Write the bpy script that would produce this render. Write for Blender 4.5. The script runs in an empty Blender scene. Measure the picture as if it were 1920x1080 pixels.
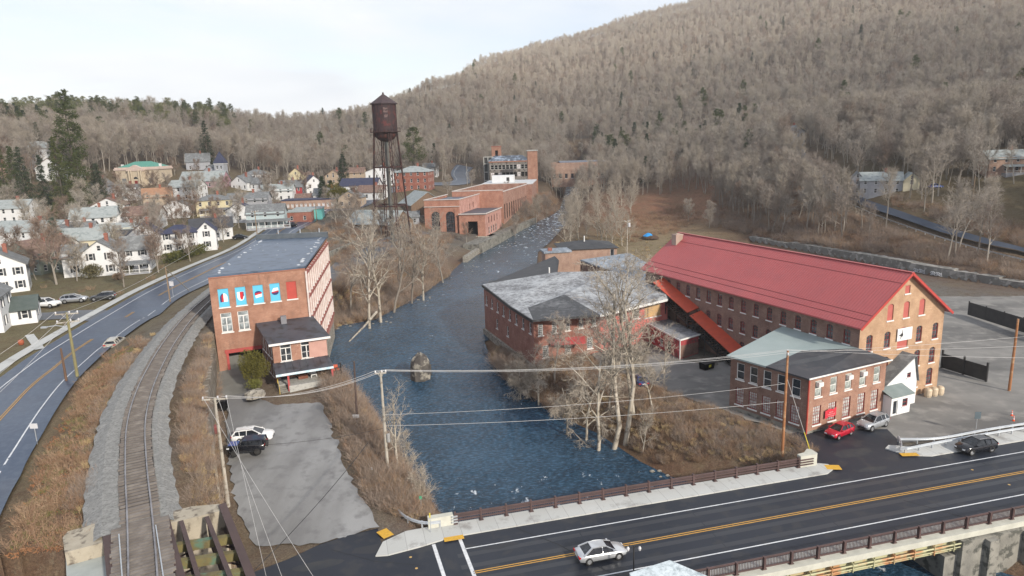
import bpy, bmesh, math, random
import numpy as np
from mathutils import Vector, Matrix
from mathutils.geometry import delaunay_2d_cdt
S = bpy.context.scene
COL = S.collection
R = math.radians
# ------------------------------------------------------------------ camera
PITCH = R(12.0); ROLL = R(-1.83); F = 1280.0; H = 37.0
cd = bpy.data.cameras.new('camera'); cam = bpy.data.objects.new('camera', cd); COL.objects.link(cam)
cd.sensor_width = 36; cd.lens = 36*F/1920; cd.clip_start = 1; cd.clip_end = 20000
cam.matrix_world = Matrix.Translation((0, 0, H)) @ Matrix.Rotation(math.pi/2-PITCH, 4, 'X') @ Matrix.Rotation(ROLL, 4, 'Z')
S.camera = cam
# ------------------------------------------------------------------ light
SUN_EL = R(27); SUN_AZ = R(142)      # azimuth clockwise from +Y: behind the camera, to its right
w = bpy.data.worlds.new('World'); S.world = w; w.use_nodes = True
nt = w.node_tree; N = nt.nodes; L = nt.links; N.clear()
out = N.new('ShaderNodeOutputWorld'); bg = N.new('ShaderNodeBackground'); bg.inputs[1].default_value = 0.08
sky = N.new('ShaderNodeTexSky'); sky.sky_type = 'NISHITA'; sky.sun_disc = False; sky.sun_elevation = SUN_EL; sky.sun_rotation = SUN_AZ
tc = N.new('ShaderNodeTexCoord'); sep = N.new('ShaderNodeSeparateXYZ'); L.new(tc.outputs['Generated'], sep.inputs[0])
zz = N.new('ShaderNodeMath'); zz.operation = 'ADD'; zz.inputs[1].default_value = 0.12; L.new(sep.outputs[2], zz.inputs[0])
zm = N.new('ShaderNodeMath'); zm.operation = 'MAXIMUM'; zm.inputs[1].default_value = 0.05; L.new(zz.outputs[0], zm.inputs[0])
vd = N.new('ShaderNodeVectorMath'); vd.operation = 'DIVIDE'; L.new(tc.outputs['Generated'], vd.inputs[0])
cz = N.new('ShaderNodeCombineXYZ'); [L.new(zm.outputs[0], cz.inputs[i]) for i in range(3)]; L.new(cz.outputs[0], vd.inputs[1])
cn = N.new('ShaderNodeTexNoise'); cn.inputs['Scale'].default_value = 0.55; cn.inputs['Detail'].default_value = 9; cn.inputs['Roughness'].default_value = 0.55
cn.inputs['Distortion'].default_value = 0.4; L.new(vd.outputs[0], cn.inputs['Vector'])
cr = N.new('ShaderNodeValToRGB'); cr.color_ramp.elements[0].position = 0.38; cr.color_ramp.elements[0].color = (0.3, 0.3, 0.3, 1)
cr.color_ramp.elements[1].position = 0.56; cr.color_ramp.elements[1].color = (0.96, 0.96, 0.96, 1); L.new(cn.outputs[0], cr.inputs[0])
cn2 = N.new('ShaderNodeTexNoise'); cn2.inputs['Scale'].default_value = 1.0; cn2.inputs['Detail'].default_value = 6; L.new(vd.outputs[0], cn2.inputs['Vector'])
cc = N.new('ShaderNodeMix'); cc.data_type = 'RGBA'; cc.inputs[6].default_value = (5.0, 5.4, 6.0, 1); cc.inputs[7].default_value = (7.9, 7.9, 7.9, 1)
L.new(cn2.outputs[0], cc.inputs[0])
bl = N.new('ShaderNodeMix'); bl.data_type = 'RGBA'; bl.blend_type = 'MULTIPLY'; bl.inputs[0].default_value = 1; bl.inputs[7].default_value = (1.25, 1.12, 1.15, 1); L.new(sky.outputs[0], bl.inputs[6])
mx = N.new('ShaderNodeMix'); mx.data_type = 'RGBA'; L.new(cr.outputs[0], mx.inputs[0]); L.new(bl.outputs[2], mx.inputs[6]); L.new(cc.outputs[2], mx.inputs[7])
L.new(mx.outputs[2], bg.inputs[0]); L.new(bg.outputs[0], out.inputs[0])
sd = bpy.data.lights.new('sun', 'SUN'); sd.energy = 5.0; sd.angle = R(2.5); sd.color = (1.0, 0.91, 0.78)
sun = bpy.data.objects.new('sun', sd); COL.objects.link(sun)
sv = Vector((math.sin(SUN_AZ)*math.cos(SUN_EL), math.cos(SUN_AZ)*math.cos(SUN_EL), math.sin(SUN_EL)))
sun.rotation_euler = sv.to_track_quat('Z', 'Y').to_euler(); sun.location = (0, 0, 300)
S.view_settings.view_transform = 'Standard'; S.view_settings.look = 'None'; S.view_settings.exposure = 0.97; S.view_settings.gamma = 1
S.render.engine = 'CYCLES'; S.cycles.max_bounces = 4; S.cycles.diffuse_bounces = 2; S.cycles.glossy_bounces = 2; S.cycles.transparent_max_bounces = 6
S.cycles.use_denoising = True
# ------------------------------------------------------------------ geometry of the place
def ray(px, py):
    v = cam.matrix_world.to_3x3() @ Vector(((px-960)/F, (540-py)/F, -1.0)); return v
def P(px, py, z=0.0):
    d = ray(px, py); t = (z-H)/d.z; return Vector((d.x*t, d.y*t, z))
def RG(px, py, rng):
    d = ray(px, py); t = rng/d.y; return Vector((d.x*t, rng, H+d.z*t))
def topz(px, py, b):
    d = ray(px, py); t = math.hypot(b[0], b[1])/math.hypot(d.x, d.y); return H+d.z*t
def v2(p): return Vector((p[0], p[1]))
rnd = random.Random(7)
# ------------------------------------------------------------------ mesh builder
class MB:
    def __init__(s): s.v = []; s.f = []
    def poly(s, pts):
        n = len(s.v); s.v += [tuple(p) for p in pts]; s.f.append(tuple(range(n, n+len(pts))))
    def hull8(s, c):   # c: 8 points, bottom 4 ccw then top 4
        n = len(s.v); s.v += [tuple(p) for p in c]
        s.f += [(n+3, n+2, n+1, n), (n+4, n+5, n+6, n+7)] + [(n+i, n+(i+1) % 4, n+4+(i+1) % 4, n+4+i) for i in range(4)]
    def box(s, x0, y0, z0, x1, y1, z1):
        s.hull8([(x0, y0, z0), (x1, y0, z0), (x1, y1, z0), (x0, y1, z0), (x0, y0, z1), (x1, y0, z1), (x1, y1, z1), (x0, y1, z1)])
    def obox(s, c, u, hl, hw, z0, z1):  # centre (x,y), unit direction u, half length, half width
        u = v2(u); n = Vector((-u.y, u.x)); c = v2(c)
        q = [c-u*hl-n*hw, c+u*hl-n*hw, c+u*hl+n*hw, c-u*hl+n*hw]
        s.hull8([(p.x, p.y, z0) for p in q]+[(p.x, p.y, z1) for p in q])
    def bar(s, a, b, w, h):  # rectangular bar between 3d points
        a = Vector(a); b = Vector(b); d = (b-a).normalized(); up = Vector((0, 0, 1)) if abs(d.z) < .9 else Vector((0, 1, 0))
        x = d.cross(up).normalized()*w/2; y = x.cross(d).normalized()*h/2
        s.hull8([a-x-y, a+x-y, b+x-y, b-x-y, a-x+y, a+x+y, b+x+y, b-x+y])
    def tube(s, pts, rs, n=6, cap=True):
        pts = [Vector(p) for p in pts]; base = len(s.v); k = len(pts)
        if not hasattr(rs, '__len__'): rs = [rs]*k
        px = None
        for i, p in enumerate(pts):
            d = (pts[min(i+1, k-1)]-pts[max(i-1, 0)]).normalized()
            if px is None: px = d.orthogonal().normalized()
            else: px = (px-d*px.dot(d)).normalized()
            py = d.cross(px)
            for j in range(n):
                a = 2*math.pi*j/n; s.v.append(tuple(p+(px*math.cos(a)+py*math.sin(a))*rs[i]))
        for i in range(k-1):
            for j in range(n):
                a = base+i*n+j; b = base+i*n+(j+1) % n; s.f.append((a, b, b+n, a+n))
        if cap:
            s.f.append(tuple(range(base+n-1, base-1, -1))); s.f.append(tuple(range(base+(k-1)*n, base+k*n)))
    def cyl(s, x, y, z0, z1, r0, r1=None, n=12):
        s.tube([(x, y, z0), (x, y, z1)], [r0, r0 if r1 is None else r1], n)
    def lathe(s, prof, n=24, c=(0, 0)):
        base = len(s.v)
        for r, z in prof:
            for j in range(n):
                a = 2*math.pi*j/n; s.v.append((c[0]+r*math.cos(a), c[1]+r*math.sin(a), z))
        for i in range(len(prof)-1):
            for j in range(n):
                a = base+i*n+j; b = base+i*n+(j+1) % n; s.f.append((a, b, b+n, a+n))
    def prism(s, poly, z0, z1):
        n = len(poly); b = len(s.v); s.v += [(p[0], p[1], z0) for p in poly]+[(p[0], p[1], z1) for p in poly]
        s.f.append(tuple(range(b+n-1, b-1, -1))); s.f.append(tuple(range(b+n, b+2*n)))
        for i in range(n): s.f.append((b+i, b+(i+1) % n, b+n+(i+1) % n, b+n+i))
    def slab(s, c, t):   # c: top points (3d), t thickness downward
        n = len(c); b = len(s.v); s.v += [(p[0], p[1], p[2]-t) for p in c]+[tuple(p) for p in c]
        s.f.append(tuple(range(b+n-1, b-1, -1))); s.f.append(tuple(range(b+n, b+2*n)))
        for i in range(n): s.f.append((b+i, b+(i+1) % n, b+n+(i+1) % n, b+n+i))
    def mesh(s, name, m, smooth=False):
        me = bpy.data.meshes.new(name); me.from_pydata(s.v, [], s.f); me.update()
        if m: me.materials.append(m)
        if smooth: me.shade_smooth()
        return me
    def build(s, name, m, parent=None, loc=None, smooth=False, **k):
        return link(name, s.mesh(name, m, smooth), parent, loc, **k)
def link(name, me, parent=None, loc=None, rz=0, **k):
    o = bpy.data.objects.new(name, me); COL.objects.link(o)
    if parent: o.parent = parent
    if loc is not None: o.location = loc
    if rz: o.rotation_euler = (0, 0, rz)
    for a, b in k.items(): o[a] = b
    return o
def thing(name, label, cat, loc=(0, 0, 0), rz=0, group=None):
    o = bpy.data.objects.new(name, None); COL.objects.link(o); o.location = loc; o.rotation_euler = (0, 0, rz)
    o.empty_display_size = .5; o['label'] = label; o['category'] = cat
    if group: o['group'] = group
    return o
def tag(o, label, cat, group=None):
    o['label'] = label; o['category'] = cat
    if group: o['group'] = group
    return o
def dup(root, loc, rz, label=None, group=None, scale=None):
    r = root.copy(); COL.objects.link(r); r.location = loc; r.rotation_euler = (0, 0, rz)
    if label: r['label'] = label
    if group: r['group'] = group
    if scale: r.scale = scale
    for ch in list(root.children):
        c = ch.copy(); COL.objects.link(c); c.parent = r
        for g in ch.children:
            d = g.copy(); COL.objects.link(d); d.parent = c
    return r
# ------------------------------------------------------------------ materials
def newmat(name):
    m = bpy.data.materials.new(name); m.use_nodes = True; nt = m.node_tree
    b = nt.nodes['Principled BSDF']; return m, nt, b
def noise(nt, scale, detail=4, rough=.55, coord='Object', vec=None, stretch=None):
    n = nt.nodes.new('ShaderNodeTexNoise'); n.inputs['Scale'].default_value = scale; n.inputs['Detail'].default_value = detail; n.inputs['Roughness'].default_value = rough
    if vec is None:
        t = nt.nodes.new('ShaderNodeTexCoord'); vec = t.outputs[coord]
    if stretch:
        mp = nt.nodes.new('ShaderNodeMapping'); mp.inputs['Scale'].default_value = stretch; nt.links.new(vec, mp.inputs[0]); vec = mp.outputs[0]
    nt.links.new(vec, n.inputs['Vector']); return n.outputs[0]
def ramp(nt, fac, a, b, ca=(0, 0, 0, 1), cb=(1, 1, 1, 1)):
    r = nt.nodes.new('ShaderNodeValToRGB'); r.color_ramp.elements[0].position = a; r.color_ramp.elements[1].position = b
    r.color_ramp.elements[0].color = ca; r.color_ramp.elements[1].color = cb; nt.links.new(fac, r.inputs[0]); return r.outputs[0]
def c4(c): return (c[0], c[1], c[2], 1)
def mix(nt, fac, a, b, mode='MIX'):
    n = nt.nodes.new('ShaderNodeMix'); n.data_type = 'RGBA'; n.blend_type = mode
    for s_, val in ((0, fac), (6, a), (7, b)):
        if isinstance(val, (int, float)): n.inputs[s_].default_value = val
        elif isinstance(val, tuple): n.inputs[s_].default_value = c4(val)
        else: nt.links.new(val, n.inputs[s_])
    return n.outputs[2]
def bump(nt, b, h, strength=.3, dist=.05):
    n = nt.nodes.new('ShaderNodeBump'); n.inputs['Strength'].default_value = strength; n.inputs['Distance'].default_value = dist
    nt.links.new(h, n.inputs['Height']); nt.links.new(n.outputs[0], b.inputs['Normal'])
_mc = {}
def M(name, c1, c2=None, rough=.8, scale=1.0, metal=0, bmp=0, lo=.35, hi=.65, detail=5, stretch=None, c3=None, s3=8, spec=.5, l3=(.52, .62)):
    if name in _mc: return _mc[name]
    m, nt, b = newmat(name); b.inputs['Roughness'].default_value = rough; b.inputs['Metallic'].default_value = metal
    b.inputs['Specular IOR Level'].default_value = spec
    if c2 is None: c2 = tuple(x*.85 for x in c1)
    f = noise(nt, scale, detail, stretch=stretch); c = mix(nt, ramp(nt, f, lo, hi), tuple(c1), tuple(c2))
    if c3 is not None: c = mix(nt, ramp(nt, noise(nt, s3, 6), l3[0], l3[1]), c, tuple(c3))
    nt.links.new(c, b.inputs['Base Color'])
    if bmp: bump(nt, b, noise(nt, scale*12, 3), bmp)
    _mc[name] = m; return m
def brick(name, c1, c2, mortar, stain=(.1, .08, .07), st=.6):
    if name in _mc: return _mc[name]
    m, nt, b = newmat(name); b.inputs['Roughness'].default_value = .9
    t = nt.nodes.new('ShaderNodeTexCoord'); s = nt.nodes.new('ShaderNodeSeparateXYZ'); nt.links.new(t.outputs['Object'], s.inputs[0])
    a = nt.nodes.new('ShaderNodeMath'); a.operation = 'ADD'; nt.links.new(s.outputs[0], a.inputs[0]); nt.links.new(s.outputs[1], a.inputs[1])
    cb = nt.nodes.new('ShaderNodeCombineXYZ'); nt.links.new(a.outputs[0], cb.inputs[0]); nt.links.new(s.outputs[2], cb.inputs[1])
    bt = nt.nodes.new('ShaderNodeTexBrick'); bt.inputs['Scale'].default_value = 1.0; bt.inputs['Brick Width'].default_value = .42; bt.inputs['Row Height'].default_value = .14
    bt.inputs['Mortar Size'].default_value = .012; nt.links.new(cb.outputs[0], bt.inputs['Vector'])
    bt.inputs['Color1'].default_value = c4(c1); bt.inputs['Color2'].default_value = c4(c2); bt.inputs['Mortar'].default_value = c4(mortar)
    c = mix(nt, ramp(nt, noise(nt, .5, 8, .65), .35, .7), bt.outputs[0], tuple(x*.72 for x in c2))
    c = mix(nt, ramp(nt, noise(nt, 1.2, 7, .7, stretch=(1, 1, .25)), .56, .74, (0, 0, 0, 1), (st, st, st, 1)), c, stain)
    c = mix(nt, ramp(nt, noise(nt, 3, 5, .6), .62, .72, (0, 0, 0, 1), (.45,)*3+(1,)), c, tuple(min(1, x*1.5) for x in mortar))
    nt.links.new(c, b.inputs['Base Color']); bump(nt, b, bt.outputs[1], -.25, .02); _mc[name] = m; return m
BR_ORANGE = brick('orange_brick', (.38, .19, .125), (.31, .15, .10), (.42, .31, .24))
BR_TAN = brick('tan_brick', (.48, .31, .195), (.41, .255, .155), (.5, .38, .27), (.28, .12, .07), .6)
BR_BROWN = brick('brown_brick', (.26, .15, .115), (.20, .11, .085), (.33, .27, .23), (.09, .07, .065), .5)
BR_RED = brick('red_brick', (.34, .12, .08), (.27, .09, .065), (.36, .25, .2))
BR_PINK = brick('pink_brick', (.46, .22, .18), (.4, .17, .13), (.5, .36, .3), (.3, .12, .08))
WHITE = M('white_paint', (.72, .73, .74), (.66, .67, .68), .55, .8)
CREAM = M('cream_clapboard', (.68, .62, .45), (.6, .55, .4), .6)
TRIM = M('white_trim', (.75, .75, .74), (.65, .65, .64), .5)
REDTRIM = M('dark_red_trim', (.25, .03, .03), (.18, .025, .025), .5)
DARK = M('dark_metal', (.02, .02, .022), (.035, .035, .035), .5)
def glassmat(name, c, rough=.08):
    m, nt, b = newmat(name); b.inputs['Roughness'].default_value = rough; b.inputs['Specular IOR Level'].default_value = .6
    f = noise(nt, 1.1, 2); nt.links.new(mix(nt, ramp(nt, f, .42, .6), c, tuple(x*2.2+.01 for x in c)), b.inputs['Base Color']); return m
GLASS = glassmat('window_glass', (.02, .024, .03)); GLASSL = glassmat('pale_glass', (.16, .18, .19), .15)
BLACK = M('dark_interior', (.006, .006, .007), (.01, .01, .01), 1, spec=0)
STONE = M('rubble_stone', (.34, .32, .28), (.22, .2, .17), .95, .8, bmp=.6, c3=(.1, .09, .08), s3=3)
CONC = M('concrete', (.42, .42, .4), (.33, .33, .31), .9, .5, c3=(.28, .28, .27), s3=3)
OLDCONC = M('weathered_concrete', (.26, .25, .22), (.15, .145, .13), .95, .5, bmp=.4, c3=(.08, .08, .07), s3=1.2)
ASPH = M('asphalt', (.012, .016, .026), (.019, .023, .034), .5, .12, c3=(.028, .03, .036), s3=.5, spec=.35)
WET = M('wet_asphalt', (.012, .028, .066), (.022, .045, .09), .36, .25, detail=9, c3=(.05, .075, .115), s3=1.6, l3=(.45, .75), spec=.5, stretch=(.4, 1.2, 1))  # wet road: blue of the reflected sky is put into the base colour
GRAV = M('grey_gravel', (.21, .205, .195), (.155, .155, .15), .85, .12, bmp=.3, c3=(.12, .12, .12), s3=.5)
LINEW = M('white_line', (.66, .68, .7), (.5, .52, .55), .6, 3)
LINEY = M('yellow_line', (.55, .3, .05), (.45, .25, .05), .6, 3)
RUST = M('rusty_steel', (.055, .026, .024), (.03, .017, .017), .8, .35, c3=(.09, .03, .024), s3=.9, stretch=(1, 1, .4))
BROWNST = M('brown_painted_steel', (.085, .05, .048), (.065, .04, .038), .5)
GALV = M('galvanised_steel', (.5, .53, .56), (.42, .45, .48), .4, metal=.5)
def snowroof(name, base, cover, lo, hi, sc=.9):
    m, nt, b = newmat(name); b.inputs['Roughness'].default_value = .6
    f = noise(nt, sc, 8, .75); g = noise(nt, sc*.15, 3)
    a = nt.nodes.new('ShaderNodeMath'); a.operation = 'ADD'; nt.links.new(f, a.inputs[0])
    k = nt.nodes.new('ShaderNodeMath'); k.operation = 'MULTIPLY'; k.inputs[1].default_value = .5; nt.links.new(g, k.inputs[0]); nt.links.new(k.outputs[0], a.inputs[1])
    c = mix(nt, ramp(nt, a.outputs[0], lo, hi), base, cover); nt.links.new(c, b.inputs['Base Color']); return m
# ------------------------------------------------------------------ terrain
def wz(y): return float(np.interp(y, [60, 75, 95, 120, 140, 165, 250, 400, 700], [-4.6, -4.5, -3.5, -1.6, -.6, 0, 1.5, 4, 9]))
def PW(px, py):
    z = 0
    for _ in range(30): z = .5*z+.5*wz(P(px, py, z).y)
    return P(px, py, z)
RIV_L = [(835, 975), (805, 935), (765, 880), (725, 820), (690, 765), (650, 728), (624, 690), (608, 655), (606, 628), (640, 610), (700, 600), (760, 570), (800, 545), (835, 520), (868, 490), (905, 474), (945, 450), (975, 432), (1010, 415), (1040, 400), (1050, 392)]
RIV_R = [(1256, 893), (1200, 865), (1120, 812), (1085, 797), (1000, 745), (945, 705), (914, 655), (908, 640)]
riverL = [v2(PW(*p)) for p in RIV_L]; riverR = [v2(PW(*p)) for p in RIV_R]
riverR += [Vector((3.5, 140)), Vector((7, 190)), Vector((9, 225)), v2(PW(1030, 455)), v2(PW(1062, 420)), v2(PW(1072, 398))]
far = [Vector((40, 480)), Vector((60, 620)), Vector((72, 620)), Vector((52, 480))]
RIVER = [Vector((14, 8)), Vector((2, 40)), Vector((-6, 63))]+riverL+far+riverR[::-1]+[Vector((24, 75)), Vector((30, 71)), Vector((47, 57)), Vector((62, 20)), Vector((66, 8))]
RIVER = [(p.x, p.y) for p in RIVER]
def inpoly(X, Y, poly):
    r = np.zeros(X.shape, bool); n = len(poly)
    for i in range(n):
        x0, y0 = poly[i]; x1, y1 = poly[(i+1) % n]
        if y0 == y1: continue
        c = ((y0 > Y) != (y1 > Y)) & (X < (x1-x0)*(Y-y0)/(y1-y0)+x0); r ^= c
    return r
def dline(X, Y, pts, closed=False):
    d = np.full(X.shape, 1e9); n = len(pts)
    for i in range(n if closed else n-1):
        x0, y0 = pts[i]; x1, y1 = pts[(i+1) % n]; dx, dy = x1-x0, y1-y0
        t = np.clip(((X-x0)*dx+(Y-y0)*dy)/(dx*dx+dy*dy+1e-9), 0, 1); d = np.minimum(d, np.hypot(X-x0-t*dx, Y-y0-t*dy))
    return d
ST = (.14, .135, .13)
# control points: world position from a picture point and a height, or from a picture point and a distance; with the ground's own colour
LEAF = (.14, .075, .05); BRN = (.16, .115, .08); TAN = (.30, .235, .14); RUSS = (.30, .15, .09); GRASS = (.165, .14, .08); LAWN = (.17, .155, .085); GR = (.17, .165, .155); WOOD = (.13, .10, .08)
CP = []
def cz_(pts, z, c): CP.extend([(*P(a, b, z), c) for a, b in pts])
def cr_(pts, c): CP.extend([(*RG(a, b, r), c) for a, b, r in pts])
cz_([(268, 1040), (250, 840), (300, 680), (330, 620)], 12.2, GR)
cz_([(375, 578), (395, 555)], 11.6, GR)
cz_([(100, 1000), (170, 850), (200, 700)], 11.2, LEAF)
cz_([(30, 900), (20, 760), (120, 690), (200, 640), (300, 590)], 9.6, GRASS)
cz_([(430, 500), (380, 530)], 9.6, GRASS)
cz_([(385, 900), (370, 780), (372, 680)], 9.9, BRN)
cz_([(-200, 900), (-200, 700), (30, 680), (-100, 600)], 9.5, LAWN)
cz_([(60, 600), (200, 540), (150, 500)], 9.5, LAWN); cz_([(310, 500), (60, 470), (400, 460), (0, 480), (-200, 480)], 9.6, LAWN)
cr_([(180, 420, 240), (80, 420, 235), (-150, 430, 235)], GRASS)
cr_([(258, 352, 320), (180, 370, 290), (350, 372, 280), (60, 390, 270), (430, 350, 320)], GRASS)
cr_([(560, 368, 330), (600, 392, 280), (480, 420, 235), (540, 432, 220), (660, 356, 330), (790, 352, 300)], GRASS)
cr_([(700, 470, 200), (640, 480, 190), (600, 420, 240)], GR)
cr_([(690, 590, 158), (640, 600, 150), (760, 545, 180), (640, 540, 160)], BRN)
cr_([(820, 440, 246), (880, 442, 247), (700, 440, 218), (800, 400, 270)], GR)
cr_([(870, 332, 400), (900, 345, 370), (960, 350, 375), (1040, 360, 340), (840, 360, 310)], BRN)
# right bank and yard
CP += [(x, y, 0, GR) for x, y in [(45, 82), (60, 84), (75, 92), (90, 98), (75, 120), (95, 120), (40, 76), (28, 92), (26, 100), (30, 110), (20, 112), (90, 75), (70, 76)]]
CP += [(60, 70, 0, GR), (-5, 57, 0, GR), (-20, 45, 0, GR), (10, 30, 0, GR), (60, 40, 0, GR), (120, 70, .5, GR), (22, 86, -.5, BRN), (14, 99, -.6, BRN), (8, 112, .5, BRN), (36, 145, 1, TAN), (50, 140, .5, GR), (20, 150, .5, GR)]
cz_([(1240, 480), (1300, 440), (1100, 470), (1180, 440)], 1.2, TAN); cz_([(1200, 405), (1150, 412)], 4, RUSS); cz_([(1270, 400)], 4, RUSS); cz_([(1170, 425)], 2.6, RUSS); cz_([(1080, 430)], 2.5, BRN)
cr_([(1300, 372, 325), (1240, 372, 335), (1340, 395, 290)], RUSS)
CP += [(80, 170, 1, GR), (100, 160, 1, GR), (110, 140, 1, GR)]
cz_([(1405, 460)], 1.5, BRN); cz_([(1560, 490), (1700, 520), (1915, 550)], 1.0, GR)
WALLTOP = [(1405, 444, 240), (1480, 455, 222), (1600, 473, 197), (1750, 499, 172), (1920, 530, 154)]
cr_([(a, b, r+2.5) for a, b, r in WALLTOP], LEAF)
cr_([(1900, 480, 170), (2100, 520, 160), (1760, 440, 196), (1620, 390, 232), (1540, 345, 262), (1505, 300, 292)], BRN)
cr_([(1690, 352, 236), (1600, 352, 250), (1860, 345, 222), (1950, 340, 215)], GRASS)
cr_([(1490, 272, 330), (1640, 268, 300), (1780, 270, 270), (1940, 260, 260)], WOOD)
# hills: (column, [(row of the ground, distance), ...]) 
def tt(col, lst, c=WOOD): cr_([(col, a, r) for a, r in lst], c)
def up(col, row, rng, th): d = RG(col, row, rng); return (d.x, d.y, d.z-th, WOOD)
for col, lst in {
    -300: [(300, 330, 0), (200, 560, 16), (195, 700, 16), (330, 1100, 0)], -100: [(305, 330, 0), (200, 560, 17), (192, 700, 16), (330, 1100, 0)],
    100: [(300, 335, 0), (205, 560, 17), (186, 680, 16), (320, 1100, 0)], 250: [(302, 350, 0), (210, 560, 17), (190, 700, 16), (320, 1100, 0)],
    400: [(312, 370, 0), (225, 560, 17), (198, 700, 16), (320, 1100, 0)], 520: [(325, 390, 0), (240, 580, 17), (212, 720, 16), (320, 1100, 0)],
    640: [(325, 420, 0), (250, 600, 17), (206, 780, 16), (310, 1200, 0)], 720: [(322, 440, 0), (230, 640, 17), (184, 900, 16), (300, 1300, 0)],
    800: [(320, 450, 0), (225, 650, 16), (152, 1000, 16), (300, 1500, 0)], 900: [(318, 480, 0), (200, 720, 16), (112, 1150, 15), (200, 1700, 0)],
    1000: [(325, 450, 0), (250, 600, 16), (160, 880, 16), (80, 1250, 15), (150, 1800, 0)],
    1100: [(335, 420, 0), (250, 570, 16), (140, 900, 16), (54, 1300, 15), (100, 1900, 0)],
    1200: [(345, 390, 0), (240, 560, 16), (115, 900, 16), (30, 1320, 15), (80, 2000, 0)],
    1300: [(230, 520, 16), (100, 880, 16), (0, 1330, 15), (30, 2000, 0)],
    1450: [(215, 430, 14), (110, 700, 16), (-10, 1150, 15), (-40, 1450, 15)],
    1600: [(200, 400, 14), (100, 620, 16), (20, 850, 16), (-80, 1400, 15)],
    1750: [(190, 370, 14), (95, 540, 16), (0, 800, 16), (-110, 1350, 15)],
    1920: [(170, 350, 14), (80, 480, 15), (-20, 760, 16), (-140, 1300, 15)],
    2150: [(380, 220, 0), (170, 330, 14), (60, 470, 15), (-30, 740, 16), (-160, 1250, 15)]}.items():
    for row, r, th in lst: CP.append(up(col, row, r, th))
CP += [(-2600, 2200, 60, WOOD), (0, 2800, 60, WOOD), (2600, 2200, 500, WOOD), (-700, 60, 20, WOOD), (-300, 60, 10, GRASS), (300, 60, 15, WOOD), (700, 60, 180, WOOD)]
cpx = np.array([(a, b) for a, b, z, c in CP]); cpz = np.array([[z, *c] for a, b, z, c in CP])
def sc_(xy):   # compress distance so far points weigh by angle
    r = np.hypot(xy[..., 0], xy[..., 1])+1e-6; s = np.log1p(r/60.0)*60/r; return xy*s[..., None]
cs = sc_(cpx); D = np.hypot(cs[:, None, 0]-cs[None, :, 0], cs[:, None, 1]-cs[None, :, 1])+np.eye(len(cs))*.0
Wt = np.linalg.solve(D+np.eye(len(cs))*.02, cpz-cpz.mean(0)); CM = cpz.mean(0)
def field(X, Y):
    q = sc_(np.stack([X, Y], -1)); o = np.empty(X.shape+(4,))
    fl = q.reshape(-1, 2); res = np.empty((len(fl), 4))
    for i in range(0, len(fl), 20000):
        b = fl[i:i+20000]; res[i:i+20000] = np.hypot(b[:, None, 0]-cs[None, :, 0], b[:, None, 1]-cs[None, :, 1]) @ Wt + CM
    return res.reshape(X.shape+(4,))
# zones
WL = [v2(P(445, 1079, 11)), v2(P(420, 945, 10.6)), v2(P(392, 840, 9.6)), v2(P(381, 760, 9.0)), v2(P(386, 717, 8.7)), v2(P(397, 658, 8.4))]   # retaining wall top line
WALLLINE = [(p.x, p.y) for p in WL]
lbA = v2(P(412, 697, 5)); LBQ = [(-43.9, 97.2), (-31.5, 102.8), (-36.7, 135.6), (-50.0, 134.8)]
LOTZ = [WALLLINE[0]]+WALLLINE+[(-44.2, 97), (-49, 136), (-36.5, 137), (-28, 106), (-24.5, 92)]+[tuple(p) for p in riverL[6::-1]]+[(-6, 60), (-14, 56), (-20, 50)]
STZ = [(-200, -10), (-200, 20), (-60, 24), (-33, 41.2), (-18, 41.2), (-19.5, 50.5), (-20.5, 57), (-14, 61), (-6, 62), (34, 71), (60, 80), (160, 100), (160, -10)]
YARD = [(24, 84), (33, 77), (60, 78), (130, 90), (130, 150), (60, 150), (30, 108), (22, 98)]
YARDZ = [(v2(RG(a, b, r))+Vector((.7, .9)))[:] for a, b, r in WALLTOP]+[(150, 150), (150, 90), (70, 82), (64, 96), (66, 150), (75, 215)]
def lotz(X, Y): return np.clip((Y-60)/37*5, 0, 5)
def height(X, Y, col=False):
    X = np.asarray(X, float); Y = np.asarray(Y, float); f = field(X, Y); h = f[..., 0].copy(); c = f[..., 1:].copy()
    r = np.hypot(X, Y)
    # small relief on the wooded hills
    a = np.clip((r-260)/300, 0, 1); h += a*(4*np.sin(X*.021+Y*.013)*np.cos(Y*.017-X*.007)+2*np.sin(X*.06+1.3)*np.sin(Y*.05))
    m = inpoly(X, Y, LOTZ); h[m] = lotz(X, Y)[m]
    m = inpoly(X, Y, STZ); h[m] = np.where((X > -6) | (Y < 60), 0, h)[m]; h[m] = np.minimum(h[m], .0)
    m = inpoly(X, Y, YARDZ); h[m] = np.minimum(h[m], .2+.0*h[m])
    ri = inpoly(X, Y, RIVER); d = dline(X, Y, RIVER, True)
    W = np.interp(Y, [60, 75, 95, 120, 140, 165, 250, 400, 700], [-4.6, -4.5, -3.5, -1.6, -.6, 0, 1.5, 4, 9])
    bw = np.where(Y < 130, 5.5, 9.0); t = np.clip(d/bw, 0, 1); t = t*t*(3-2*t)
    nh = np.where(ri, W-np.clip(d, 0, 2)*.7-.1, W-.1+(h-W+.1)*t); h = nh
    k = np.clip(1-d/8, 0, 1)[..., None]; c = c*(1-k)+np.array([.17, .10, .065])*k
    return (h, np.clip(c, .02, .6)) if col else h
def hz(x, y): return float(height(np.array([x]), np.array([y]))[0])
SHEETS = []   # (polygon, drop) under draped sheets the ground lies a little lower
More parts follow.
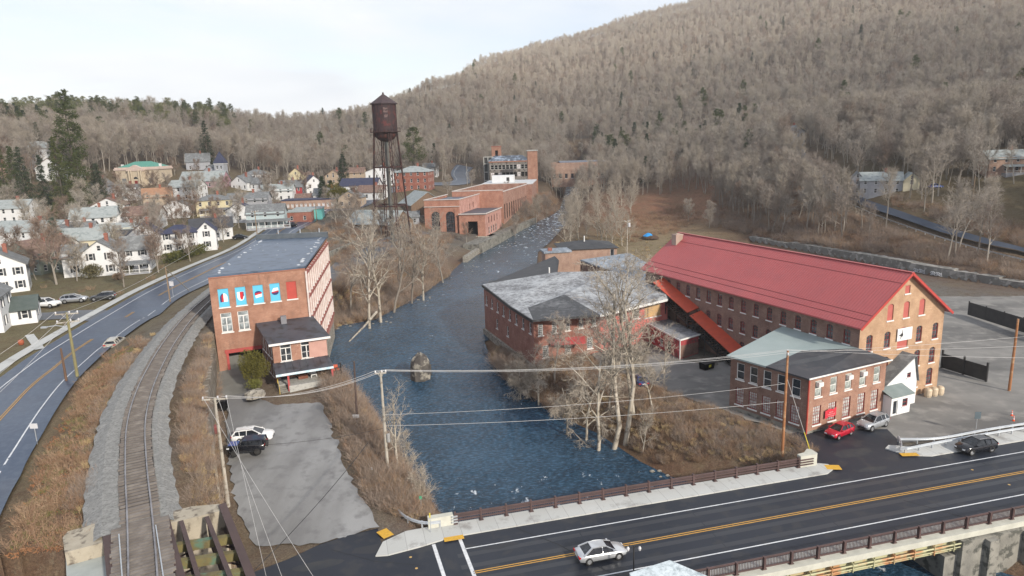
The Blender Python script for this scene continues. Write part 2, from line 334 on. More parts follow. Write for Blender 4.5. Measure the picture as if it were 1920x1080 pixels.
def drape(name, poly, m, off=.05, step=2.5, bstep=None, hf=None, kind='structure', drop=True, jit=0, **k):
    poly = [tuple(p)[:2] for p in poly]; n = len(poly); bp = []; rj = random.Random(6)
    for i in range(n):
        a, b = Vector(poly[i]), Vector(poly[(i+1) % n]); q = max(1, int((b-a).length/(bstep or step)))
        bp += [a.lerp(b, j/q)+Vector((rj.uniform(-jit, jit), rj.uniform(-jit, jit)))*(1 if j else 0) for j in range(q)]
    xs = [p.x for p in bp]; ys = [p.y for p in bp]
    gx, gy = np.meshgrid(np.arange(min(xs), max(xs), step), np.arange(min(ys), max(ys), step)); gx = gx.ravel(); gy = gy.ravel()
    pl = [(p.x, p.y) for p in bp]; ins = inpoly(gx, gy, pl) & (dline(gx, gy, pl, True) > step*.4)
    pts = bp+[Vector((a, b)) for a, b in zip(gx[ins], gy[ins])]; nb = len(bp)
    V, E, Fc, *_ = delaunay_2d_cdt(pts, [(i, (i+1) % nb) for i in range(nb)], [list(range(nb))], 1, 1e-4)
    X = np.array([v.x for v in V]); Y = np.array([v.y for v in V]); Zv = (height(X, Y) if hf is None else hf(X, Y))+off
    me = bpy.data.meshes.new(name); me.from_pydata([(a, b, c) for a, b, c in zip(X, Y, Zv)], [], [tuple(f) for f in Fc]); me.update(); me.materials.append(m); me.shade_smooth()
    for p in me.polygons:
        if p.normal.z < 0: me.flip_normals(); break
    o = link(name, me); 
    if kind: o['kind'] = kind
    for a, b in k.items(): o[a] = b
    if drop: SHEETS.append(poly)
    return o
def strip(name, pts, wd, m, off=.06, hf=None, kind='structure', z=None, parent=None):   # ribbon along a 2D polyline
    pts = [v2(p) for p in pts]; mb = MB(); rows = []
    P2 = catmull(pts, 2.0)
    for i, p in enumerate(P2):
        d = (P2[min(i+1, len(P2)-1)]-P2[max(i-1, 0)]).normalized(); nn = Vector((-d.y, d.x))
        k = max(1, int(wd/2.5)); rows.append([p+nn*(wd*(j/k-.5)) for j in range(k+1)])
    allp = [q for r_ in rows for q in r_]; X = np.array([q.x for q in allp]); Y = np.array([q.y for q in allp])
    Zv = (hf(X, Y) if hf else height(X, Y))+off; k = len(rows[0])
    mb.v = [(a, b, c) for a, b, c in zip(X, Y, Zv)]
    for i in range(len(rows)-1):
        for j in range(k-1): a = i*k+j; mb.f.append((a, a+k, a+k+1, a+1))
    me = mb.mesh(name, m, True)
    if me.polygons and me.polygons[0].normal.z < 0: me.flip_normals()
    o = link(name, me, parent)
    if kind: o['kind'] = kind
    return o
def catmull(pts, step):
    pts = [Vector(p) for p in pts]; out = []
    for i in range(len(pts)-1):
        a = pts[max(i-1, 0)]; b = pts[i]; c = pts[i+1]; d = pts[min(i+2, len(pts)-1)]; n = max(1, int((c-b).length/step))
        for j in range(n):
            t = j/n; out.append(.5*((2*b)+(c-a)*t+(2*a-5*b+4*c-d)*t*t+(3*b-a-3*c+d)*t**3))
    out.append(pts[-1]); return out
def build_terrain():
    ts = np.concatenate([np.linspace(-1.9, -1.0, 60, endpoint=False), np.linspace(-1.0, 1.0, 400, endpoint=False), np.linspace(1.0, 1.9, 61)]); ys = [8.0]
    while ys[-1] < 3200: ys.append(ys[-1]*1.0125+.02)
    ys = np.array(ys); T, Yg = np.meshgrid(ts, ys); Xg = T*Yg
    h, c = height(Xg, Yg, True); low = np.zeros(h.shape)
    for poly in SHEETS:
        m = inpoly(Xg, Yg, poly); low = np.maximum(low, m*.18)
    h = h-low
    nr, nc = h.shape; me = bpy.data.meshes.new('ground')
    V = np.stack([Xg, Yg, h], -1).reshape(-1, 3); idx = np.arange(nr*nc).reshape(nr, nc)
    Fq = np.stack([idx[:-1, :-1], idx[:-1, 1:], idx[1:, 1:], idx[1:, :-1]], -1).reshape(-1, 4)
    me.vertices.add(len(V)); me.vertices.foreach_set('co', V.ravel()); me.loops.add(Fq.size); me.loops.foreach_set('vertex_index', Fq.ravel().astype(np.int32))
    me.polygons.add(len(Fq)); me.polygons.foreach_set('loop_start', np.arange(0, Fq.size, 4, dtype=np.int32)); me.update(calc_edges=True)
    at = me.attributes.new('cover', 'FLOAT_COLOR', 'POINT'); at.data.foreach_set('color', np.concatenate([c.reshape(-1, 3), np.ones((nr*nc, 1))], 1).ravel().astype(np.float32))
    me.shade_smooth()
    m, nt, b = newmat('earth'); b.inputs['Roughness'].default_value = .95; b.inputs['Specular IOR Level'].default_value = .2
    a = nt.nodes.new('ShaderNodeAttribute'); a.attribute_name = 'cover'
    c1 = mix(nt, ramp(nt, noise(nt, .12, 8, .7), .4, .65), a.outputs['Color'], mix(nt, .5, a.outputs['Color'], (.20, .155, .09)))
    c1 = mix(nt, ramp(nt, noise(nt, .5, 9, .75), .5, .64), c1, mix(nt, .6, c1, (.10, .05, .03)))
    c1 = mix(nt, ramp(nt, noise(nt, 1.6, 6, .8), .55, .68), c1, mix(nt, .5, c1, (.27, .25, .17)))
    c1 = mix(nt, ramp(nt, noise(nt, 5, 8, .85), .42, .6), mix(nt, .55, c1, (.03, .02, .015)), c1)
    c1 = mix(nt, ramp(nt, noise(nt, 9, 6, .8), .6, .7), c1, mix(nt, .5, c1, (.4, .33, .22)))
    nt.links.new(c1, b.inputs['Base Color']); bump(nt, b, noise(nt, 1.5, 8, .8), .7, .3); me.materials.append(m)
    o = link('ground', me); o['kind'] = 'structure'; return o
# ------------------------------------------------------------------ bridge frame
BO = v2(P(875, 1030, 0)); BU = (v2(P(1920, 848, 0))-BO).normalized(); BV = Vector((-BU.y, BU.x))
def B3(u, v, z=0): p = BO+BU*u+BV*v; return Vector((p.x, p.y, z))
def UV(px, py, z=0): q = v2(P(px, py, z))-BO; return (q.dot(BU), q.dot(BV))
# water
def watermat():
    m, nt, b = newmat('river_water'); b.inputs['Roughness'].default_value = .06; b.inputs['IOR'].default_value = 1.33; b.inputs['Specular IOR Level'].default_value = .38
    t = nt.nodes.new('ShaderNodeTexCoord'); o = t.outputs['Object']
    f1 = noise(nt, .55, 6, .62, vec=o, stretch=(1, .55, 1)); f2 = noise(nt, .08, 4, .6, vec=o)
    c = mix(nt, ramp(nt, f2, .38, .62), (.010, .033, .060), (.022, .058, .100)); 
    rip = noise(nt, 2.6, 5, .6, vec=o, stretch=(.7, 1.5, 1)); c = mix(nt, ramp(nt, rip, .50, .78), c, (.07, .14, .23)); c = mix(nt, ramp(nt, rip, .25, .5, (.75, .75, .75, 1), (0, 0, 0, 1)), c, (.003, .010, .022))  # sky glints on ripple crests and dark troughs are put into the colour
    s = nt.nodes.new('ShaderNodeSeparateXYZ'); nt.links.new(o, s.inputs[0])
    # broken water: more of it upstream and where the bed drops by the bridge
    mr = nt.nodes.new('ShaderNodeMapRange'); nt.links.new(s.outputs[1], mr.inputs[0]); mr.inputs[1].default_value = 140; mr.inputs[2].default_value = 300; mr.inputs[3].default_value = 0; mr.inputs[4].default_value = .145
    mr2 = nt.nodes.new('ShaderNodeMapRange'); nt.links.new(s.outputs[1], mr2.inputs[0]); mr2.inputs[1].default_value = 86; mr2.inputs[2].default_value = 76; mr2.inputs[3].default_value = 0; mr2.inputs[4].default_value = .08
    ad = nt.nodes.new('ShaderNodeMath'); ad.operation = 'ADD'; nt.links.new(mr.outputs[0], ad.inputs[0]); nt.links.new(mr2.outputs[0], ad.inputs[1])
    f3 = noise(nt, .5, 9, .7, vec=o, stretch=(1.3, .8, 1)); a2 = nt.nodes.new('ShaderNodeMath'); a2.operation = 'ADD'; nt.links.new(f3, a2.inputs[0]); nt.links.new(ad.outputs[0], a2.inputs[1])
    foam = ramp(nt, a2.outputs[0], .685, .74); c = mix(nt, foam, c, (.55, .6, .66)); nt.links.new(c, b.inputs['Base Color'])
    r = nt.nodes.new('ShaderNodeMapRange'); nt.links.new(foam, r.inputs[0]); r.inputs[3].default_value = .06; r.inputs[4].default_value = .7; nt.links.new(r.outputs[0], b.inputs['Roughness'])
    hm = nt.nodes.new('ShaderNodeMath'); hm.operation = 'ADD'; nt.links.new(f1, hm.inputs[0]); f4 = noise(nt, 1.6, 4, .6, vec=o, stretch=(1, .6, 1))
    h2 = nt.nodes.new('ShaderNodeMath'); h2.operation = 'MULTIPLY'; h2.inputs[1].default_value = .35; nt.links.new(f4, h2.inputs[0]); nt.links.new(h2.outputs[0], hm.inputs[1])
    bump(nt, b, hm.outputs[0], .6, .7); return m
WATER = watermat()
drape('water', RIVER, WATER, 0.0, 2.5, hf=lambda X, Y: np.interp(Y, [60, 75, 95, 120, 140, 165, 250, 400, 700], [-4.6, -4.5, -3.5, -1.6, -.6, 0, 1.5, 4, 9]), drop=False)
# parking lot
k = lambda *a: [v2(P(x, y, z)) for x, y, z in a]
LOT = k((480, 1020, .2), (445, 960, .5), (430, 880, 1.8), (425, 800, 3.2), (420, 740, 4.3), (440, 700, 5), (478, 700, 5), (475, 735, 4.5), (520, 752, 4.2), (600, 748, 4.2), (612, 775, 3.6), (640, 850, 2.2), (670, 920, 1.2), (700, 970, .3), (712, 992, 0), (600, 1020, 0))
drape('parking_lot', LOT, M('pale_gravel', (.26, .265, .27), (.15, .15, .152), .7, .07, detail=14, lo=.4, hi=.6, c3=(.14, .14, .145), s3=.7, l3=(.5, .7), stretch=(1.6, .5, 1), bmp=.7), .06, 2, bstep=.7, jit=.32)
strip('driveway', k((435, 735, 4.6), (432, 700, 5), (450, 672, 5), (465, 655, 5)), 3.6, M('dark_gravel', (.2, .2, .19), (.14, .14, .13), .8, .3), .12)
M_YG = M('yard_gravel', (.205, .2, .19), (.11, .108, .105), .85, .06, detail=14, lo=.4, hi=.6, bmp=.7, c3=(.25, .24, .225), s3=.4, l3=(.5, .72), stretch=(.7, 1.5, 1))
drape('gravel_yard', [(22.5, 98), (26, 92), (34, 81.5), (36, 74.6), (60, 79.5), (130, 97), (125, 145), (88, 150), (70, 152), (66, 140), (32, 106), (22, 122), (13, 126), (14, 112)], M_YG, .06, 3, bstep=1.0, jit=.4)
# big street: asphalt as one sheet with its markings a few mm above
st = [B3(-1, 2.4), B3(41.5, 2.4), B3(43, 4), B3(46.5, 12), B3(53, 12.5), B3(54, 4.2), B3(57, 2.4), B3(110, 2.4), B3(110, -9.7), B3(-2, -9.7), B3(-6, -30), B3(-30, -34), B3(-60, -26), B3(-60, -8), B3(-24, -4.5), B3(-16, -.4), B3(-8, 1.4), B3(-5, 3.6), B3(-12, 6), B3(-11, 4.5)]
st = [B3(-7.5, 1.6), B3(-1, 2.4), B3(41, 2.4), B3(41.6, 4.4), B3(42.5, 8), B3(42, 12), B3(46, 13), B3(56, 10), B3(54, 4.8), B3(57, 2.4), B3(110, 2.4), B3(110, -9.7), B3(8, -9.7), B3(9, -32), B3(-60, -40), B3(-60, -14), B3(-28, -9.5), v2(P(465, 1078, 0)), v2(P(540, 1050, 0)), v2(P(600, 1022, 0)), v2(P(660, 1003, 0)), v2(P(708, 992, 0))]
drape('road', st, ASPH, .07, 3, hf=lambda X, Y: X*0, drop=True)
ZR = .075
YEL0 = M('yellow_stud', (.5, .33, .12))
def mark(name, quad, m, z=ZR+.004): mb = MB(); mb.poly([(p[0], p[1], z) for p in quad]); o = mb.build(name, m); o['kind'] = 'structure'; return o
def line_uv(name, u0, u1, v, w, m): return mark(name, [B3(u0, v-w/2), B3(u1, v-w/2), B3(u1, v+w/2), B3(u0, v+w/2)], m)
line_uv('edge_line', -.2, 110, 0, .14, LINEW); line_uv('edge_line', 8, 110, -7.45, .14, LINEW)
for dv in (-.14, .14): line_uv('centre_line', -.1, 110, -3.75+dv, .12, LINEY)
for px0, px1 in (((813, 1022), (832, 1080)), ((862, 1011), (889, 1080))):
    a = v2(P(*px0, 0)); b = v2(P(*px1, 0)); d = (b-a).normalized(); n = Vector((-d.y, d.x))*.17; b = a+d*9.5
    mark('crosswalk_line', [a-n, b-n, b+n, a+n][::-1], LINEW)
SEAM = M('tar_seam', (.006, .006, .008), (.01, .01, .012), .6); PATCH = M('asphalt_patch', (.020, .022, .028), (.026, .028, .034), .6, .4); WORN = M('worn_asphalt', (.035, .036, .038), (.02, .024, .032), .6, .9, detail=10)
def seam(pts, w_=.05):
    for a, b in zip(pts, pts[1:]):
        a = v2(P(*a, ZR)); b = v2(P(*b, ZR)); d = (b-a).normalized(); n = Vector((-d.y, d.x))*w_; mark('road_crack', [a-n, b-n, b+n, a+n][::-1], SEAM, ZR+.003)
seam([(968, 990), (1000, 1003), (1045, 1020), (1075, 1036)], .06); seam([(1120, 1062), (1160, 1080)], .05); seam([(1694, 938), (1745, 952), (1800, 968), (1838, 976)], .05); seam([(620, 1030), (700, 1052), (790, 1060)], .03); seam([(1330, 905), (1500, 875), (1560, 868)], .03)
rp = random.Random(14)
TRK = M('wheel_worn_asphalt', (.019, .022, .03), (.026, .029, .037), .42, .2, detail=9, stretch=(.3, 2, 1))
for v_ in (-.95, -2.75, -4.75, -6.5):
    for u_ in range(-1, 106, 12): line_uv('wheel_path', u_, u_+11.9, v_, .62, TRK).location.z = -.003
def blob(px, py, rx_, ry_, m): c = UV(px, py, 0); mark('road_patch', [B3(c[0]+rx_*math.cos(6.28*i/11)*rp.uniform(.7, 1.1), c[1]+ry_*math.sin(6.28*i/11)*rp.uniform(.7, 1.1)) for i in range(11)], m, ZR+.002)
for a in ((1600, 850, 3.2, 1.1, WORN), (1640, 880, 2.2, .6, WORN), (1570, 905, 2.6, .45, WORN), (1180, 962, 3.5, .5, PATCH), (1420, 905, 2.6, .4, PATCH), (700, 1030, 2.4, .8, PATCH), (600, 1060, 2.6, .8, WORN), (1720, 985, 2.4, .6, PATCH), (940, 1025, 1.8, .4, PATCH)): blob(*a)
for px, py in ((770, 1046), (781, 1067), (1823, 882), (1892, 910)): c = UV(px, py, 0); mark('road_stud', [B3(c[0]+.14*math.cos(6.28*i/8), c[1]+.14*math.sin(6.28*i/8)) for i in range(8)], YEL0, ZR+.006)
# sidewalks with kerbs
def walk(name, poly, m=None, z=.2):
    mb = MB(); poly = [v2(p) for p in poly]
    ar = sum(poly[i].x*poly[(i+1) % len(poly)].y-poly[(i+1) % len(poly)].x*poly[i].y for i in range(len(poly)))
    if ar < 0: poly = poly[::-1]
    mb.prism(poly, -.4, z); o = mb.build(name, m or PAVE); o['kind'] = 'structure'; return o
def pavemat():
    m, nt, b = newmat('pavement_slabs'); b.inputs['Roughness'].default_value = .8; t = nt.nodes.new('ShaderNodeTexCoord')
    mp = nt.nodes.new('ShaderNodeMapping'); mp.inputs['Rotation'].default_value = (0, 0, -math.atan2(BU.y, BU.x)); nt.links.new(t.outputs['Object'], mp.inputs[0])
    bt = nt.nodes.new('ShaderNodeTexBrick'); bt.offset = 0; bt.inputs['Scale'].default_value = 1; bt.inputs['Brick Width'].default_value = 1.8; bt.inputs['Row Height'].default_value = 8; bt.inputs['Mortar Size'].default_value = .02
    bt.inputs['Color1'].default_value = (.46, .47, .46, 1); bt.inputs['Color2'].default_value = (.42, .43, .42, 1); bt.inputs['Mortar'].default_value = (.25, .25, .25, 1); nt.links.new(mp.outputs[0], bt.inputs['Vector'])
    c = mix(nt, ramp(nt, noise(nt, .35, 6, .7), .55, .66), bt.outputs[0], (.28, .275, .265)); nt.links.new(c, b.inputs['Base Color']); return m
PAVE = pavemat()
walk('sidewalk', [B3(-8.3, 1.2), B3(-7.2, 1.0), B3(-4, 1.5), B3(-1, 2.2), B3(41, 2.2), B3(42.3, 2.9), B3(42.5, 4.0), B3(41.5, 4.6), B3(-3, 4.6), B3(-5.2, 4.5), B3(-7.5, 3.3)])
walk('sidewalk', [B3(51.5, 5.4), B3(52.5, 3.2), B3(55, 2.2), B3(110, 2.2), B3(110, 4.2), B3(55, 4.6), B3(52.5, 6)])
walk('kerb', [B3(8, -9.6), B3(110, -9.6), B3(110, -10.4), B3(8, -10.4)], CONC, .2)
YEL = M('yellow_tactile_pad', (.62, .36, .04), (.5, .28, .03), .7, 4)
for nm, c, hl, hw, a in (('a', UV(722, 1000, .2), .55, .75, 25), ('b', UV(851, 1009, .2), .95, .35, 0), ('c', UV(1562, 876, .2), .8, .55, -20), ('d', UV(1705, 852, .2), 1.0, .4, -15)):
    dr = Matrix.Rotation(R(a), 2) @ BU; cc_ = v2(B3(*c)); mb = MB(); mb.obox(cc_, dr, hl, hw, .195, .206); o = mb.build('tactile_pad', YEL); o['kind'] = 'structure'
mb = MB(); mb.obox(v2(P(770, 1027, 0)), BU, .5, .35, ZR, ZR+.012); tag(mb.build('storm_drain', RUST), 'rusty storm drain grate in the gutter by the yellow corner pad', 'drain grate')
# left main road
LRZ = [(-330, 1300, 9.2), (-190, 1080, 9.3), (-110, 930, 9.4), (-45, 850, 9.4), (0, 793, 9.5), (53, 734, 9.6), (110, 684, 9.6), (155, 649, 9.6), (235, 596, 9.6), (312, 550, 9.6), (370, 519, 9.6), (428, 491, 9.6), (520, 447, 9.8), (575, 418, 10.2), (615, 398, 10.8)]
lr = [v2(P(*p)) for p in LRZ]+[v2(RG(650, 384, 275)), v2(RG(720, 366, 305)), v2(RG(800, 352, 335)), v2(RG(850, 338, 370)), v2(RG(868, 328, 400)), v2(RG(862, 318, 440)), v2(RG(872, 309, 480))]
lr = [Vector((-30, 20)), ]+lr if False else lr
LROAD = lr
def offset0(pts, d):
    pts = catmull(pts, 4); o = []
    for i, p in enumerate(pts):
        t = (pts[min(i+1, len(pts)-1)]-pts[max(i-1, 0)]).normalized(); o.append(p+Vector((-t.y, t.x))*d)
    return o
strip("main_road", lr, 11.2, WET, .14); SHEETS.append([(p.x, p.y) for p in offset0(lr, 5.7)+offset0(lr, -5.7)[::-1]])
ctr = catmull(lr, 2.0); 
def offset(pts, d):
    o = []
    for i, p in enumerate(pts):
        t = (pts[min(i+1, len(pts)-1)]-pts[max(i-1, 0)]).normalized(); o.append(p+Vector((-t.y, t.x))*d)
    return o
def dashrange(pts, a, b):
    acc = 0; o = []
    for i in range(len(pts)-1):
        if a <= acc <= b: o.append(pts[i])
        acc += (pts[i+1]-pts[i]).length
    return o
for d in (3.75, -3.75):
    strip('edge_line', offset(ctr, d)[::2], .16, LINEW, .17)
for a, b in ((0, 78), (88, 96), (104, 330)):
    q = dashrange(ctr, a, b)
    for d in (-.14, .14): strip('centre_line', offset(q, d)[::2], .12, LINEY, .17)
strip('sidewalk', offset(ctr, 7.4)[8:100:2], 1.7, PAVE, .16)
# second bright road on the slope to the right, side street, village lanes
hill_road = [v2(RG(2100, 510, 163)), v2(RG(1915, 476, 172)), v2(RG(1760, 436, 198)), v2(RG(1620, 386, 234)), v2(RG(1540, 338, 266)), v2(RG(1505, 298, 296)), v2(RG(1498, 278, 325)), v2(RG(1490, 262, 350))]
strip('hill_road', hill_road, 3.2, M('dark_wet_asphalt', (.016, .028, .055), (.024, .038, .065), .45, .3), 1.0); SHEETS.append([(p.x, p.y) for p in offset0(hill_road, 3.5)+offset0(hill_road, -3.5)[::-1]])
side = [v2(P(150, 668, 9.5)), v2(P(130, 625, 9.5)), v2(P(90, 600, 9.5)), v2(P(20, 590, 9.5)), v2(P(-80, 575, 9.5))]
side = [v2(P(215, 595, 9.5)), v2(P(150, 590, 9.5)), v2(P(100, 592, 9.5)), v2(P(40, 596, 9.5)), v2(P(-80, 590, 9.5))]
strip('side_street', side, 6.5, M('grey_asphalt', (.10, .11, .125), (.07, .075, .09), .5, .2), .10)
strip('village_lane', [v2(RG(400, 350, 315)), v2(RG(290, 362, 300)), v2(RG(255, 362, 300)), v2(RG(200, 372, 290))], 5, M('grey_asphalt', (.1, .1, .1)), .12)
strip('mill_lane', [v2(P(618, 520, 7)), v2(P(650, 490, 7)), v2(RG(700, 470, 200)), v2(RG(760, 450, 228)), v2(RG(790, 430, 245))], 6, M('grey_asphalt', (.1, .1, .1)), .14)
for q in (((75, 655), (55, 628)),): strip('garden_path', [v2(P(*a_, 9.5)) for a_ in q], 1.2, PAVE, .12)
# railway: ballast bed, then the track as a thing
RAILPX = [(272, 1200, 12.6), (268, 1060, 12.6), (262, 960, 12.6), (256, 880, 12.6), (256, 800, 12.6), (270, 740, 12.6), (292, 690, 12.5), (318, 645, 12.3), (348, 605, 12.1), (378, 574, 11.9), (400, 555, 11.7), (430, 527, 11.5), (475, 494, 11.2), (530, 462, 11), (590, 436, 11)]
rl = [P(*p) for p in RAILPX]; rail3 = catmull(rl, 1.0)
BALL = M('ballast', (.27, .27, .26), (.18, .18, .175), .95, 2.5, bmp=.35, detail=12, c3=(.13, .13, .125), s3=6, l3=(.5, .66))
mb = MB(); pr_ = [(-3.5, -.55), (-2.3, 0.02), (1.7, 0.02), (2.6, -.55)]
bb = [p for p in rail3 if p.y > 41.6]
for i, p in enumerate(bb):
    d = (bb[min(i+1, len(bb)-1)]-bb[max(i-1, 0)]); d.z = 0; d.normalize(); n = Vector((d.y, -d.x, 0))
    wob = rnd.uniform(-.16, .16)
    for a, z in pr_: mb.v.append(tuple(p+n*(a+(wob if abs(a) > 2.5 else 0))+Vector((0, 0, z-.05))))
    if i:
        for j in range(3): b0 = (i-1)*4+j; mb.f.append((b0, b0+1, b0+5, b0+4))
o = mb.build('ballast', BALL, smooth=False); o['kind'] = 'structure'
if o.data.polygons[1].normal.z < 0: o.data.flip_normals()
tb = strip('track_bed', [(p.x, p.y) for p in rail3[::3] if p.y > 42], 2.5, M('dirty_ballast', (.055, .05, .047), (.03, .027, .025), .95, 4, bmp=.8), .0, hf=lambda X, Y: np.array([min(rail3, key=lambda q: (q.x-a)**2+(q.y-b)**2).z for a, b in zip(X, Y)])-.0)
trk = thing('railway_track', 'curving single railway track on grey ballast past the brick mill', 'railway track', tuple(rl[3]))
rts = MB(); ties = MB(); inv = Vector(rl[3])
STEEL = M('rail_steel', (.33, .32, .33), (.2, .19, .2), .35, 1, metal=.6)
for sgn in (-1, 1):
    mb = MB(); pts = []
    for i, p in enumerate(rail3):
        d = (rail3[min(i+1, len(rail3)-1)]-rail3[max(i-1, 0)]); d.z = 0; d.normalize(); n = Vector((d.y, -d.x, 0)); pts.append((p+n*sgn*.75-inv, n))
    for i in range(len(pts)):
        p, n = pts[i]; b0 = len(mb.v); mb.v += [tuple(p-n*.05+Vector((0, 0, .12))), tuple(p-n*.05+Vector((0, 0, .3))), tuple(p+n*.05+Vector((0, 0, .3))), tuple(p+n*.05+Vector((0, 0, .12)))]
        if i: [mb.f.append((b0-4+j, b0+j, b0+j+1, b0-3+j)) for j in range(3)]
    o = mb.build('rail', STEEL, trk); 
acc = 0; nxt = 0; r2 = random.Random(5)
for i in range(len(rail3)-1):
    p, q = rail3[i], rail3[i+1]; l = (q-p).length
    while nxt < acc+l:
        c = p.lerp(q, (nxt-acc)/l); d = (q-p).normalized(); a = r2.uniform(-.03, .03); u = Vector((d.y+a*d.x, -d.x+a*d.y)).normalized()
        hl = 1.22+r2.uniform(-.06, .08)+(.45 if c.y < 42 else 0); zt = c.z-inv.z+.11+r2.uniform(-.015, .015)
        ties.obox((c.x-inv.x+r2.uniform(-.05, .05), c.y-inv.y), u, hl, .12, zt-.2, zt); nxt += .56 if c.y > 42 else .4
    acc += l
o = ties.build('sleepers', M('weathered_sleepers', (.16, .142, .13), (.12, .105, .096), .95, 1.2, c3=(.21, .19, .175), s3=.9, l3=(.5, .7)), trk); o['kind'] = 'stuff'
# ------------------------------------------------------------------ buildings
_wm = {}
def winmeshes(w, h, kind, fm, gm):
    key = (round(w, 2), round(h, 2), kind, fm.name, gm.name)
    if key in _wm: return _wm[key]
    f = MB(); t = .09 if w > .8 else .07; y0, y1 = .03, .11
    def bx(x0, z0, x1, z1, a=y0, b=y1): f.box(x0, a, z0, x1, b, z1)
    if kind == 'blank':
        f.box(-w/2, .05, 0, w/2, .12, h)
    else:
        bx(-w/2, 0, -w/2+t, h); bx(w/2-t, 0, w/2, h); bx(-w/2+t, 0, w/2-t, t); bx(-w/2+t, h-t, w/2-t, h)
        if kind in ('sash', 'arch', 'far', 'shut'): bx(-w/2+t, h*.48, w/2-t, h*.48+.07)
        if kind == 'tall':   # transom, centre mullion
            bx(-w/2+t, h*.74, w/2-t, h*.74+.12); bx(-.06, t, .06, h*.74); bx(-w/2+t, h*.36, w/2-t, h*.36+.05)
        if kind == 'multi':
            for i in range(1, 4): bx(-w/2+w*i/4-.02, t, -w/2+w*i/4+.02, h-t, y0+.02, y1-.01)
            for i in range(1, 6): bx(-w/2+t, h*i/6-.02, w/2-t, h*i/6+.02, y0+.02, y1-.01)
        if kind == 'arch':
            bx(-.02, t, .02, h-t, y0+.02, y1-.01); bx(-w/2+t, h*.25-.02, w/2-t, h*.25+.02, y0+.02, y1-.01); bx(-w/2+t, h*.75-.02, w/2-t, h*.75+.02, y0+.02, y1-.01)
    if kind == 'shut':
        pass
    g = MB()
    if kind != 'blank': g.poly([(-w/2+.02, .085, .02), (w/2-.02, .085, .02), (w/2-.02, .085, h-.02), (-w/2+.02, .085, h-.02)])
    s = MB(); s.box(-w/2-.12, -.1, -.17, w/2+.12, .1, -.003)
    hh = MB()
    for sg in (-1, 1): hh.box(sg*(w/2+.05) if sg > 0 else -(w/2+.05)-w*.42, -.045, -.02, sg*(w/2+.05)+w*.42 if sg > 0 else -(w/2+.05), -.003, h+.02)
    r = (f.mesh('window', fm), g.mesh('pane', gm) if g.v else None, s.mesh('sill', TRIM), hh.mesh('shutters', DARKSH) if kind == 'shut' else None)
    _wm[key] = r; return r
DARKSH = M('dark_shutters', (.035, .04, .05), (.05, .055, .06), .6)
def clip(poly, a, b, c):  # keep a*x+b*y<=c
    o = []; n = len(poly)
    for i in range(n):
        p, q = poly[i], poly[(i+1) % n]; dp = a*p[0]+b*p[1]-c; dq = a*q[0]+b*q[1]-c
        if dp <= 1e-6: o.append(p)
        if (dp < -1e-6 and dq > 1e-6) or (dp > 1e-6 and dq < -1e-6):
            t = dp/(dp-dq); o.append((p[0]+(q[0]-p[0])*t, p[1]+(q[1]-p[1])*t))
    return o
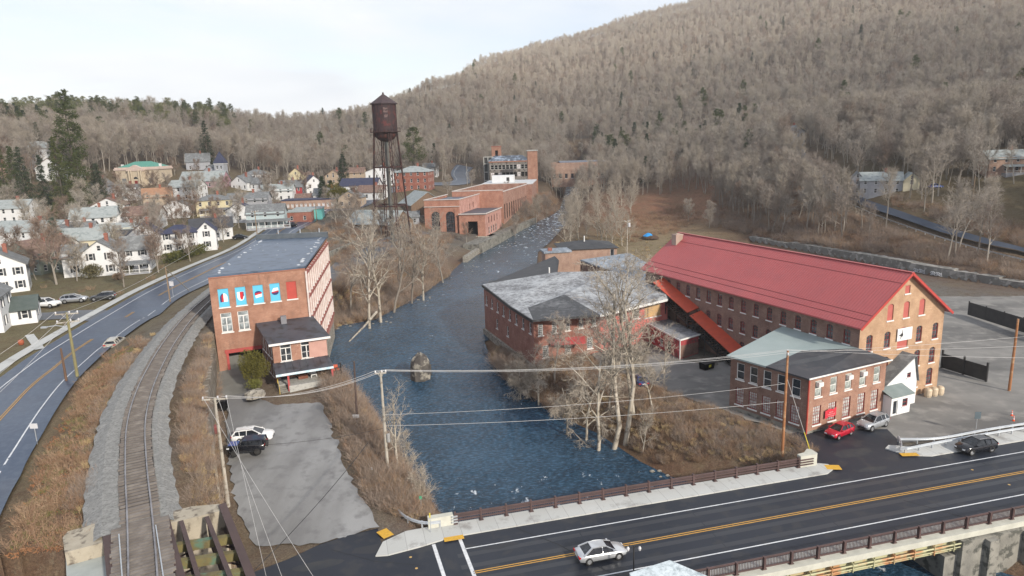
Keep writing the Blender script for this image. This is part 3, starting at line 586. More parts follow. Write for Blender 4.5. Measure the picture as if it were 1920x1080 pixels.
class Bld:
    def __init__(s, name, label, cat, loc, rz=0, group=None):
        s.root = thing(name, label, cat, loc, rz, group); s.walls = {}; s.loc = Vector(loc); s.rz = rz
    def loc_of(s, p, z=0):   # world xy -> local
        d = v2(p)-v2(s.loc); c, q = math.cos(-s.rz), math.sin(-s.rz); return (d.x*c-d.y*q, d.x*q+d.y*c)
    def faces_cam(s, p0, p1):
        u = (Vector(p1)-Vector(p0)).normalized(); n = Vector((u.y, -u.x)); c, q = math.cos(s.rz), math.sin(s.rz)
        nw = Vector((n.x*c-n.y*q, n.x*q+n.y*c)); m = (Vector(p0)+Vector(p1))/2; mw = Vector((m.x*c-m.y*q, m.x*q+m.y*c))+v2(s.loc)
        return nw.dot(-mw) > 0
    def wall(s, p0, p1, zb, zt, mat, ops=(), gable=0, depth=.22, gx=.5, zt2=None):
        # openings: (centre, sill height, width, height, kind, frame material, glass material, sill?)
        mb = s.walls.setdefault(mat.name, (MB(), mat))[0]
        p0 = v2(p0); p1 = v2(p1); Lw = (p1-p0).length; u = (p1-p0)/Lw; nin = Vector((-u.y, u.x))
        zt2 = zt if zt2 is None else zt2
        def W3(x, z, d=0): p = p0+u*x+nin*d; return (p.x, p.y, z)
        ops = [o for o in ops]; rects = [(o[0]-o[2]/2, o[1], o[0]+o[2]/2, o[1]+o[3]) for o in ops]
        ztm = max(zt, zt2)+gable
        xs = sorted({0, Lw}|{r[0] for r in rects}|{r[2] for r in rects}); zs = sorted({zb, ztm}|{r[1] for r in rects}|{r[3] for r in rects})
        for j in range(len(zs)-1):
            i = 0
            while i < len(xs)-1:
                cz = (zs[j]+zs[j+1])/2
                def hole(i): cx = (xs[i]+xs[i+1])/2; return any(r[0] < cx < r[2] and r[1] < cz < r[3] for r in rects)
                if hole(i): i += 1; continue
                k = i+1
                while k < len(xs)-1 and not hole(k): k += 1
                poly = [(xs[i], zs[j]), (xs[k], zs[j]), (xs[k], zs[j+1]), (xs[i], zs[j+1])]; i = k
                if gable:
                    gl = Lw*gx; poly = clip(poly, -gable/gl, 1, zt) if True else poly
                    poly = clip(poly, gable/(Lw-gl), 1, zt+gable+gable/(Lw-gl)*gl) if poly else poly
                elif zt != zt2: poly = clip(poly, -(zt2-zt)/Lw, 1, zt)
                if len(poly) > 2: mb.poly([W3(x, z) for x, z in poly])
        for o, r in zip(ops, rects):
            x0, z0, x1, z1 = r
            for a, b in (((x0, z0), (x0, z1)), ((x0, z1), (x1, z1)), ((x1, z1), (x1, z0)), ((x1, z0), (x0, z0))):
                mb.poly([W3(*a), W3(*a, depth), W3(*b, depth), W3(*b)])
            kind = o[4]
            if kind == 'round':
                rr_ = (x1-x0)/2; xc_ = (x0+x1)/2
                for sg in (-1, 1):
                    pts = [(xc_+sg*rr_, z1)]+[(xc_+sg*rr_*math.cos(a_), z1-rr_+rr_*math.sin(a_)) for a_ in np.linspace(0, math.pi/2, 7)]
                    if sg < 0: pts = pts[::-1]
                    mb.poly([W3(x, z, .004) for x, z in pts][::-1])
            if kind in ('arch', 'archblank'):
                hh = (x1-x0)*.22
                for sg in (0, 1):
                    xa = x0 if sg == 0 else x1; dx = (x1-x0)*.5*(1 if sg == 0 else -1)
                    pts = [(xa, z1), (xa, z1-hh), (xa+dx*.45, z1-hh*.32), (xa+dx, z1)]
                    if sg: pts = pts[::-1]
                    mb.poly([W3(x, z, .004) for x, z in pts][::-1])
            if kind == 'open':
                q = MB(); q.poly([W3(x0, z0, depth+2), W3(x1, z0, depth+2), W3(x1, z1, depth+2), W3(x0, z1, depth+2)])
                continue
            fm = o[5] if len(o) > 5 and o[5] else TRIM; gm = o[6] if len(o) > 6 and o[6] else GLASS
            kk = {'archblank': 'blank', 'round': 'multi'}.get(kind, kind)
            fr, gl_, sl, sh = winmeshes(o[2], o[3], kk, fm, gm)
            pt = W3(o[0], z0, .07); rz = math.atan2(u.y, u.x)
            wo = link('window' if kind not in ('door', 'blank', 'archblank') else {'door': 'door', 'blank': 'boarded_window', 'archblank': 'boarded_window'}[kind], fr, s.root, pt, rz)
            if gl_: link('pane', gl_, wo)
            if (len(o) < 8 or o[7]): link('sill', sl, wo, (0, -.07, 0))
            if sh: link('shutters', sh, wo, (0, -.07, 0))
        return s
    def part(s, name, mb, mat, **k): return mb.build(name, mat, s.root, **k)
    def finish(s):
        for k_, (mb, m) in s.walls.items(): mb.build('wall', m, s.root)
        return s.root
    def box_walls(s, x0, y0, x1, y1, zb, zt, mat, F_=(), R_=(), B_=(), L_=(), gable=None, rise=0):
        g = rise if gable == 'x' else 0; h = rise if gable == 'y' else 0   # gable 'y': ridge runs in y, gables on front and back
        s.wall((x0, y0), (x1, y0), zb, zt, mat, F_, h); s.wall((x1, y0), (x1, y1), zb, zt, mat, R_, g)
        s.wall((x1, y1), (x0, y1), zb, zt, mat, B_, h); s.wall((x0, y1), (x0, y0), zb, zt, mat, L_, g)
    def gable_roof(s, x0, y0, x1, y1, z, rise, axis, m, over=.4, t=.18, eave=None):
        mb = MB()
        if axis == 'x':
            ym = (y0+y1)/2; k = rise/((y1-y0)/2); ze = z-k*over
            a = (x0-over, y0-over, ze+t); b = (x1+over, y0-over, ze+t); c = (x1+over, ym, z+rise+t); d = (x0-over, ym, z+rise+t)
            e = (x1+over, y1+over, ze+t); f = (x0-over, y1+over, ze+t)
        else:
            xm = (x0+x1)/2; k = rise/((x1-x0)/2); ze = z-k*over
            a = (x1+over, y0-over, ze+t); b = (x1+over, y1+over, ze+t); c = (xm, y1+over, z+rise+t); d = (xm, y0-over, z+rise+t)
            e = (x0-over, y1+over, ze+t); f = (x0-over, y0-over, ze+t)
        mb.slab([a, b, c, d], t-.02); mb.slab([d, c, e, f], t-.02)
        return s.part('roof', mb, m)
    def hip_roof(s, x0, y0, x1, y1, z, rise, m, over=.4, inset=None, t=.15):
        mb = MB(); w_, d_ = x1-x0, y1-y0; i = inset if inset is not None else min(w_, d_)/2
        x0 -= over; y0 -= over; x1 += over; y1 += over
        if w_ >= d_: r0 = (x0+i+over, (y0+y1)/2, z+rise); r1 = (x1-i-over, (y0+y1)/2, z+rise)
        else: r0 = ((x0+x1)/2, y0+i+over, z+rise); r1 = ((x0+x1)/2, y1-i-over, z+rise)
        A, B_, C_, D_ = (x0, y0, z), (x1, y0, z), (x1, y1, z), (x0, y1, z)
        fs = [[A, B_, r1, r0], [B_, C_, r1], [C_, D_, r0, r1], [D_, A, r0]] if w_ >= d_ else [[A, B_, r0], [B_, C_, r1, r0], [C_, D_, r1], [D_, A, r0, r1]]
        for f_ in fs: mb.poly(f_)
        mb.prism([A[:2], B_[:2], C_[:2], D_[:2]], z-t, z-.003); return s.part('roof', mb, m)
    def flat_roof(s, pts, m, t=.3, name='roof'):
        mb = MB(); mb.slab(pts, t); return s.part(name, mb, m)
    def chimney(s, x, y, z0, z1, w=.35, m=None, d=None):
        mb = MB(); d = d or w; mb.box(x-w, y-d, z0, x+w, y+d, z1-.25); mb.box(x-w-.08, y-d-.08, z1-.25, x+w+.08, y+d+.08, z1); mb.box(x-w*.5, y-d*.5, z1, x+w*.5, y+d*.5, z1+.15); s.part('chimney', mb, m or BR_RED)
def row(n, L_, z, w, h, kind='arch', fm=None, gm=None, x0=None, x1=None, sill=True):
    x0 = L_/(2*n) if x0 is None else x0; x1 = L_-L_/(2*n) if x1 is None else x1
    return [(x0+(x1-x0)*i/max(1, n-1), z, w, h, kind, fm, gm, sill) for i in range(n)]
# ================================================================== the long mill with the red roof
def long_mill():
    zb = 0; A = v2(P(1613.7, 608, 12.1)); Bp = v2(P(1771.4, 579.4, 12.1)); u = (Bp-A).normalized(); rz = math.atan2(u.y, u.x); W = (Bp-A).length
    b = Bld('brick_mill', 'long four storey brick mill with red metal gable roof and covered outside stair', 'mill', (A.x, A.y, 0), rz)
    Lm = 49.6; ze = 12.1; rise = 6.0
    RF = M('red_metal_roof', (.45, .10, .10), (.40, .088, .09), .45, .12, detail=9, c3=(.37, .09, .095), s3=.35, l3=(.45, .8), stretch=(1, 1, .4))
    wr = REDTRIM; gl = glassmat('mill_glass', (.045, .05, .055)); rb = M('faded_red_board', (.42, .11, .09), (.36, .09, .08), .8)
    G = []   # gable front windows, from the picture
    fx = [1.9, 5.3, 8.2, 11.6, 14.9]
    G += [(x, 8.0, 1.15, 2.35, 'arch', wr, gl) for x in (fx[0], fx[1], fx[3], fx[4])]+[(8.4, 7.6, 2.1, 3.0, 'archblank', rb)]
    G += [(x, 4.5, 1.15, 2.3, 'arch', wr, gl) for x in (5.3, 11.6, 14.7)]+[(14.6, 1.2, 1.2, 2.5, 'arch', wr, gl), (11.6, 1.3, 1.1, 2.2, 'arch', wr, gl)]
    G += [(x, 11.9, 1.15, 2.3, 'archblank', rb) for x in (5.5, 8.6, 11.7)]+[(8.5, 15.3, 1.0, 1.1, 'blank', rb)]
    # left long facade (seen from outside its left end is the far end)
    Lr = row(17, Lm, 8.9, 1.1, 2.1, 'arch', wr, gl, 2.0, Lm-2.0)+row(17, Lm, 5.4, 1.1, 2.1, 'arch', wr, gl, 2.0, Lm-2.0)+row(17, Lm, 1.9, 1.1, 2.1, 'arch', wr, gl, 2.0, Lm-2.0)
    b.wall((0, 0), (W, 0), -1.5, ze, BR_TAN, G, rise)
    b.wall((W, 0), (W, Lm), -1.5, ze, BR_TAN, row(12, Lm, 8.4, 1.1, 2.3, 'arch', wr, gl))
    b.wall((W, Lm), (0, Lm), -1.5, ze, BR_BROWN, (), rise)
    b.wall((0, Lm), (0, 0), -1.5, ze, BR_BROWN, Lr)  # shade of this side is put into a darker brick colour than the gable
    rr = b.gable_roof(0, 0, W, Lm, ze, rise, 'y', RF, over=.75, t=.22)
    # standing seams as fine ribs
    s_ = MB(); n = 108
    for i in range(n+1):
        y = -.7+(Lm+1.4)*i/n
        for sg in (-1, 1):
            xa = W/2+sg*(W/2+.73); s_.bar((xa, y, ze-rise/(W/2)*.73+.215), (W/2+sg*.05, y, ze+rise+.2), .035, .05)
    s_.build('ribs', M('red_roof_ribs', (.36, .08, .085), rough=.5), rr)
    c = MB()
    for fr_ in (.12, .22, .80):
        for sg in (-1, 1): xl = W/2+sg*(W/2+.73)*(1-fr_); zl = ze+rise-(rise/(W/2))*abs(xl-W/2)+.235; c.bar((xl, -.74, zl), (xl, Lm+.74, zl), .09, .05)
    c.build('panel_laps', M('dark_red_lap', (.27, .06, .06), (.22, .05, .05)), rr)
    c = MB(); c.bar((W/2, -.78, ze+rise+.25), (W/2, Lm+.78, ze+rise+.25), .5, .07); c.build('ridge_cap', RF, rr)
    f = MB()
    for sg in (-1, 1): f.bar((W/2+sg*(W/2+.75), -.78, ze-.55+.02), (W/2, -.78, ze+rise+.08), .06, .34)
    b.part('barge_board', f, M('red_fascia', (.42, .05, .04), (.36, .04, .035), .5))
    b.chimney(W/2-2.0, Lm-1.6, ze+3.6, ze+rise+.3, .8, M('pale_chimney_brick', (.4, .3, .25), (.33, .25, .2)), .7)
    # sign board with a dark heron like mark
    s_ = MB(); s_.box(7.0, -.22, 8.75, 9.85, -.12, 10.5); so = b.part('sign_board', s_, M('sign_white', (.75, .76, .77), (.7, .7, .72), .5))
    q = MB(); mk = [(7.62, 8.95), (7.72, 8.95), (7.78, 9.35), (7.98, 9.3), (8.12, 9.55), (7.98, 9.85), (7.93, 10.25), (7.85, 10.3), (7.82, 9.9), (7.62, 9.7), (7.35, 9.65), (7.3, 9.5), (7.6, 9.45)]
    q.poly([(x, -.226, z) for x, z in mk]); q.build('mark', DARK, so)
    q = MB()
    for x, h_ in ((8.55, .35), (8.75, .2), (8.95, .2), (9.15, .2), (9.35, .35)): q.box(x-.05, -.228, 9.45, x+.05, -.222, 9.45+h_)
    q.build('lettering', M('grey_lettering', (.55, .57, .6)), so)
    # covered outside stair along the long side: dark steps below, red sheet roof above
    def st_(y, z, out): return (-out, y, z)
    segs = [((43.2, 8.2), (33.5, 4.6)), ((32.0, 4.2), (22.0, .2))]
    dk = MB(); rf = MB(); rl_ = MB()
    for (y0, z0), (y1, z1) in segs:
        n = 16
        for i in range(n):
            t = i/n; y = y0+(y1-y0)*t; z = z0+(z1-z0)*t; dk.box(-2.0, y-.6, z-.05, -.35, y, z+.03)
        dk.bar((-2.05, y0, z0-.1), (-2.05, y1, z1-.1), .08, .35); dk.bar((-.4, y0, z0-.1), (-.4, y1, z1-.1), .08, .35)
        for j in range(13):
            t = j/12; y = y0+(y1-y0)*t; z = z0+(z1-z0)*t; rl_.bar((-2.07, y, z), (-2.07, y, z+1.0), .06, .06)
        rl_.bar((-2.07, y0, z0+1.05), (-2.07, y1, z1+1.05), .08, .08)
        rl_.bar((-2.07, y0, z0+.55), (-2.07, y1, z1+.55), .05, .05)
        a, c_ = (y0+.4, z0+2.55), (y1-.4, z1+2.55)
        rf.slab([(-2.45, a[0], a[1]-.3), (-.02, a[0], a[1]+.3), (-.02, c_[0], c_[1]+.3), (-2.45, c_[0], c_[1]-.3)], .12)
        for t in (0, .33, .66, 1):
            y = y0+(y1-y0)*t; z = z0+(z1-z0)*t; dk.bar((-2.1, y, z-2 if z > 3 else 0), (-2.1, y, z+2.3), .12, .12)
    dk.box(-2.1, 32.0, 4.2, -.3, 33.6, 4.35); dk.box(-2.1, 43.2, 8.15, -.3, 45.5, 8.3)
    for y in (32.2, 33.4, 43.4, 45.3): dk.bar((-2.0, y, 0), (-2.0, y, 8 if y > 40 else 4.3), .14, .14)
    st_o = b.part('outside_stair', dk, DARK); rl_.build('railing', DARK, st_o)
    rf.build('stair_roof', M('orange_red_sheet', (.50, .07, .03), (.42, .06, .03), .5), st_o)
    # pale tanks by the right end of the gable
    b.finish()
    tk = thing('water_butt', 'cream barrels standing in a row against the tan mill gable', 'barrel', tuple(b.root.matrix_basis @ Vector((13.0, -1.2, 0))), rz, 'cream barrels by the gable')
    q = MB(); q.lathe([(0, 0), (.42, 0), (.5, .3), (.5, 1.0), (.42, 1.2), (0, 1.2)], 14); q.build('body', M('cream_plastic', (.55, .45, .33), rough=.5), tk); q = MB(); q.lathe([(.3, 1.2), (.3, 1.28), (0, 1.28)], 12); q.build('lid', M('cream_plastic', (.55, .45, .33)), tk)
    for dx in (1.1, 2.2): dup(tk, tuple(b.root.matrix_basis @ Vector((13.0+dx, -1.2-.1*dx, 0))), rz)
    return b, W, Lm
MILL, MW, ML = long_mill()
def mp(x, y, z=0): return MILL.root.matrix_basis @ Vector((x, y, z))
# ================================================================== two storey brick office
def office():
    c = v2(P(1511, 815, 0)); rr_ = v2(P(1654, 775, 0)); l = v2(P(1367, 765, 0)); u = (rr_-c).normalized(); rz = math.atan2(u.y, u.x); W = (rr_-c).length
    b = Bld('brick_office', 'two storey brown brick block with flat dark roof at the foot of the long mill', 'office building', (c.x, c.y, 0), rz)
    n = Vector((-u.y, u.x)); D = 14.0; bl_ = b.loc_of(l); Lx, Ly = bl_; Lx = -1.0 if Lx < -3 else Lx
    h = 7.5; pg = M('board_and_curtain', (.5, .52, .48), (.35, .38, .36), .5); gl = glassmat('curtain_glass', (.2, .22, .21), .2)
    F1 = row(5, W, 4.7, 1.2, 2.15, 'sash', TRIM, gl, 1.7, W-1.7)
    F0 = [(1.7, 1.0, 1.35, 2.5, 'multi', REDTRIM, GLASSW), (4.4, 1.0, 1.35, 2.5, 'multi', REDTRIM, GLASSW), (7.0, .9, 1.35, 2.8, 'multi', REDTRIM, GLASSW), (9.7, .9, 1.35, 2.8, 'multi', REDTRIM, GLASSW), (12.2, .9, 1.35, 2.8, 'multi', REDTRIM, GLASSW)]
    F0 = [o for o in F0 if o[0] < W-.8]
    b.wall((0, 0), (W, 0), .0, h, BR_OFF, F1+F0)
    P0 = (0, 0); P1 = (Lx, Ly); Ll = math.hypot(Lx, Ly)
    b.wall(P1, P0, .0, h, BR_BROWN, row(5, Ll, 4.6, 1.2, 2.3, 'sash', TRIM, GLASS, 1.6, Ll-1.7)+row(5, Ll, 1.0, 1.25, 2.4, 'multi', REDTRIM, GLASSW, 1.6, Ll-1.7))
    bk = b.loc_of(v2(mp(-.02, 13.5))); bk2 = b.loc_of(v2(mp(-.02, -.0))); 
    b.wall((W, 0), (W, 3.2), 0, h, BR_BROWN, ()); b.wall(bk, P1, 0, h, BR_BROWN, ())
    f = MB(); f.box(-.06, -.06, -.6, W+.06, .3, .35)
    uL = Vector((Lx, Ly)).normalized(); f.obox(Vector((Lx, Ly))/2+Vector((-uL.y, uL.x))*-.08, uL, Ll/2, .14, -.8, .45); b.part('foundation', f, OLDCONC)
    dkr = M('membrane_roof', (.035, .038, .045), (.05, .052, .06), .55, .3, c3=(.06, .06, .065), s3=.8)
    ov = .45; e0 = (-ov-.1, -ov, h+.1); e1 = (W+ov, -ov, h+.1)
    p1 = (Lx-.5, Ly+.3, h+.15); mid = (Lx*.5-.4, Ly*.5, h+.12)
    cen = (W*.46, Ly*.62, h+.62); bkL = (bk[0]+.02, bk[1], h+1.15); bkR = (bk2[0], bk2[1], h+1.3); rgt = (W+ov, 3.4, h+.3)
    mb = MB(); mb.slab([e0, e1, rgt, bkR, cen, mid], .22); b.part('roof', mb, dkr)
    mb = MB(); mb.slab([mid, cen, bkR, bkL, p1], .22); b.part('roof', mb, M('pale_membrane_roof', (.30, .36, .36), (.26, .32, .32), .5, .3))
    g = MB(); g.bar((-ov-.1, -ov-.04, h+.05), (W+ov, -ov-.04, h+.05), .1, .16); b.part('gutter', g, TRIM)
    g = MB(); g.bar((-.12, -.12, h), (-.12, -.12, .1), .16, .16); b.part('downpipe', g, M('red_downpipe', (.4, .06, .04), rough=.5))
    for x in (1.7, 7.0, 9.6):
        a = MB(); a.box(x-.4, -.42, 6.15, x+.4, .05, 6.7); a.box(x-.34, -.45, 6.2, x+.34, -.42, 6.65); b.part('air_conditioner', a, TRIM)
    s_ = MB()
    if True:
        n_ = 10
        for i in range(n_):
            x0 = 2.9+i*.2; x1 = x0+.2; d0 = -.25-.06*math.sin(i*1.2); d1 = -.25-.06*math.sin((i+1)*1.2); z0 = 2.5+.09*math.sin(i*.6)+i*.02; z1 = 2.5+.09*math.sin((i+1)*.6)+(i+1)*.02
            s_.poly([(x0, d0, z0-.95), (x1, d1, z1-.95), (x1, d1, z1+.15), (x0, d0, z0+.15)])
        so = b.part('banner', s_, M('red_banner', (.55, .03, .05), (.5, .03, .05), .6))
        t_ = MB()
        for j, (a_, b_) in enumerate(((.5, 1.5), (.35, 1.65), (.6, 1.3))):
            xx = a_
            while xx < b_: t_.box(2.9+xx, -.335, 1.8+j*.26, 2.9+xx+.09, -.33, 1.88+j*.26); xx += .15
        t_.build('lettering', M('pink_lettering', (.75, .45, .45)), so)
    b.finish(); return b, W
GLASSW = glassmat('white_blinds', (.3, .31, .3), .3)
BR_OFF = brick('office_brick', (.36, .19, .13), (.29, .15, .105), (.42, .33, .27), (.15, .07, .05), .5)
OFF, OW = office()
def sheds():
    o = MILL.root.location; b = Bld('white_shed', 'white boarded steep gabled entrance block between the office and the mill gable', 'annex', tuple(o), MILL.rz)
    x0, x1, y0, xr = 2.5, 9.35, -1.9, 8.5
    b.wall((x0, y0), (x1, y0), -.3, 3.3, WHITE, [(5.2, 4.0, .75, .7, 'sash', REDTRIM, GLASS)], 3.7, gx=(xr-x0)/(x1-x0)); b.wall((x1, y0), (x1, -.02), -.3, 3.3, WHITE); b.wall((x0, -.02), (x0, y0), -.3, 3.3, WHITE)
    mb = MB(); sl = 3.7/(xr-x0); mb.slab([(x0-.35, y0-.3, 3.45-.35*sl), (xr, y0-.3, 7.15), (xr, -.02, 7.15), (x0-.35, -.02, 3.45-.35*sl)], .16); sr = 3.7/(x1-xr); mb.slab([(xr, y0-.3, 7.15), (x1+.1, y0-.3, 3.4), (x1+.1, -.02, 3.4), (xr, -.02, 7.15)], .12)
    b.part('roof', mb, M('grey_shingles', (.17, .18, .185), (.12, .125, .13), .85, 2, c3=(.23, .24, .24), s3=1))
    b.wall((2.3, y0-1.8), (5.9, y0-1.8), -.3, 2.7, WHITE, [(.8, .1, .9, 2.0, 'door', TRIM, GLASS, False), (2.6, 1.0, 1.0, 1.1, 'sash', REDTRIM, GLASS)]); b.wall((5.9, y0-1.8), (5.9, y0), -.3, 2.7, WHITE); b.wall((2.3, y0), (2.3, y0-1.8), -.3, 2.7, WHITE)
    mb = MB(); mb.slab([(2.0, y0-2.1, 2.75), (6.3, y0-2.1, 2.75), (6.3, y0-.01, 3.5), (2.0, y0-.01, 3.5)], .13); b.part('roof', mb, M('green_grey_roof', (.2, .24, .24), (.16, .2, .2), .7))
    q = MB(); q.box(6.2, y0-.04, 2.9, 7.8, y0-.003, 3.4); b.part('name_board', q, M('pale_board', (.66, .67, .68)))
    b.finish()
sheds()
# ================================================================== left brick mill with painted panels
def left_mill():
    Q = LBQ; o = Q[0]; u = (Vector(Q[1])-Vector(Q[0])).normalized(); rz = math.atan2(u.y, u.x)
    b = Bld('brick_mill_block', 'tall orange brick mill with painted blue panels and blue-grey flat roof by the track', 'mill', (o[0], o[1], 0), rz)
    q = [b.loc_of(p) for p in Q]; zt = 19.5; zr = 18.6; W = q[1][0]
    blue = M('panel_blue', (.08, .42, .62), (.1, .45, .65), .6)
    xs = [1.75, 4.1, 6.55, 8.95, 11.35]
    ops = [(x, 14.7, 1.45, 2.75, 'blank', blue) for x in xs[:4]]+[(xs[4], 14.75, 1.45, 2.7, 'blank', M('red_board', (.42, .06, .045), rough=.7))]
    ops += [(x, 10.9, 1.5, 2.9, 'tall', TRIM, GLASSL) for x in xs[:2]]
    ops += [(4.0, 3.0, 5.4, 4.7, 'open')]
    b.wall(q[0], q[1], -4, zt, BR_ORANGE, ops)
    b.wall(q[3], q[0], -1, zt, BR_ORANGE, row(8, 38, 14.6, 1.4, 2.7, 'arch', TRIM, GLASS))
    b.wall(q[2], q[3], -1, zt, BR_ORANGE)
    # right flank: closely set white windows in four storeys between brick piers
    Lr = math.hypot(q[2][0]-q[1][0], q[2][1]-q[1][1]); ops = []
    for z, h_ in ((15.3, 2.7), (11.7, 2.6), (8.1, 2.6), (4.7, 2.3)): ops += row(13, Lr, z, 1.75, h_, 'far', TRIM, PALEW)
    b.wall(q[1], q[2], 2.5, zt-.5, M('pink_flank_brick', (.40, .2, .17), (.33, .15, .12)), ops)
    b.wall(q[1], q[2], -3.5, 2.5, STONE)
    pr = MB(); uu = (Vector(q[2])-Vector(q[1])).normalized(); nn = Vector((uu.y, -uu.x))
    for i in range(14):
        p = Vector(q[1])+uu*(Lr*i/13); pr.obox(p+nn*.1, uu, .26, .12, 4.4, 18.8)
    b.part('white_piers', pr, M('white_weathered', (.66, .62, .6), (.55, .45, .42), .7))
    bd = MB()
    for zb_ in (4.0, 7.35, 10.95, 14.55, 18.35): bd.obox((Vector(q[1])+Vector(q[2]))/2+nn*.14, uu, Lr/2, .15, zb_-.02, zb_+.42)
    b.part('brick_bands', bd, M('red_bands', (.33, .11, .09), (.26, .09, .075), .8))
    # roof with a parapet at the far end
    rm = M('blue_membrane_roof', (.06, .09, .14), (.085, .12, .18), .4, .25, c3=(.04, .06, .095), s3=.7)
    cc_ = [Vector(a) for a in q]; ce = sum(cc_, Vector((0, 0)))/4; ins = [c_+(ce-c_).normalized()*.15 for c_ in cc_]
    mb = MB(); mb.slab([(p.x, p.y, zt+.12+(.0 if i < 2 else .25)) for i, p in enumerate([c_+(c_-ce).normalized()*.25 for c_ in cc_])], .3); ro = b.part('roof', mb, rm)
    pm = MB(); r2 = random.Random(4)
    for side in (0, 1):
        for i in range(22):
            t = r2.uniform(.02, .97); base = ins[0].lerp(ins[3], t) if side == 0 else ins[1].lerp(ins[2], t); base = base+Vector((1, 0))*(r2.uniform(.7, 1.3) if side == 0 else -r2.uniform(.5, 1.1))
            a = 0; k_ = 7; rr_ = r2.uniform(.12, .4); zz_ = zt+.125+.25*t+.008
            pm.poly([(base.x+rr_*math.cos(6.28*j/k_)*r2.uniform(.5, 1), base.y+rr_*2.2*math.sin(6.28*j/k_)*r2.uniform(.5, 1), zz_+.02) for j in range(k_)])
    for i in range(14):
        t = r2.uniform(.05, .9); s_ = r2.uniform(.15, .85); base = ins[0].lerp(ins[1], s_).lerp(ins[3].lerp(ins[2], s_), t); rr_ = r2.uniform(.1, .25)
        pm.poly([(base.x+rr_*math.cos(6.28*j/6)*r2.uniform(.5, 1), base.y+rr_*math.sin(6.28*j/6)*r2.uniform(.5, 1), zt+.16+.25*t) for j in range(6)])
    so = pm.build('snow_patches', M('old_snow', (.7, .72, .75)), ro)
    mb = MB(); ub = (cc_[2]-cc_[3]).normalized(); mb.obox((cc_[2]+cc_[3])/2, ub, (cc_[2]-cc_[3]).length/2+.3, .45, zt+.1, zt+1.3); b.part('parapet', mb, M('slate_parapet', (.07, .085, .1), (.1, .115, .13), .6))
    mb = MB()
    for t in (.3, .62, .9):
        p = cc_[3].lerp(cc_[2], t); mb.cyl(p.x, p.y-.2, zt+1.3, zt+2.1, .12, n=8)
    b.part('vent_pipe', mb, GALV)
    mb = MB(); mb.bar((0, -.06, zt-.15), (W, -.06, zt-.15), .2, .35); b.part('cornice', mb, M('brick_cornice', (.42, .18, .12), (.36, .15, .1), .8))
    for y_, z_ in ((0, 10.9), (0, 14.7)): pass
    # red steel lintel and posts of the drive through opening
    mb = MB(); mb.box(1.0, -.14, 7.65, 7.2, .25, 8.2); mb.box(1.15, -.12, 3.4, 1.5, .2, 7.65); mb.box(6.35, -.12, 4.2, 6.65, .2, 7.65); b.part('steel_lintel', mb, M('red_steel', (.4, .07, .06), (.32, .05, .05), .6))
    mb = MB(); mb.box(.4, 7, 4, 9.5, 7.2, 8.5); b.part('shade_backing', mb, BLACK); mb = MB(); mb.box(.5, .3, 7.5, 12, 8, 7.7); b.part('shade_ceiling', mb, BLACK)  # near-black sheets stand in for the shade inside the drive-through
    # paint on the panels: white and red-blue half shapes
    red = M('panel_red', (.5, .02, .03)); navy = M('panel_navy', (.03, .03, .12)); wh = M('panel_white', (.78, .78, .78))
    pan = [o for o in b.root.children if o.name.startswith('boarded_window')][:4]
    def half(cx, cz, w_, h_, side, n=12):  # side: 'up' arch, 'down' U, 'left','right'
        pts = []
        for i in range(n+1):
            a = math.pi*i/n
            if side == 'up': pts.append((cx+w_*math.cos(a), cz+h_*math.sin(a)))
            if side == 'down': pts.append((cx-w_*math.cos(a), cz-h_*math.sin(a)))
            if side == 'left': pts.append((cx-w_*math.sin(a), cz+h_*math.cos(a)))
            if side == 'right': pts.append((cx+w_*math.sin(a), cz-h_*math.cos(a)))
        return pts
    def paint(par, nm, pts, m, y=.045): q_ = MB(); q_.poly([(x, y, z) for x, z in pts]); q_.build(nm, m, par)
    a = pan[0]; paint(a, 'painted_arch', [(.55, .75)]+half(.02, 1.3, .53, .75, 'up')+[(-.51, .75)], wh); paint(a, 'painted_half', [(-.03, .75), (-.03, 2.04)]+half(.02, 1.3, .53, .75, 'up')[7:]+[(-.51, .75)], navy, .042); paint(a, 'painted_stripe', [(-.03, .75), (-.03, 1.9), (-.25, 1.7), (-.3, .75)], red, .039)
    a = pan[1]; paint(a, 'painted_shield', [(.5, 2.0)]+half(.0, 1.3, -.5, .65, 'down')[0:0]+[(-.5, 2.0)]+half(0, 1.3, .5, .65, 'down'), wh); paint(a, 'painted_half', [(.32, 1.98), (-.1, 1.98)]+half(.11, 1.3, .22, .5, 'down'), red, .042); paint(a, 'painted_stripe', [(.45, 1.98), (.32, 1.98), (.33, 1.2), (.45, 1.4)], navy, .039)
    a = pan[2]; paint(a, 'painted_ball', half(0, 1.45, .52, .38, 'up')+[(-.5, 1.2), (.5, 1.3)], navy); paint(a, 'painted_base', [(-.4, .75), (.5, .95), (.52, 1.4), (-.45, 1.2)], wh, .042); paint(a, 'painted_stripe', [(-.5, 1.5), (.5, 1.62), (.5, 1.42), (-.45, 1.22)], red, .039)
    a = pan[3]; paint(a, 'painted_ball', half(0, 1.35, .52, .42, 'down')+[(.5, 1.6), (-.5, 1.4)], navy); paint(a, 'painted_base', [(-.5, 1.45), (.5, 1.6), (.45, 2.05), (-.2, 2.0)], wh, .042); paint(a, 'painted_stripe', [(-.5, 1.42), (.52, 1.58), (.5, 1.38), (-.48, 1.25)], red, .039)
    # --- front annex: two storeys with dark shed roof and porch
    ax0, ax1 = 6.2, 14.6; fy = -8.2; az0 = 4.6
    def tr(x, y): return (x, y)
    dk = M('annex_roof', (.045, .05, .065), (.06, .065, .08), .5, .35, c3=(.03, .03, .035), s3=.8); PK = brick('annex_brick', (.40, .21, .14), (.33, .16, .11), (.45, .34, .28))
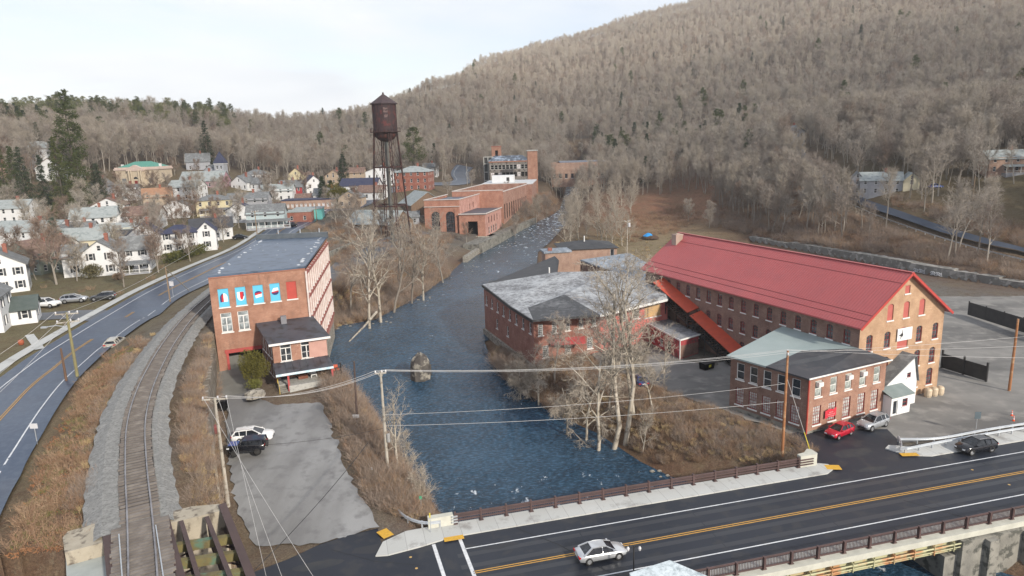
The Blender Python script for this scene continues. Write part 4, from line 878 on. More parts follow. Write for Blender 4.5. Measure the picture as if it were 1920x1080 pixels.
    b.wall((ax0+.9, fy), (ax1, fy), az0, 10.3, PK, [(1.75, 7.55, 1.5, 2.5, 'tall', TRIM, GLASS), (4.6, 7.55, 1.5, 2.5, 'tall', TRIM, GLASS), (1.2, 4.75, 1.0, 2.05, 'door', M('blue_door', (.02, .06, .25)), GLASS, False), (4.0, 5.3, 1.5, 1.3, 'far', TRIM, GLASS)])
    b.wall((ax0, 0), (ax0+.9, fy), az0-1, 10.3, BR_BROWN, [(x, z, .9, 1.9, 'far', TRIM, PALEW) for x in (1.6, 3.4, 5.2, 7.0) for z in (8.0, 5.3)])
    b.wall((ax1, fy), (ax1+.2, 2), az0-6, 10.3, BR_ORANGE)
    mb = MB(); mb.slab([(ax0+.4, fy-.5, 10.45), (ax1+.5, fy-.5, 10.45), (ax1-.5, .1, 11.7), (ax0-.5, -.05, 11.7)], .3); b.part('roof', mb, dk)
    mb = MB(); mb.bar((ax0+.4, fy-.56, 10.3), (ax1+.5, fy-.56, 10.3), .12, .3); b.part('fascia', mb, TRIM)
    mb = MB(); mb.box(ax0+3.0, -1.8, 11.3, ax0+3.8, -1.0, 12.6); b.part('chimney', mb, M('grey_stack', (.2, .2, .22)))
    mb = MB(); mb.poly([(ax1-2.6, fy-.012, 7.4), (ax1-.02, fy-.012, 7.4), (ax1-.02, fy-.012, 10.1), (ax1-2.5, fy-.012, 10.1)]); b.part('stucco_patch', mb, M('pink_stucco', (.5, .3, .25), (.45, .26, .22)))
    # porch
    px0, px1, py = ax0+.7, ax1+.1, fy-3.6
    mb = MB(); mb.slab([(px0, py, 6.9), (px1, py, 6.9), (px1, fy+.05, 7.5), (px0, fy+.05, 7.5)], .14); po = b.part('porch_roof', mb, dk)
    q = MB()
    for i in range(8): x = px0+.6+(px1-px0-1)*i/7; q.bar((x, py+.05, 6.93), (x, fy, 7.53), .05, .05)
    q.build('seams', dk, po)
    mb = MB(); mb.bar((px0, py-.05, 6.72), (px1, py-.05, 6.72), .1, .3); b.part('porch_fascia', mb, M('pale_blue_trim', (.4, .58, .68), (.7, .75, .78), .6, 1.2))
    for x in (px0+1.6, px1-.2): mb = MB(); mb.box(x-.13, py+.1, 4.2, x+.13, py+.36, 6.7); b.part('post', mb, M('red_post', (.42, .08, .08)))
    mb = MB(); mb.box(px0+1.6, py, 3.4, px1-.6, fy, 5.0); mb.box(px0+.3, py+1.2, 3.4, px0+1.6, fy, 4.98); b.part('porch_deck', mb, CONC)
    for i in range(4): mb = MB(); mb.box(px0+.35, py+.2+i*.28, 3.6, px0+1.55, py+.48+i*.28, 4.2+i*.2); b.part('step', mb, OLDCONC)
    mb = MB(); mb.bar((px0+.3, py+.1, 5.0), (px0+.3, py+2.2, 6.0), .07, .07); mb.bar((px0+.3, py+.1, 4.0), (px0+.3, py+.1, 5.0), .08, .08); mb.bar((px0+.3, py+2.2, 4.9), (px0+.3, py+2.2, 6.0), .08, .08); b.part('handrail', mb, M('yellow_rail', (.5, .36, .08)))
    b.finish()
    def at(x, y, z): return tuple(b.root.matrix_basis @ Vector((x, y, z)))
    wd = M('porch_wood', (.2, .08, .05), (.14, .05, .03)); pl = M('pale_wood', (.5, .33, .16))
    t = thing('storage_chest', 'brown wooden chest on the porch left of the white chair', 'chest', at(ax0+4.5, fy-1.2, 5.0), rz); q = MB(); q.box(-.65, -.3, 0, .65, .3, .55); q.build('body', wd, t); q = MB(); q.box(-.7, -.35, .55, .7, .35, .65); q.build('lid', wd, t)
    t = thing('porch_chair', 'white armchair on the concrete porch', 'chair', at(ax0+6.0, fy-1.3, 5.0), rz); q = MB(); q.box(-.4, -.35, .35, .4, .35, .48); q.build('seat', TRIM, t); q = MB(); q.box(-.4, .28, .48, .4, .38, 1.1); q.build('backrest', TRIM, t)
    for sx in (-.37, .37):
        for sy in (-.3, .3): q = MB(); q.box(sx-.04, sy-.04, 0, sx+.04, sy+.04, .35); q.build('leg', TRIM, t)
    t = thing('cupboard', 'pale wooden cupboard standing on the porch right of the white chair', 'cupboard', at(ax0+7.6, fy-1.2, 5.0), rz); q = MB(); q.box(-.45, -.3, 0, .45, .3, 1.15); q.build('body', pl, t); q = MB(); q.box(-.4, -.33, .1, .4, -.3, 1.05); q.build('door', M('dark_wood', (.12, .07, .04)), t)
    t = thing('shelf_rack', 'dark metal rack of red goods at the right end of the porch', 'rack', at(ax0+9.0, fy-2.0, 5.0), rz)
    for z in (.1, .6, 1.1): q = MB(); q.box(-.8, -.3, z, .8, .3, z+.05); q.build('shelf', DARK, t)
    for sx in (-.78, .78): q = MB(); q.box(sx-.04, -.3, 0, sx+.04, .3, 1.7); q.build('upright', DARK, t)
    q = MB(); q.box(-.6, -.2, .65, -.1, .2, 1.0); q.box(.1, -.2, .65, .5, .2, .95); q.box(-.5, -.2, 1.15, .3, .2, 1.5); q.build('goods', M('red_goods', (.5, .1, .05)), t)
    return b
PALEW = glassmat('whitened_glass', (.38, .36, .36), .4)
LMILL = left_mill()
# ================================================================== low wide mill by the river with patchy snow roof
def river_mill():
    zb = -1.6; c = v2(P(1000, 598, 8.3)); l = v2(P(907, 540, 8.6)); r = v2(P(1252, 562, 7.6))
    # outer corners at eaves level
    b = Bld('riverside_brick_mill', 'wide low brick mill beside the river with patchy grey and white flat roofs', 'mill', (c.x, c.y, 0), 0)
    SR = snowroof('frosted_roof', (.10, .10, .108), (.40, .42, .44), .62, .86, 1.3); SR2 = snowroof('blue_frosted_roof', (.15, .18, .22), (.36, .41, .47), .64, .88, 1.0); DR = M('black_roof', (.03, .032, .037), (.05, .052, .058), .7, .5)
    L_ = b.loc_of; C0 = (0, 0); Lp = L_(l); Rp = L_(r); 
    far_l = L_(v2(P(1040, 497, 9.2))); far_r = L_(v2(P(1225, 545, 9))); 
    Ll = math.hypot(*Lp)
    wn = [(x, 5.4, .95, 1.9, 'sash', TRIM, GLASS) for x in np.linspace(1.5, Ll-1.5, 8)]+[(x, 2.0, .95, 1.9, 'sash', TRIM, GLASS) for x in (7.5, 13.5)]
    wn = [w_ for w_ in wn if w_[0] < Ll-.8]
    b.wall(Lp, C0, -4, 8.3, BR_RED2, wn, zt2=8.3)
    d = Vector(Rp).normalized(); Lr = Vector(Rp).length; pk = d*(Lr*.47)
    b.wall(C0, (pk.x, pk.y), -4, 8.0, BR_RED2, row(5, pk.length, 5.2, 1.0, 2.0, 'multi', TRIM, GLASS)+row(3, pk.length, 1.2, 1.2, 2.1, 'multi', TRIM, GLASS))
    PKC = M('pink_painted_wall', (.55, .17, .15), (.48, .14, .12), .8, .4, c3=(.4, .1, .09), s3=.9)
    b.wall((pk.x, pk.y), Rp, -2, 8.0, PKC, [(2.0, 5.2, 1.1, 2.0, 'multi', TRIM, GLASS), (5.2, 5.1, 1.4, 2.1, 'multi', TRIM, GLASS), (8.0, 5.1, 1.4, 2.1, 'multi', TRIM, GLASS), (12.2, 4.9, 3.0, 2.3, 'blank', M('plywood', (.55, .36, .18))), (10.3, 4.9, .8, 2.2, 'blank', M('plywood', (.55, .36, .18)))] if (Lr-pk.length) > 13.8 else [(2.0, 5.2, 1.1, 2.0, 'multi', TRIM, GLASS)])
    rb = (Rp[0]+1.5, Rp[1]+18); b.wall(Rp, rb, -1, 8.2, PKC); 
    # roofs
    cen = Vector(C0).lerp(Vector(Rp), .42)
    a0 = (Lp[0]-.4, Lp[1]-.2, 8.75); a1 = (-.4, -.5, 8.5); mid = (pk.x, pk.y-.4, 8.3); a2 = (Rp[0]+.4, Rp[1]-.4, 8.1); bk = (Rp[0]+1.5, Rp[1]+9, 9.1); top_ = (far_l[0]+9, far_l[1]-14, 9.7); bl__ = (Lp[0]+5, Lp[1]+9, 9.5)
    def fr(px, py, z): q_ = b.loc_of(v2(P(px, py, z))); return (q_[0], q_[1], z)
    A = fr(905, 533, 8.9); B1 = fr(958, 574, 8.7); B2 = fr(1000, 600, 8.5); C1 = fr(1125, 590, 8.6); D1 = fr(1252, 560, 8.2); E1 = fr(1262, 548, 8.9); F1 = fr(1150, 508, 10.2); G1 = fr(1045, 510, 10.4)
    T1 = fr(1058, 552, 9.6); 
    W1 = fr(990, 577, 8.8); mb = MB(); mb.slab([A, B1, B2, W1, T1, F1, G1], .35); mb.slab([T1, C1, D1, E1, F1], .35); b.part('roof', mb, SR)
    mb = MB(); mb.slab([W1, B2, C1, T1], .35); b.part('roof', mb, snowroof('tarry_roof', (.035, .037, .042), (.17, .175, .185), .70, .98, 1.2))
    mb = MB(); mb.slab([A, G1, fr(1048, 488, 10.0), fr(1040, 480, 9.0), fr(935, 523, 6.8)], .4); b.part('roof', mb, DR)
    ed = MB(); e_ = [A, B1, B2]; 
    for p, q_ in zip(e_, e_[1:]): ed.bar(Vector(p)+Vector((-.15, -.1, -.25)), Vector(q_)+Vector((-.15, -.1, -.25)), .12, .5)
    b.part('eaves_board', ed, DARK); ed = MB(); ed.bar(Vector(C1)+Vector((0, -.15, -.2)), Vector(D1)+Vector((0, -.15, -.2)), .12, .4); b.part('eaves_board', ed, TRIM)
    # rear wing: blue frosted roof running to the long mill, black roof towards the river, brick walls
    R1 = fr(1088, 487, 9.4); R2 = fr(1180, 474, 9.8); R3 = fr(1262, 520, 9.0); R4 = fr(1240, 540, 8.6); R5 = fr(1160, 512, 8.9)
    mb = MB(); mb.slab([R5, R4, R3, R2, R1], .35); b.part('roof', mb, SR2)
    b.wall((R5[0], R5[1]), (R4[0], R4[1]), 0, 8.6, BR_BROWN, (), zt2=8.3); b.wall((R1[0], R1[1]), (R5[0], R5[1]), 0, 8.9, BR_BROWN, ()); b.wall((R4[0], R4[1]), (R3[0], R3[1]), 0, 8.4, BR_BROWN); b.wall((R3[0], R3[1]), (R2[0], R2[1]), 0, 8.6, BR_BROWN); b.wall((R2[0], R2[1]), (R1[0], R1[1]), 0, 8.9, BR_BROWN)
    q0 = fr(935, 523, 6.8); q1 = fr(1040, 480, 9.0); b.wall((q1[0], q1[1]), (q0[0], q0[1]), -2, 8.3, BR_RED2, (), zt2=6.5)
    b.wall((q0[0], q0[1]), Lp, -2, 6.5, BR_RED2, (), zt2=8.3)
    f = MB(); ul = (Vector(C0)-Vector(Lp)).normalized(); f.obox((Vector(C0)+Vector(Lp))/2+Vector((ul.y, -ul.x))*.12, ul, Ll/2+.2, .3, -5, .2); b.part('foundation', f, STONE)
    # porch canopy low on the front
    cx = pk*.42; f = MB(); f.slab([(cx.x-2.2, cx.y-1.9, 3.5), (cx.x+3.8, cx.y-1.4, 3.5), (cx.x+3.8, cx.y+.6, 4.1), (cx.x-2.2, cx.y-.2, 4.1)], .15); b.part('canopy', f, M('red_canopy', (.45, .08, .08)))
    f = MB(); f.cyl(L_(v2(P(1030, 512, 10)))[0], L_(v2(P(1030, 512, 10)))[1], 10, 11.2, .15, n=8); b.part('vent_pipe', f, TRIM)
    b.finish()
    # small brick buildings behind: chimney base like block and the long one with a black hipped roof
    p = v2(P(1046, 492, 7)); b2 = Bld('brick_store', 'small square brick store with pale flat roof behind the riverside mill', 'outbuilding', (p.x, p.y, 1), .15)
    b2.box_walls(-3.2, 0, 3.2, 5, -1, 8.5, BR_TAN2, F_=[(1.5, 4.5, 1, 1.8, 'far', TRIM, GLASS)]); f = MB(); f.box(-3.6, -.4, 8.5, 3.6, 5.4, 8.9); b2.part('roof', f, SR2); f = MB(); f.box(-2.2, 1, 8.9, -1.2, 2, 9.6); b2.part('chimney', f, BR_RED); b2.finish()
    p = v2(P(1092, 483, 6)); b2 = Bld('brick_warehouse', 'long brick warehouse with black domed roof and one white door beyond the riverside mill', 'warehouse', (p.x, p.y, 1), .08)
    b2.box_walls(-5.5, 0, 9.5, 12, -1, 7.3, BR_TAN2, F_=[(13.7, 5.0, 1.1, 2.0, 'door', TRIM, GLASS, False)]); b2.hip_roof(-5.5, 0, 9.5, 12, 7.4, 1.5, DR, .5); f = MB(); f.cyl(1.5, 5, 8, 10.2, .18, n=8); b2.part('vent_pipe', f, TRIM); b2.finish()
BR_RED2 = brick('river_brick', (.31, .135, .10), (.25, .1, .075), (.36, .27, .23), (.12, .07, .05), .6); BR_TAN2 = brick('pale_red_brick', (.42, .28, .215), (.35, .22, .17), (.5, .4, .32))
river_mill()
def red_shed():
    c = v2(P(1276, 696, 0)); r = v2(P(1310, 678, 0)); l = v2(P(1218, 640, 0)); u = (r-c).normalized(); rz = math.atan2(u.y, u.x)
    # frame from the roof corners
    z = 3.6; c = v2(P(1275, 636, z)); r = v2(P(1310, 626, z)); l = v2(P(1212, 606, z)); u = (r-c).normalized(); rz = math.atan2(u.y, u.x); b = Bld('red_shed', 'low red painted shed with mottled grey flat roof between the two mills', 'shed', (c.x, c.y, 0), rz)
    W = (r-c).length; lp = b.loc_of(l); RP = M('red_painted_brick', (.42, .06, .07), (.3, .045, .05), .8, .8, c3=(.14, .07, .06), s3=1.4); D = math.hypot(*lp)
    b.wall((0, 0), (W, 0), -.6, z-.1, RP, ()); b.wall(lp, (0, 0), -.6, z-.1, RP, [(2.5, .9, 1, 1.3, 'far', TRIM, GLASS), (5.5, .9, 1.0, 1.3, 'far', TRIM, GLASS), (8, .2, 1.2, 2.1, 'door', REDTRIM, GLASS, False)] if D > 9 else ()); b.wall((W, 0), (W+lp[0], lp[1]), -.6, z-.1, RP)
    mb = MB(); mb.slab([(-.2, -.2, z), (W+.2, -.2, z), (W+lp[0]+.2, lp[1], z+.3), (lp[0]-.2, lp[1], z+.3)], .25); b.part('roof', mb, snowroof('mottled_roof', (.1, .1, .11), (.3, .31, .33), .6, .85, 1.6))
    mb = MB(); mb.bar((-.22, -.25, z-.1), (W+.2, -.25, z-.1), .1, .25); mb.bar((-.25, -.2, z-.1), (lp[0]-.22, lp[1], z+.2), .1, .25); mb.bar((-.2, -.2, z), (-.2, -.2, 0), .14, .14); b.part('trim', mb, TRIM)
    mb = MB(); mb.poly([(.1, -.012, .2), (W-.1, -.012, .2), (W-.1, -.012, 2.2), (.1, -.012, 2.4)]); b.part('bare_brick_patch', mb, BR_BROWN); b.finish()
red_shed()
# ================================================================== power house by the river
def power_house():
    z0 = 4; c = v2(P(864, 443, z0)); b = Bld('power_house', 'orange brick power house with two tall arches and blue flat roof above the river', 'power house', (c.x, c.y, z0), .0)
    # axes from the picture: front runs left to right facing the camera, sides go away to the right
    uF = (v2(P(909, 443, z0))-v2(P(800, 445, z0))).normalized(); s_ = (v2(RG(975, 430, 310))-c).normalized()
    ang = math.atan2(uF.y, uF.x); b.root.rotation_euler = (0, 0, ang); b.rz = ang
    WL_ = 13.0; hh = 14.0; hL = topz(868, 374, c)-z0; D = 26; sk = math.tan(R(8))
    PB = brick('power_brick', (.44, .20, .14), (.36, .16, .11), (.5, .36, .28), (.2, .08, .06), .5); PP = brick('pink_power_brick', (.55, .30, .25), (.48, .24, .2), (.55, .42, .36))
    def pt(x, y): return (x+y*sk, y)
    b.wall(pt(-WL_, 0), pt(0, 0), -3, hL, PB, [(4.2, 2.0, 2.9, 7.0, 'archopen'), (9.9, 0.6, 2.9, 8.2, 'archopen')][0:0]+[(4.1, .6, 3.4, 8.6, 'round', RUSTY, GLASS, False), (9.5, .3, 3.4, 8.9, 'round', RUSTY, GLASS, False)])
    b.wall(pt(0, 0), pt(0, D), -3, hL, PP, [(13, 8.6, .9, 2.2, 'far', RUSTY, BLACK, False), (17.5, 8.9, .9, 2.2, 'far', RUSTY, BLACK, False)]); b.wall(pt(-WL_, D), pt(-WL_, 0), -3, hL, PB)
    f = MB(); f.slab([(*pt(-WL_+.4, .5), hL-.9), (*pt(-.4, .5), hL-.9), (*pt(-.4, D), hL-.9), (*pt(-WL_+.4, D), hL-.9)], .3); b.part('roof', f, M('blue_membrane_roof', (.1, .16, .25)))
    f = MB(); 
    for a, c_ in (((-WL_, 0), (0, 0)), ((0, 0), (0, D)), ((-WL_, D), (-WL_, 0))): f.bar((*pt(*a), hL+.1), (*pt(*c_), hL+.1), .6, .22)
    f.bar((*pt(-WL_-.1, -.2), hL-2.4), (*pt(.1, -.2), hL-2.4), .4, .2); b.part('coping', f, M('pale_coping', (.6, .55, .52), rough=.7))
    f = MB()
    for x in (-12.6, -7.0, -1.4): f.box(x-.45, -.28, 0, x+.45, 0.001, hL-3.2)
    b.part('pier', f, PB)
    # lower right block with the black doorway
    w2 = 9.6; h2 = 8.0; d2 = 22
    b.wall(pt(.0, -1.2), pt(w2, -1.2), -1, h2, PB, [(5.0, .3, 3.6, 5.2, 'open')])
    f = MB(); f.box(2, .5, 0, 9, .7, 6.5); b.part('shade_backing', f, BLACK)  # near-black sheet standing in for shade behind the doorway
    b.wall(pt(w2, -1.2), pt(w2, d2), -1, h2, PP, [(5+4*i, 4.2, 1.2, 2.4, 'far', RUSTY, BLACK, False) for i in range(4)]+[(5+3.4*i, .3, 1.6, 2.6, 'far', WHITE, BLACK, False) for i in range(4)])
    f = MB(); f.slab([(*pt(-.0, -1.5), h2+.2), (*pt(w2+.3, -1.5), h2+.2), (*pt(w2+.3, d2), h2+.2), (*pt(0, d2), h2+.2)], .3); b.part('roof', f, M('purple_grey_roof', (.07, .065, .085), (.09, .085, .1), .6))
    f = MB(); f.bar((*pt(0, -1.55), h2+.25), (*pt(w2+.3, -1.55), h2+.25), .25, .35); f.bar((*pt(w2+.35, -1.5), h2+.25), (*pt(w2+.35, d2), h2+.25), .25, .35); b.part('coping', f, M('pale_coping', (.6, .55, .52)))
    b.finish()
    # masonry platform the power house stands on, down to the water
    m_ = MB(); m_.prism([(-7.4, -2.2), (10.6, -2.4), (12.6, 6), (-7, 6)], -4.0, -.1); m_.prism([(-7.6, -2.4), (10.8, -2.6), (10.8, -2.1), (-7.6, -1.9)], -.1, .15)
    t = m_.build('stone_platform', M('pale_masonry', (.46, .44, .38), (.36, .33, .27), .9, .5, bmp=.5, c3=(.2, .17, .12), s3=1.5), None, (c.x, c.y, z0)); t.rotation_euler = (0, 0, ang); tag(t, 'pale masonry platform under the power house at the water', 'stone platform')
    # roofless hall behind
    q = b.root.matrix_basis @ Vector((.0, D, 0)); q = Vector((c.x, c.y, z0))+Matrix.Rotation(ang, 3, 'Z') @ Vector((*pt(0, D), 0))
    h = Bld('roofless_hall', 'roofless brick hall with white topped walls behind the power house', 'ruined hall', (q.x, q.y, z0), ang)
    hz_ = hL+1.2; WX0, WX1 = -11, 9.65; D2 = 44
    SP = brick('streaked_brick', (.38, .2, .15), (.3, .15, .11), (.45, .36, .3), (.5, .42, .36), .6)
    def p2(x, y): return (x+y*sk, y)
    h.wall(p2(WX0, 0), p2(WX1, 0), -3, hz_, PB); h.wall(p2(WX1, 0), p2(WX1, D2), -5, hz_-.6, SP, row(11, D2, 3.0, 1.7, 6.0, 'far', RUSTY, BLACK, sill=False)); h.wall(p2(WX1, D2), p2(WX0, D2), -3, hz_, SP); h.wall(p2(WX0, D2), p2(WX0, 0), -3, hz_, SP)
    h.wall(p2(WX0+.5, .5), p2(WX0+.5, D2-.5), -3, hz_, SP); h.wall(p2(WX0+.5, D2-.5), p2(WX1-.5, D2-.5), 0, hz_, SP); h.wall(p2(WX1-.5, D2-.5), p2(WX1-.5, .5), 0, hz_-.6, SP); h.wall(p2(WX1-.5, .5), p2(WX0+.5, .5), 0, hz_, SP)
    f = MB(); f.bar((*p2(WX0, .25), hz_+.1), (*p2(WX1, .25), hz_+.1), .7, .25); f.bar((*p2(WX0+.25, 0), hz_+.1), (*p2(WX0+.25, D2), hz_+.1), .7, .25); f.bar((*p2(WX1-.25, 0), hz_-.5), (*p2(WX1-.25, D2), hz_-.5), .7, .25); f.bar((*p2(WX0, D2), hz_+.1), (*p2(WX1, D2), hz_+.1), .7, .25)
    h.part('coping', f, M('pale_coping', (.6, .55, .52))); h.finish()
    # pale flat roofed block behind with a white roof hut
    q2 = q+Matrix.Rotation(ang, 3, 'Z') @ Vector((*p2(0, D2+.3), 0)); k = Bld('white_roofed_block', 'low block with white flat roof and small white roof hut behind the roofless hall', 'building', (q2.x, q2.y, z0), ang)
    k.box_walls(-12, 0, 12, 34, -2, hz_-.5, SP); f = MB(); f.box(-12.2, -.1, hz_-.5, 12.2, 34.2, hz_-.1); k.part('roof', f, M('white_roof', (.6, .62, .63), (.5, .52, .54)))
    f = MB(); f.box(-8, 12, hz_-.1, 2.5, 18, hz_+3.2); kh = k.part('roof_hut', f, WHITE); f = MB(); f.box(-1, 11.97, hz_+.6, .4, 12, hz_+2.3); f.build('door', DARK, kh); k.finish()
    return b
RUSTY = M('rust_frame', (.16, .07, .05), (.1, .05, .04), .8)
power_house()
def river_walls():
    pts = [(905, 474), (945, 452), (975, 434), (1005, 418)]; w3 = [v2(PW(*p)) for p in pts]; mb = MB()
    for a, c in zip(w3, w3[1:]):
        u = (c-a).normalized(); n = Vector((-u.y, u.x)); mb.obox((a+c)/2+n*.6, u, (c-a).length/2+.3, .6, wz(a.y)-2, 4.6)
    mb.obox((w3[0]+w3[-1])/2+Vector((-3.5, 1)), (w3[-1]-w3[0]).normalized(), (w3[-1]-w3[0]).length/2, 3.4, -1, 3.9)
    tag(mb.build('river_wall', OLDCONC), 'weathered concrete river wall below the roofless hall', 'river wall')
    a = [v2(PW(872, 492)), v2(PW(912, 462))]
    mb = MB(); u = (a[1]-a[0]).normalized(); mb.obox((a[0]+a[1])/2, u, (a[1]-a[0]).length/2, .7, -2, 1.9+.8); tag(mb.build('weir_wall', STONE), 'low stone wall running out into the river below the power house', 'stone wall')
river_walls()
# ================================================================== burnt out mill, towers, far brick building
def burnt():
    o = RG(919, 352, 372); b = Bld('gutted_mill', 'gutted three storey mill with broken black windows and blue-black roof beyond the power house', 'ruined mill', (o.x, o.y, 13), .04)
    s = 372/1280; W = 74*s; GB = M('grey_burnt_brick', (.26, .24, .22), (.17, .155, .14), .9, .6, c3=(.07, .06, .055), s3=.9)
    zt = topz(955, 303, (o.x, o.y))-13
    ops = []
    r2 = random.Random(3)
    for z in (zt-4.0, zt-8.0, zt-12.0):
        for i in range(10): ops.append((1.6+i*(W-3.2)/9, z, 1.75, 2.4, 'far', TRIM if z == zt-4.0 else GB, BLACK if r2.random() < .75 else PALEW, False))
    b.box_walls(0, 0, W, 20, 0, zt, GB, F_=ops); f = MB(); f.bar((-.3, -.2, zt+.1), (W+.3, -.2, zt+.1), .5, .6); b.part('cornice', f, M('orange_cornice', (.4, .2, .13)))
    b.hip_roof(0, 0, W, 20, zt+.5, 2.6, snowroof('blue_black_roof', (.04, .055, .08), (.35, .42, .52), .72, .86, .4), .5, 3)
    b.finish()
    t = Bld('brick_tower', 'slender tall orange brick tower at the right end of the gutted mill', 'tower', tuple(RG(1001, 385, 352))[:2]+(8,), .04)
    z1 = topz(1001, 283, (t.loc.x, t.loc.y))-8; t.box_walls(-2.6, 0, 2.4, 5, -2, z1, BR_ORANGE); f = MB(); f.box(-3, -.4, z1, 2.8, 5.4, z1+.5); t.part('cap', f, CONC); t.finish()
    t = Bld('stair_tower', 'short orange brick stair tower rising behind the gutted mill', 'tower', tuple(RG(933, 345, 392))[:2]+(13,), .04)
    z1 = topz(933, 275, (t.loc.x, t.loc.y))-13; t.box_walls(-2.7, 0, 2.7, 5.4, -2, z1, BR_ORANGE, F_=[(2.7, z1-6.5, 1.6, 4.5, 'far', RUSTY, BLACK, False)]); f = MB(); f.box(-2.9, -.2, z1, 2.9, 5.6, z1+.4); t.part('cap', f, BR_RED); t.finish()
    t = Bld('frame_shell', 'pale open concrete frame shell left of the gutted mill', 'ruined building', tuple(RG(909, 352, 378))[:2]+(13,), .04); f = MB()
    for i in range(5):
        for z in (4, 8.5, 13, 16.6): pass
    for x in (0, 2.3, 4.6): f.box(x-.25, 0, 0, x+.25, .5, 17)
    for z in (4, 8.5, 13, 16.6): f.box(0, .02, z, 5, .48, z+.5)
    t.part('frame', f, M('pale_frame', (.4, .4, .38), (.28, .28, .26))); f = MB(); f.box(0.2, .6, 0, 4.8, 8, 16.6); t.part('wall', f, M('dark_wall', (.05, .05, .05)))
    t = Bld('far_brick_building', 'long low pale orange brick building half hidden by trees right of the brick tower', 'building', tuple(RG(1034, 348, 400))[:2]+(13,), -.03); W = 100*400/1280
    z1 = topz(1034, 306, (t.loc.x, t.loc.y))-13; t.box_walls(0, 0, W, 18, -2, z1, BR_TAN2, F_=row(9, W, 3, 1.6, 2.6, 'far', RUSTY, GLASS)); f = MB(); f.box(5, .2, z1, W+.2, 18.2, z1+.6); t.part('roof', f, M('blue_grey_roof', (.2, .22, .27))); t.finish()
burnt()
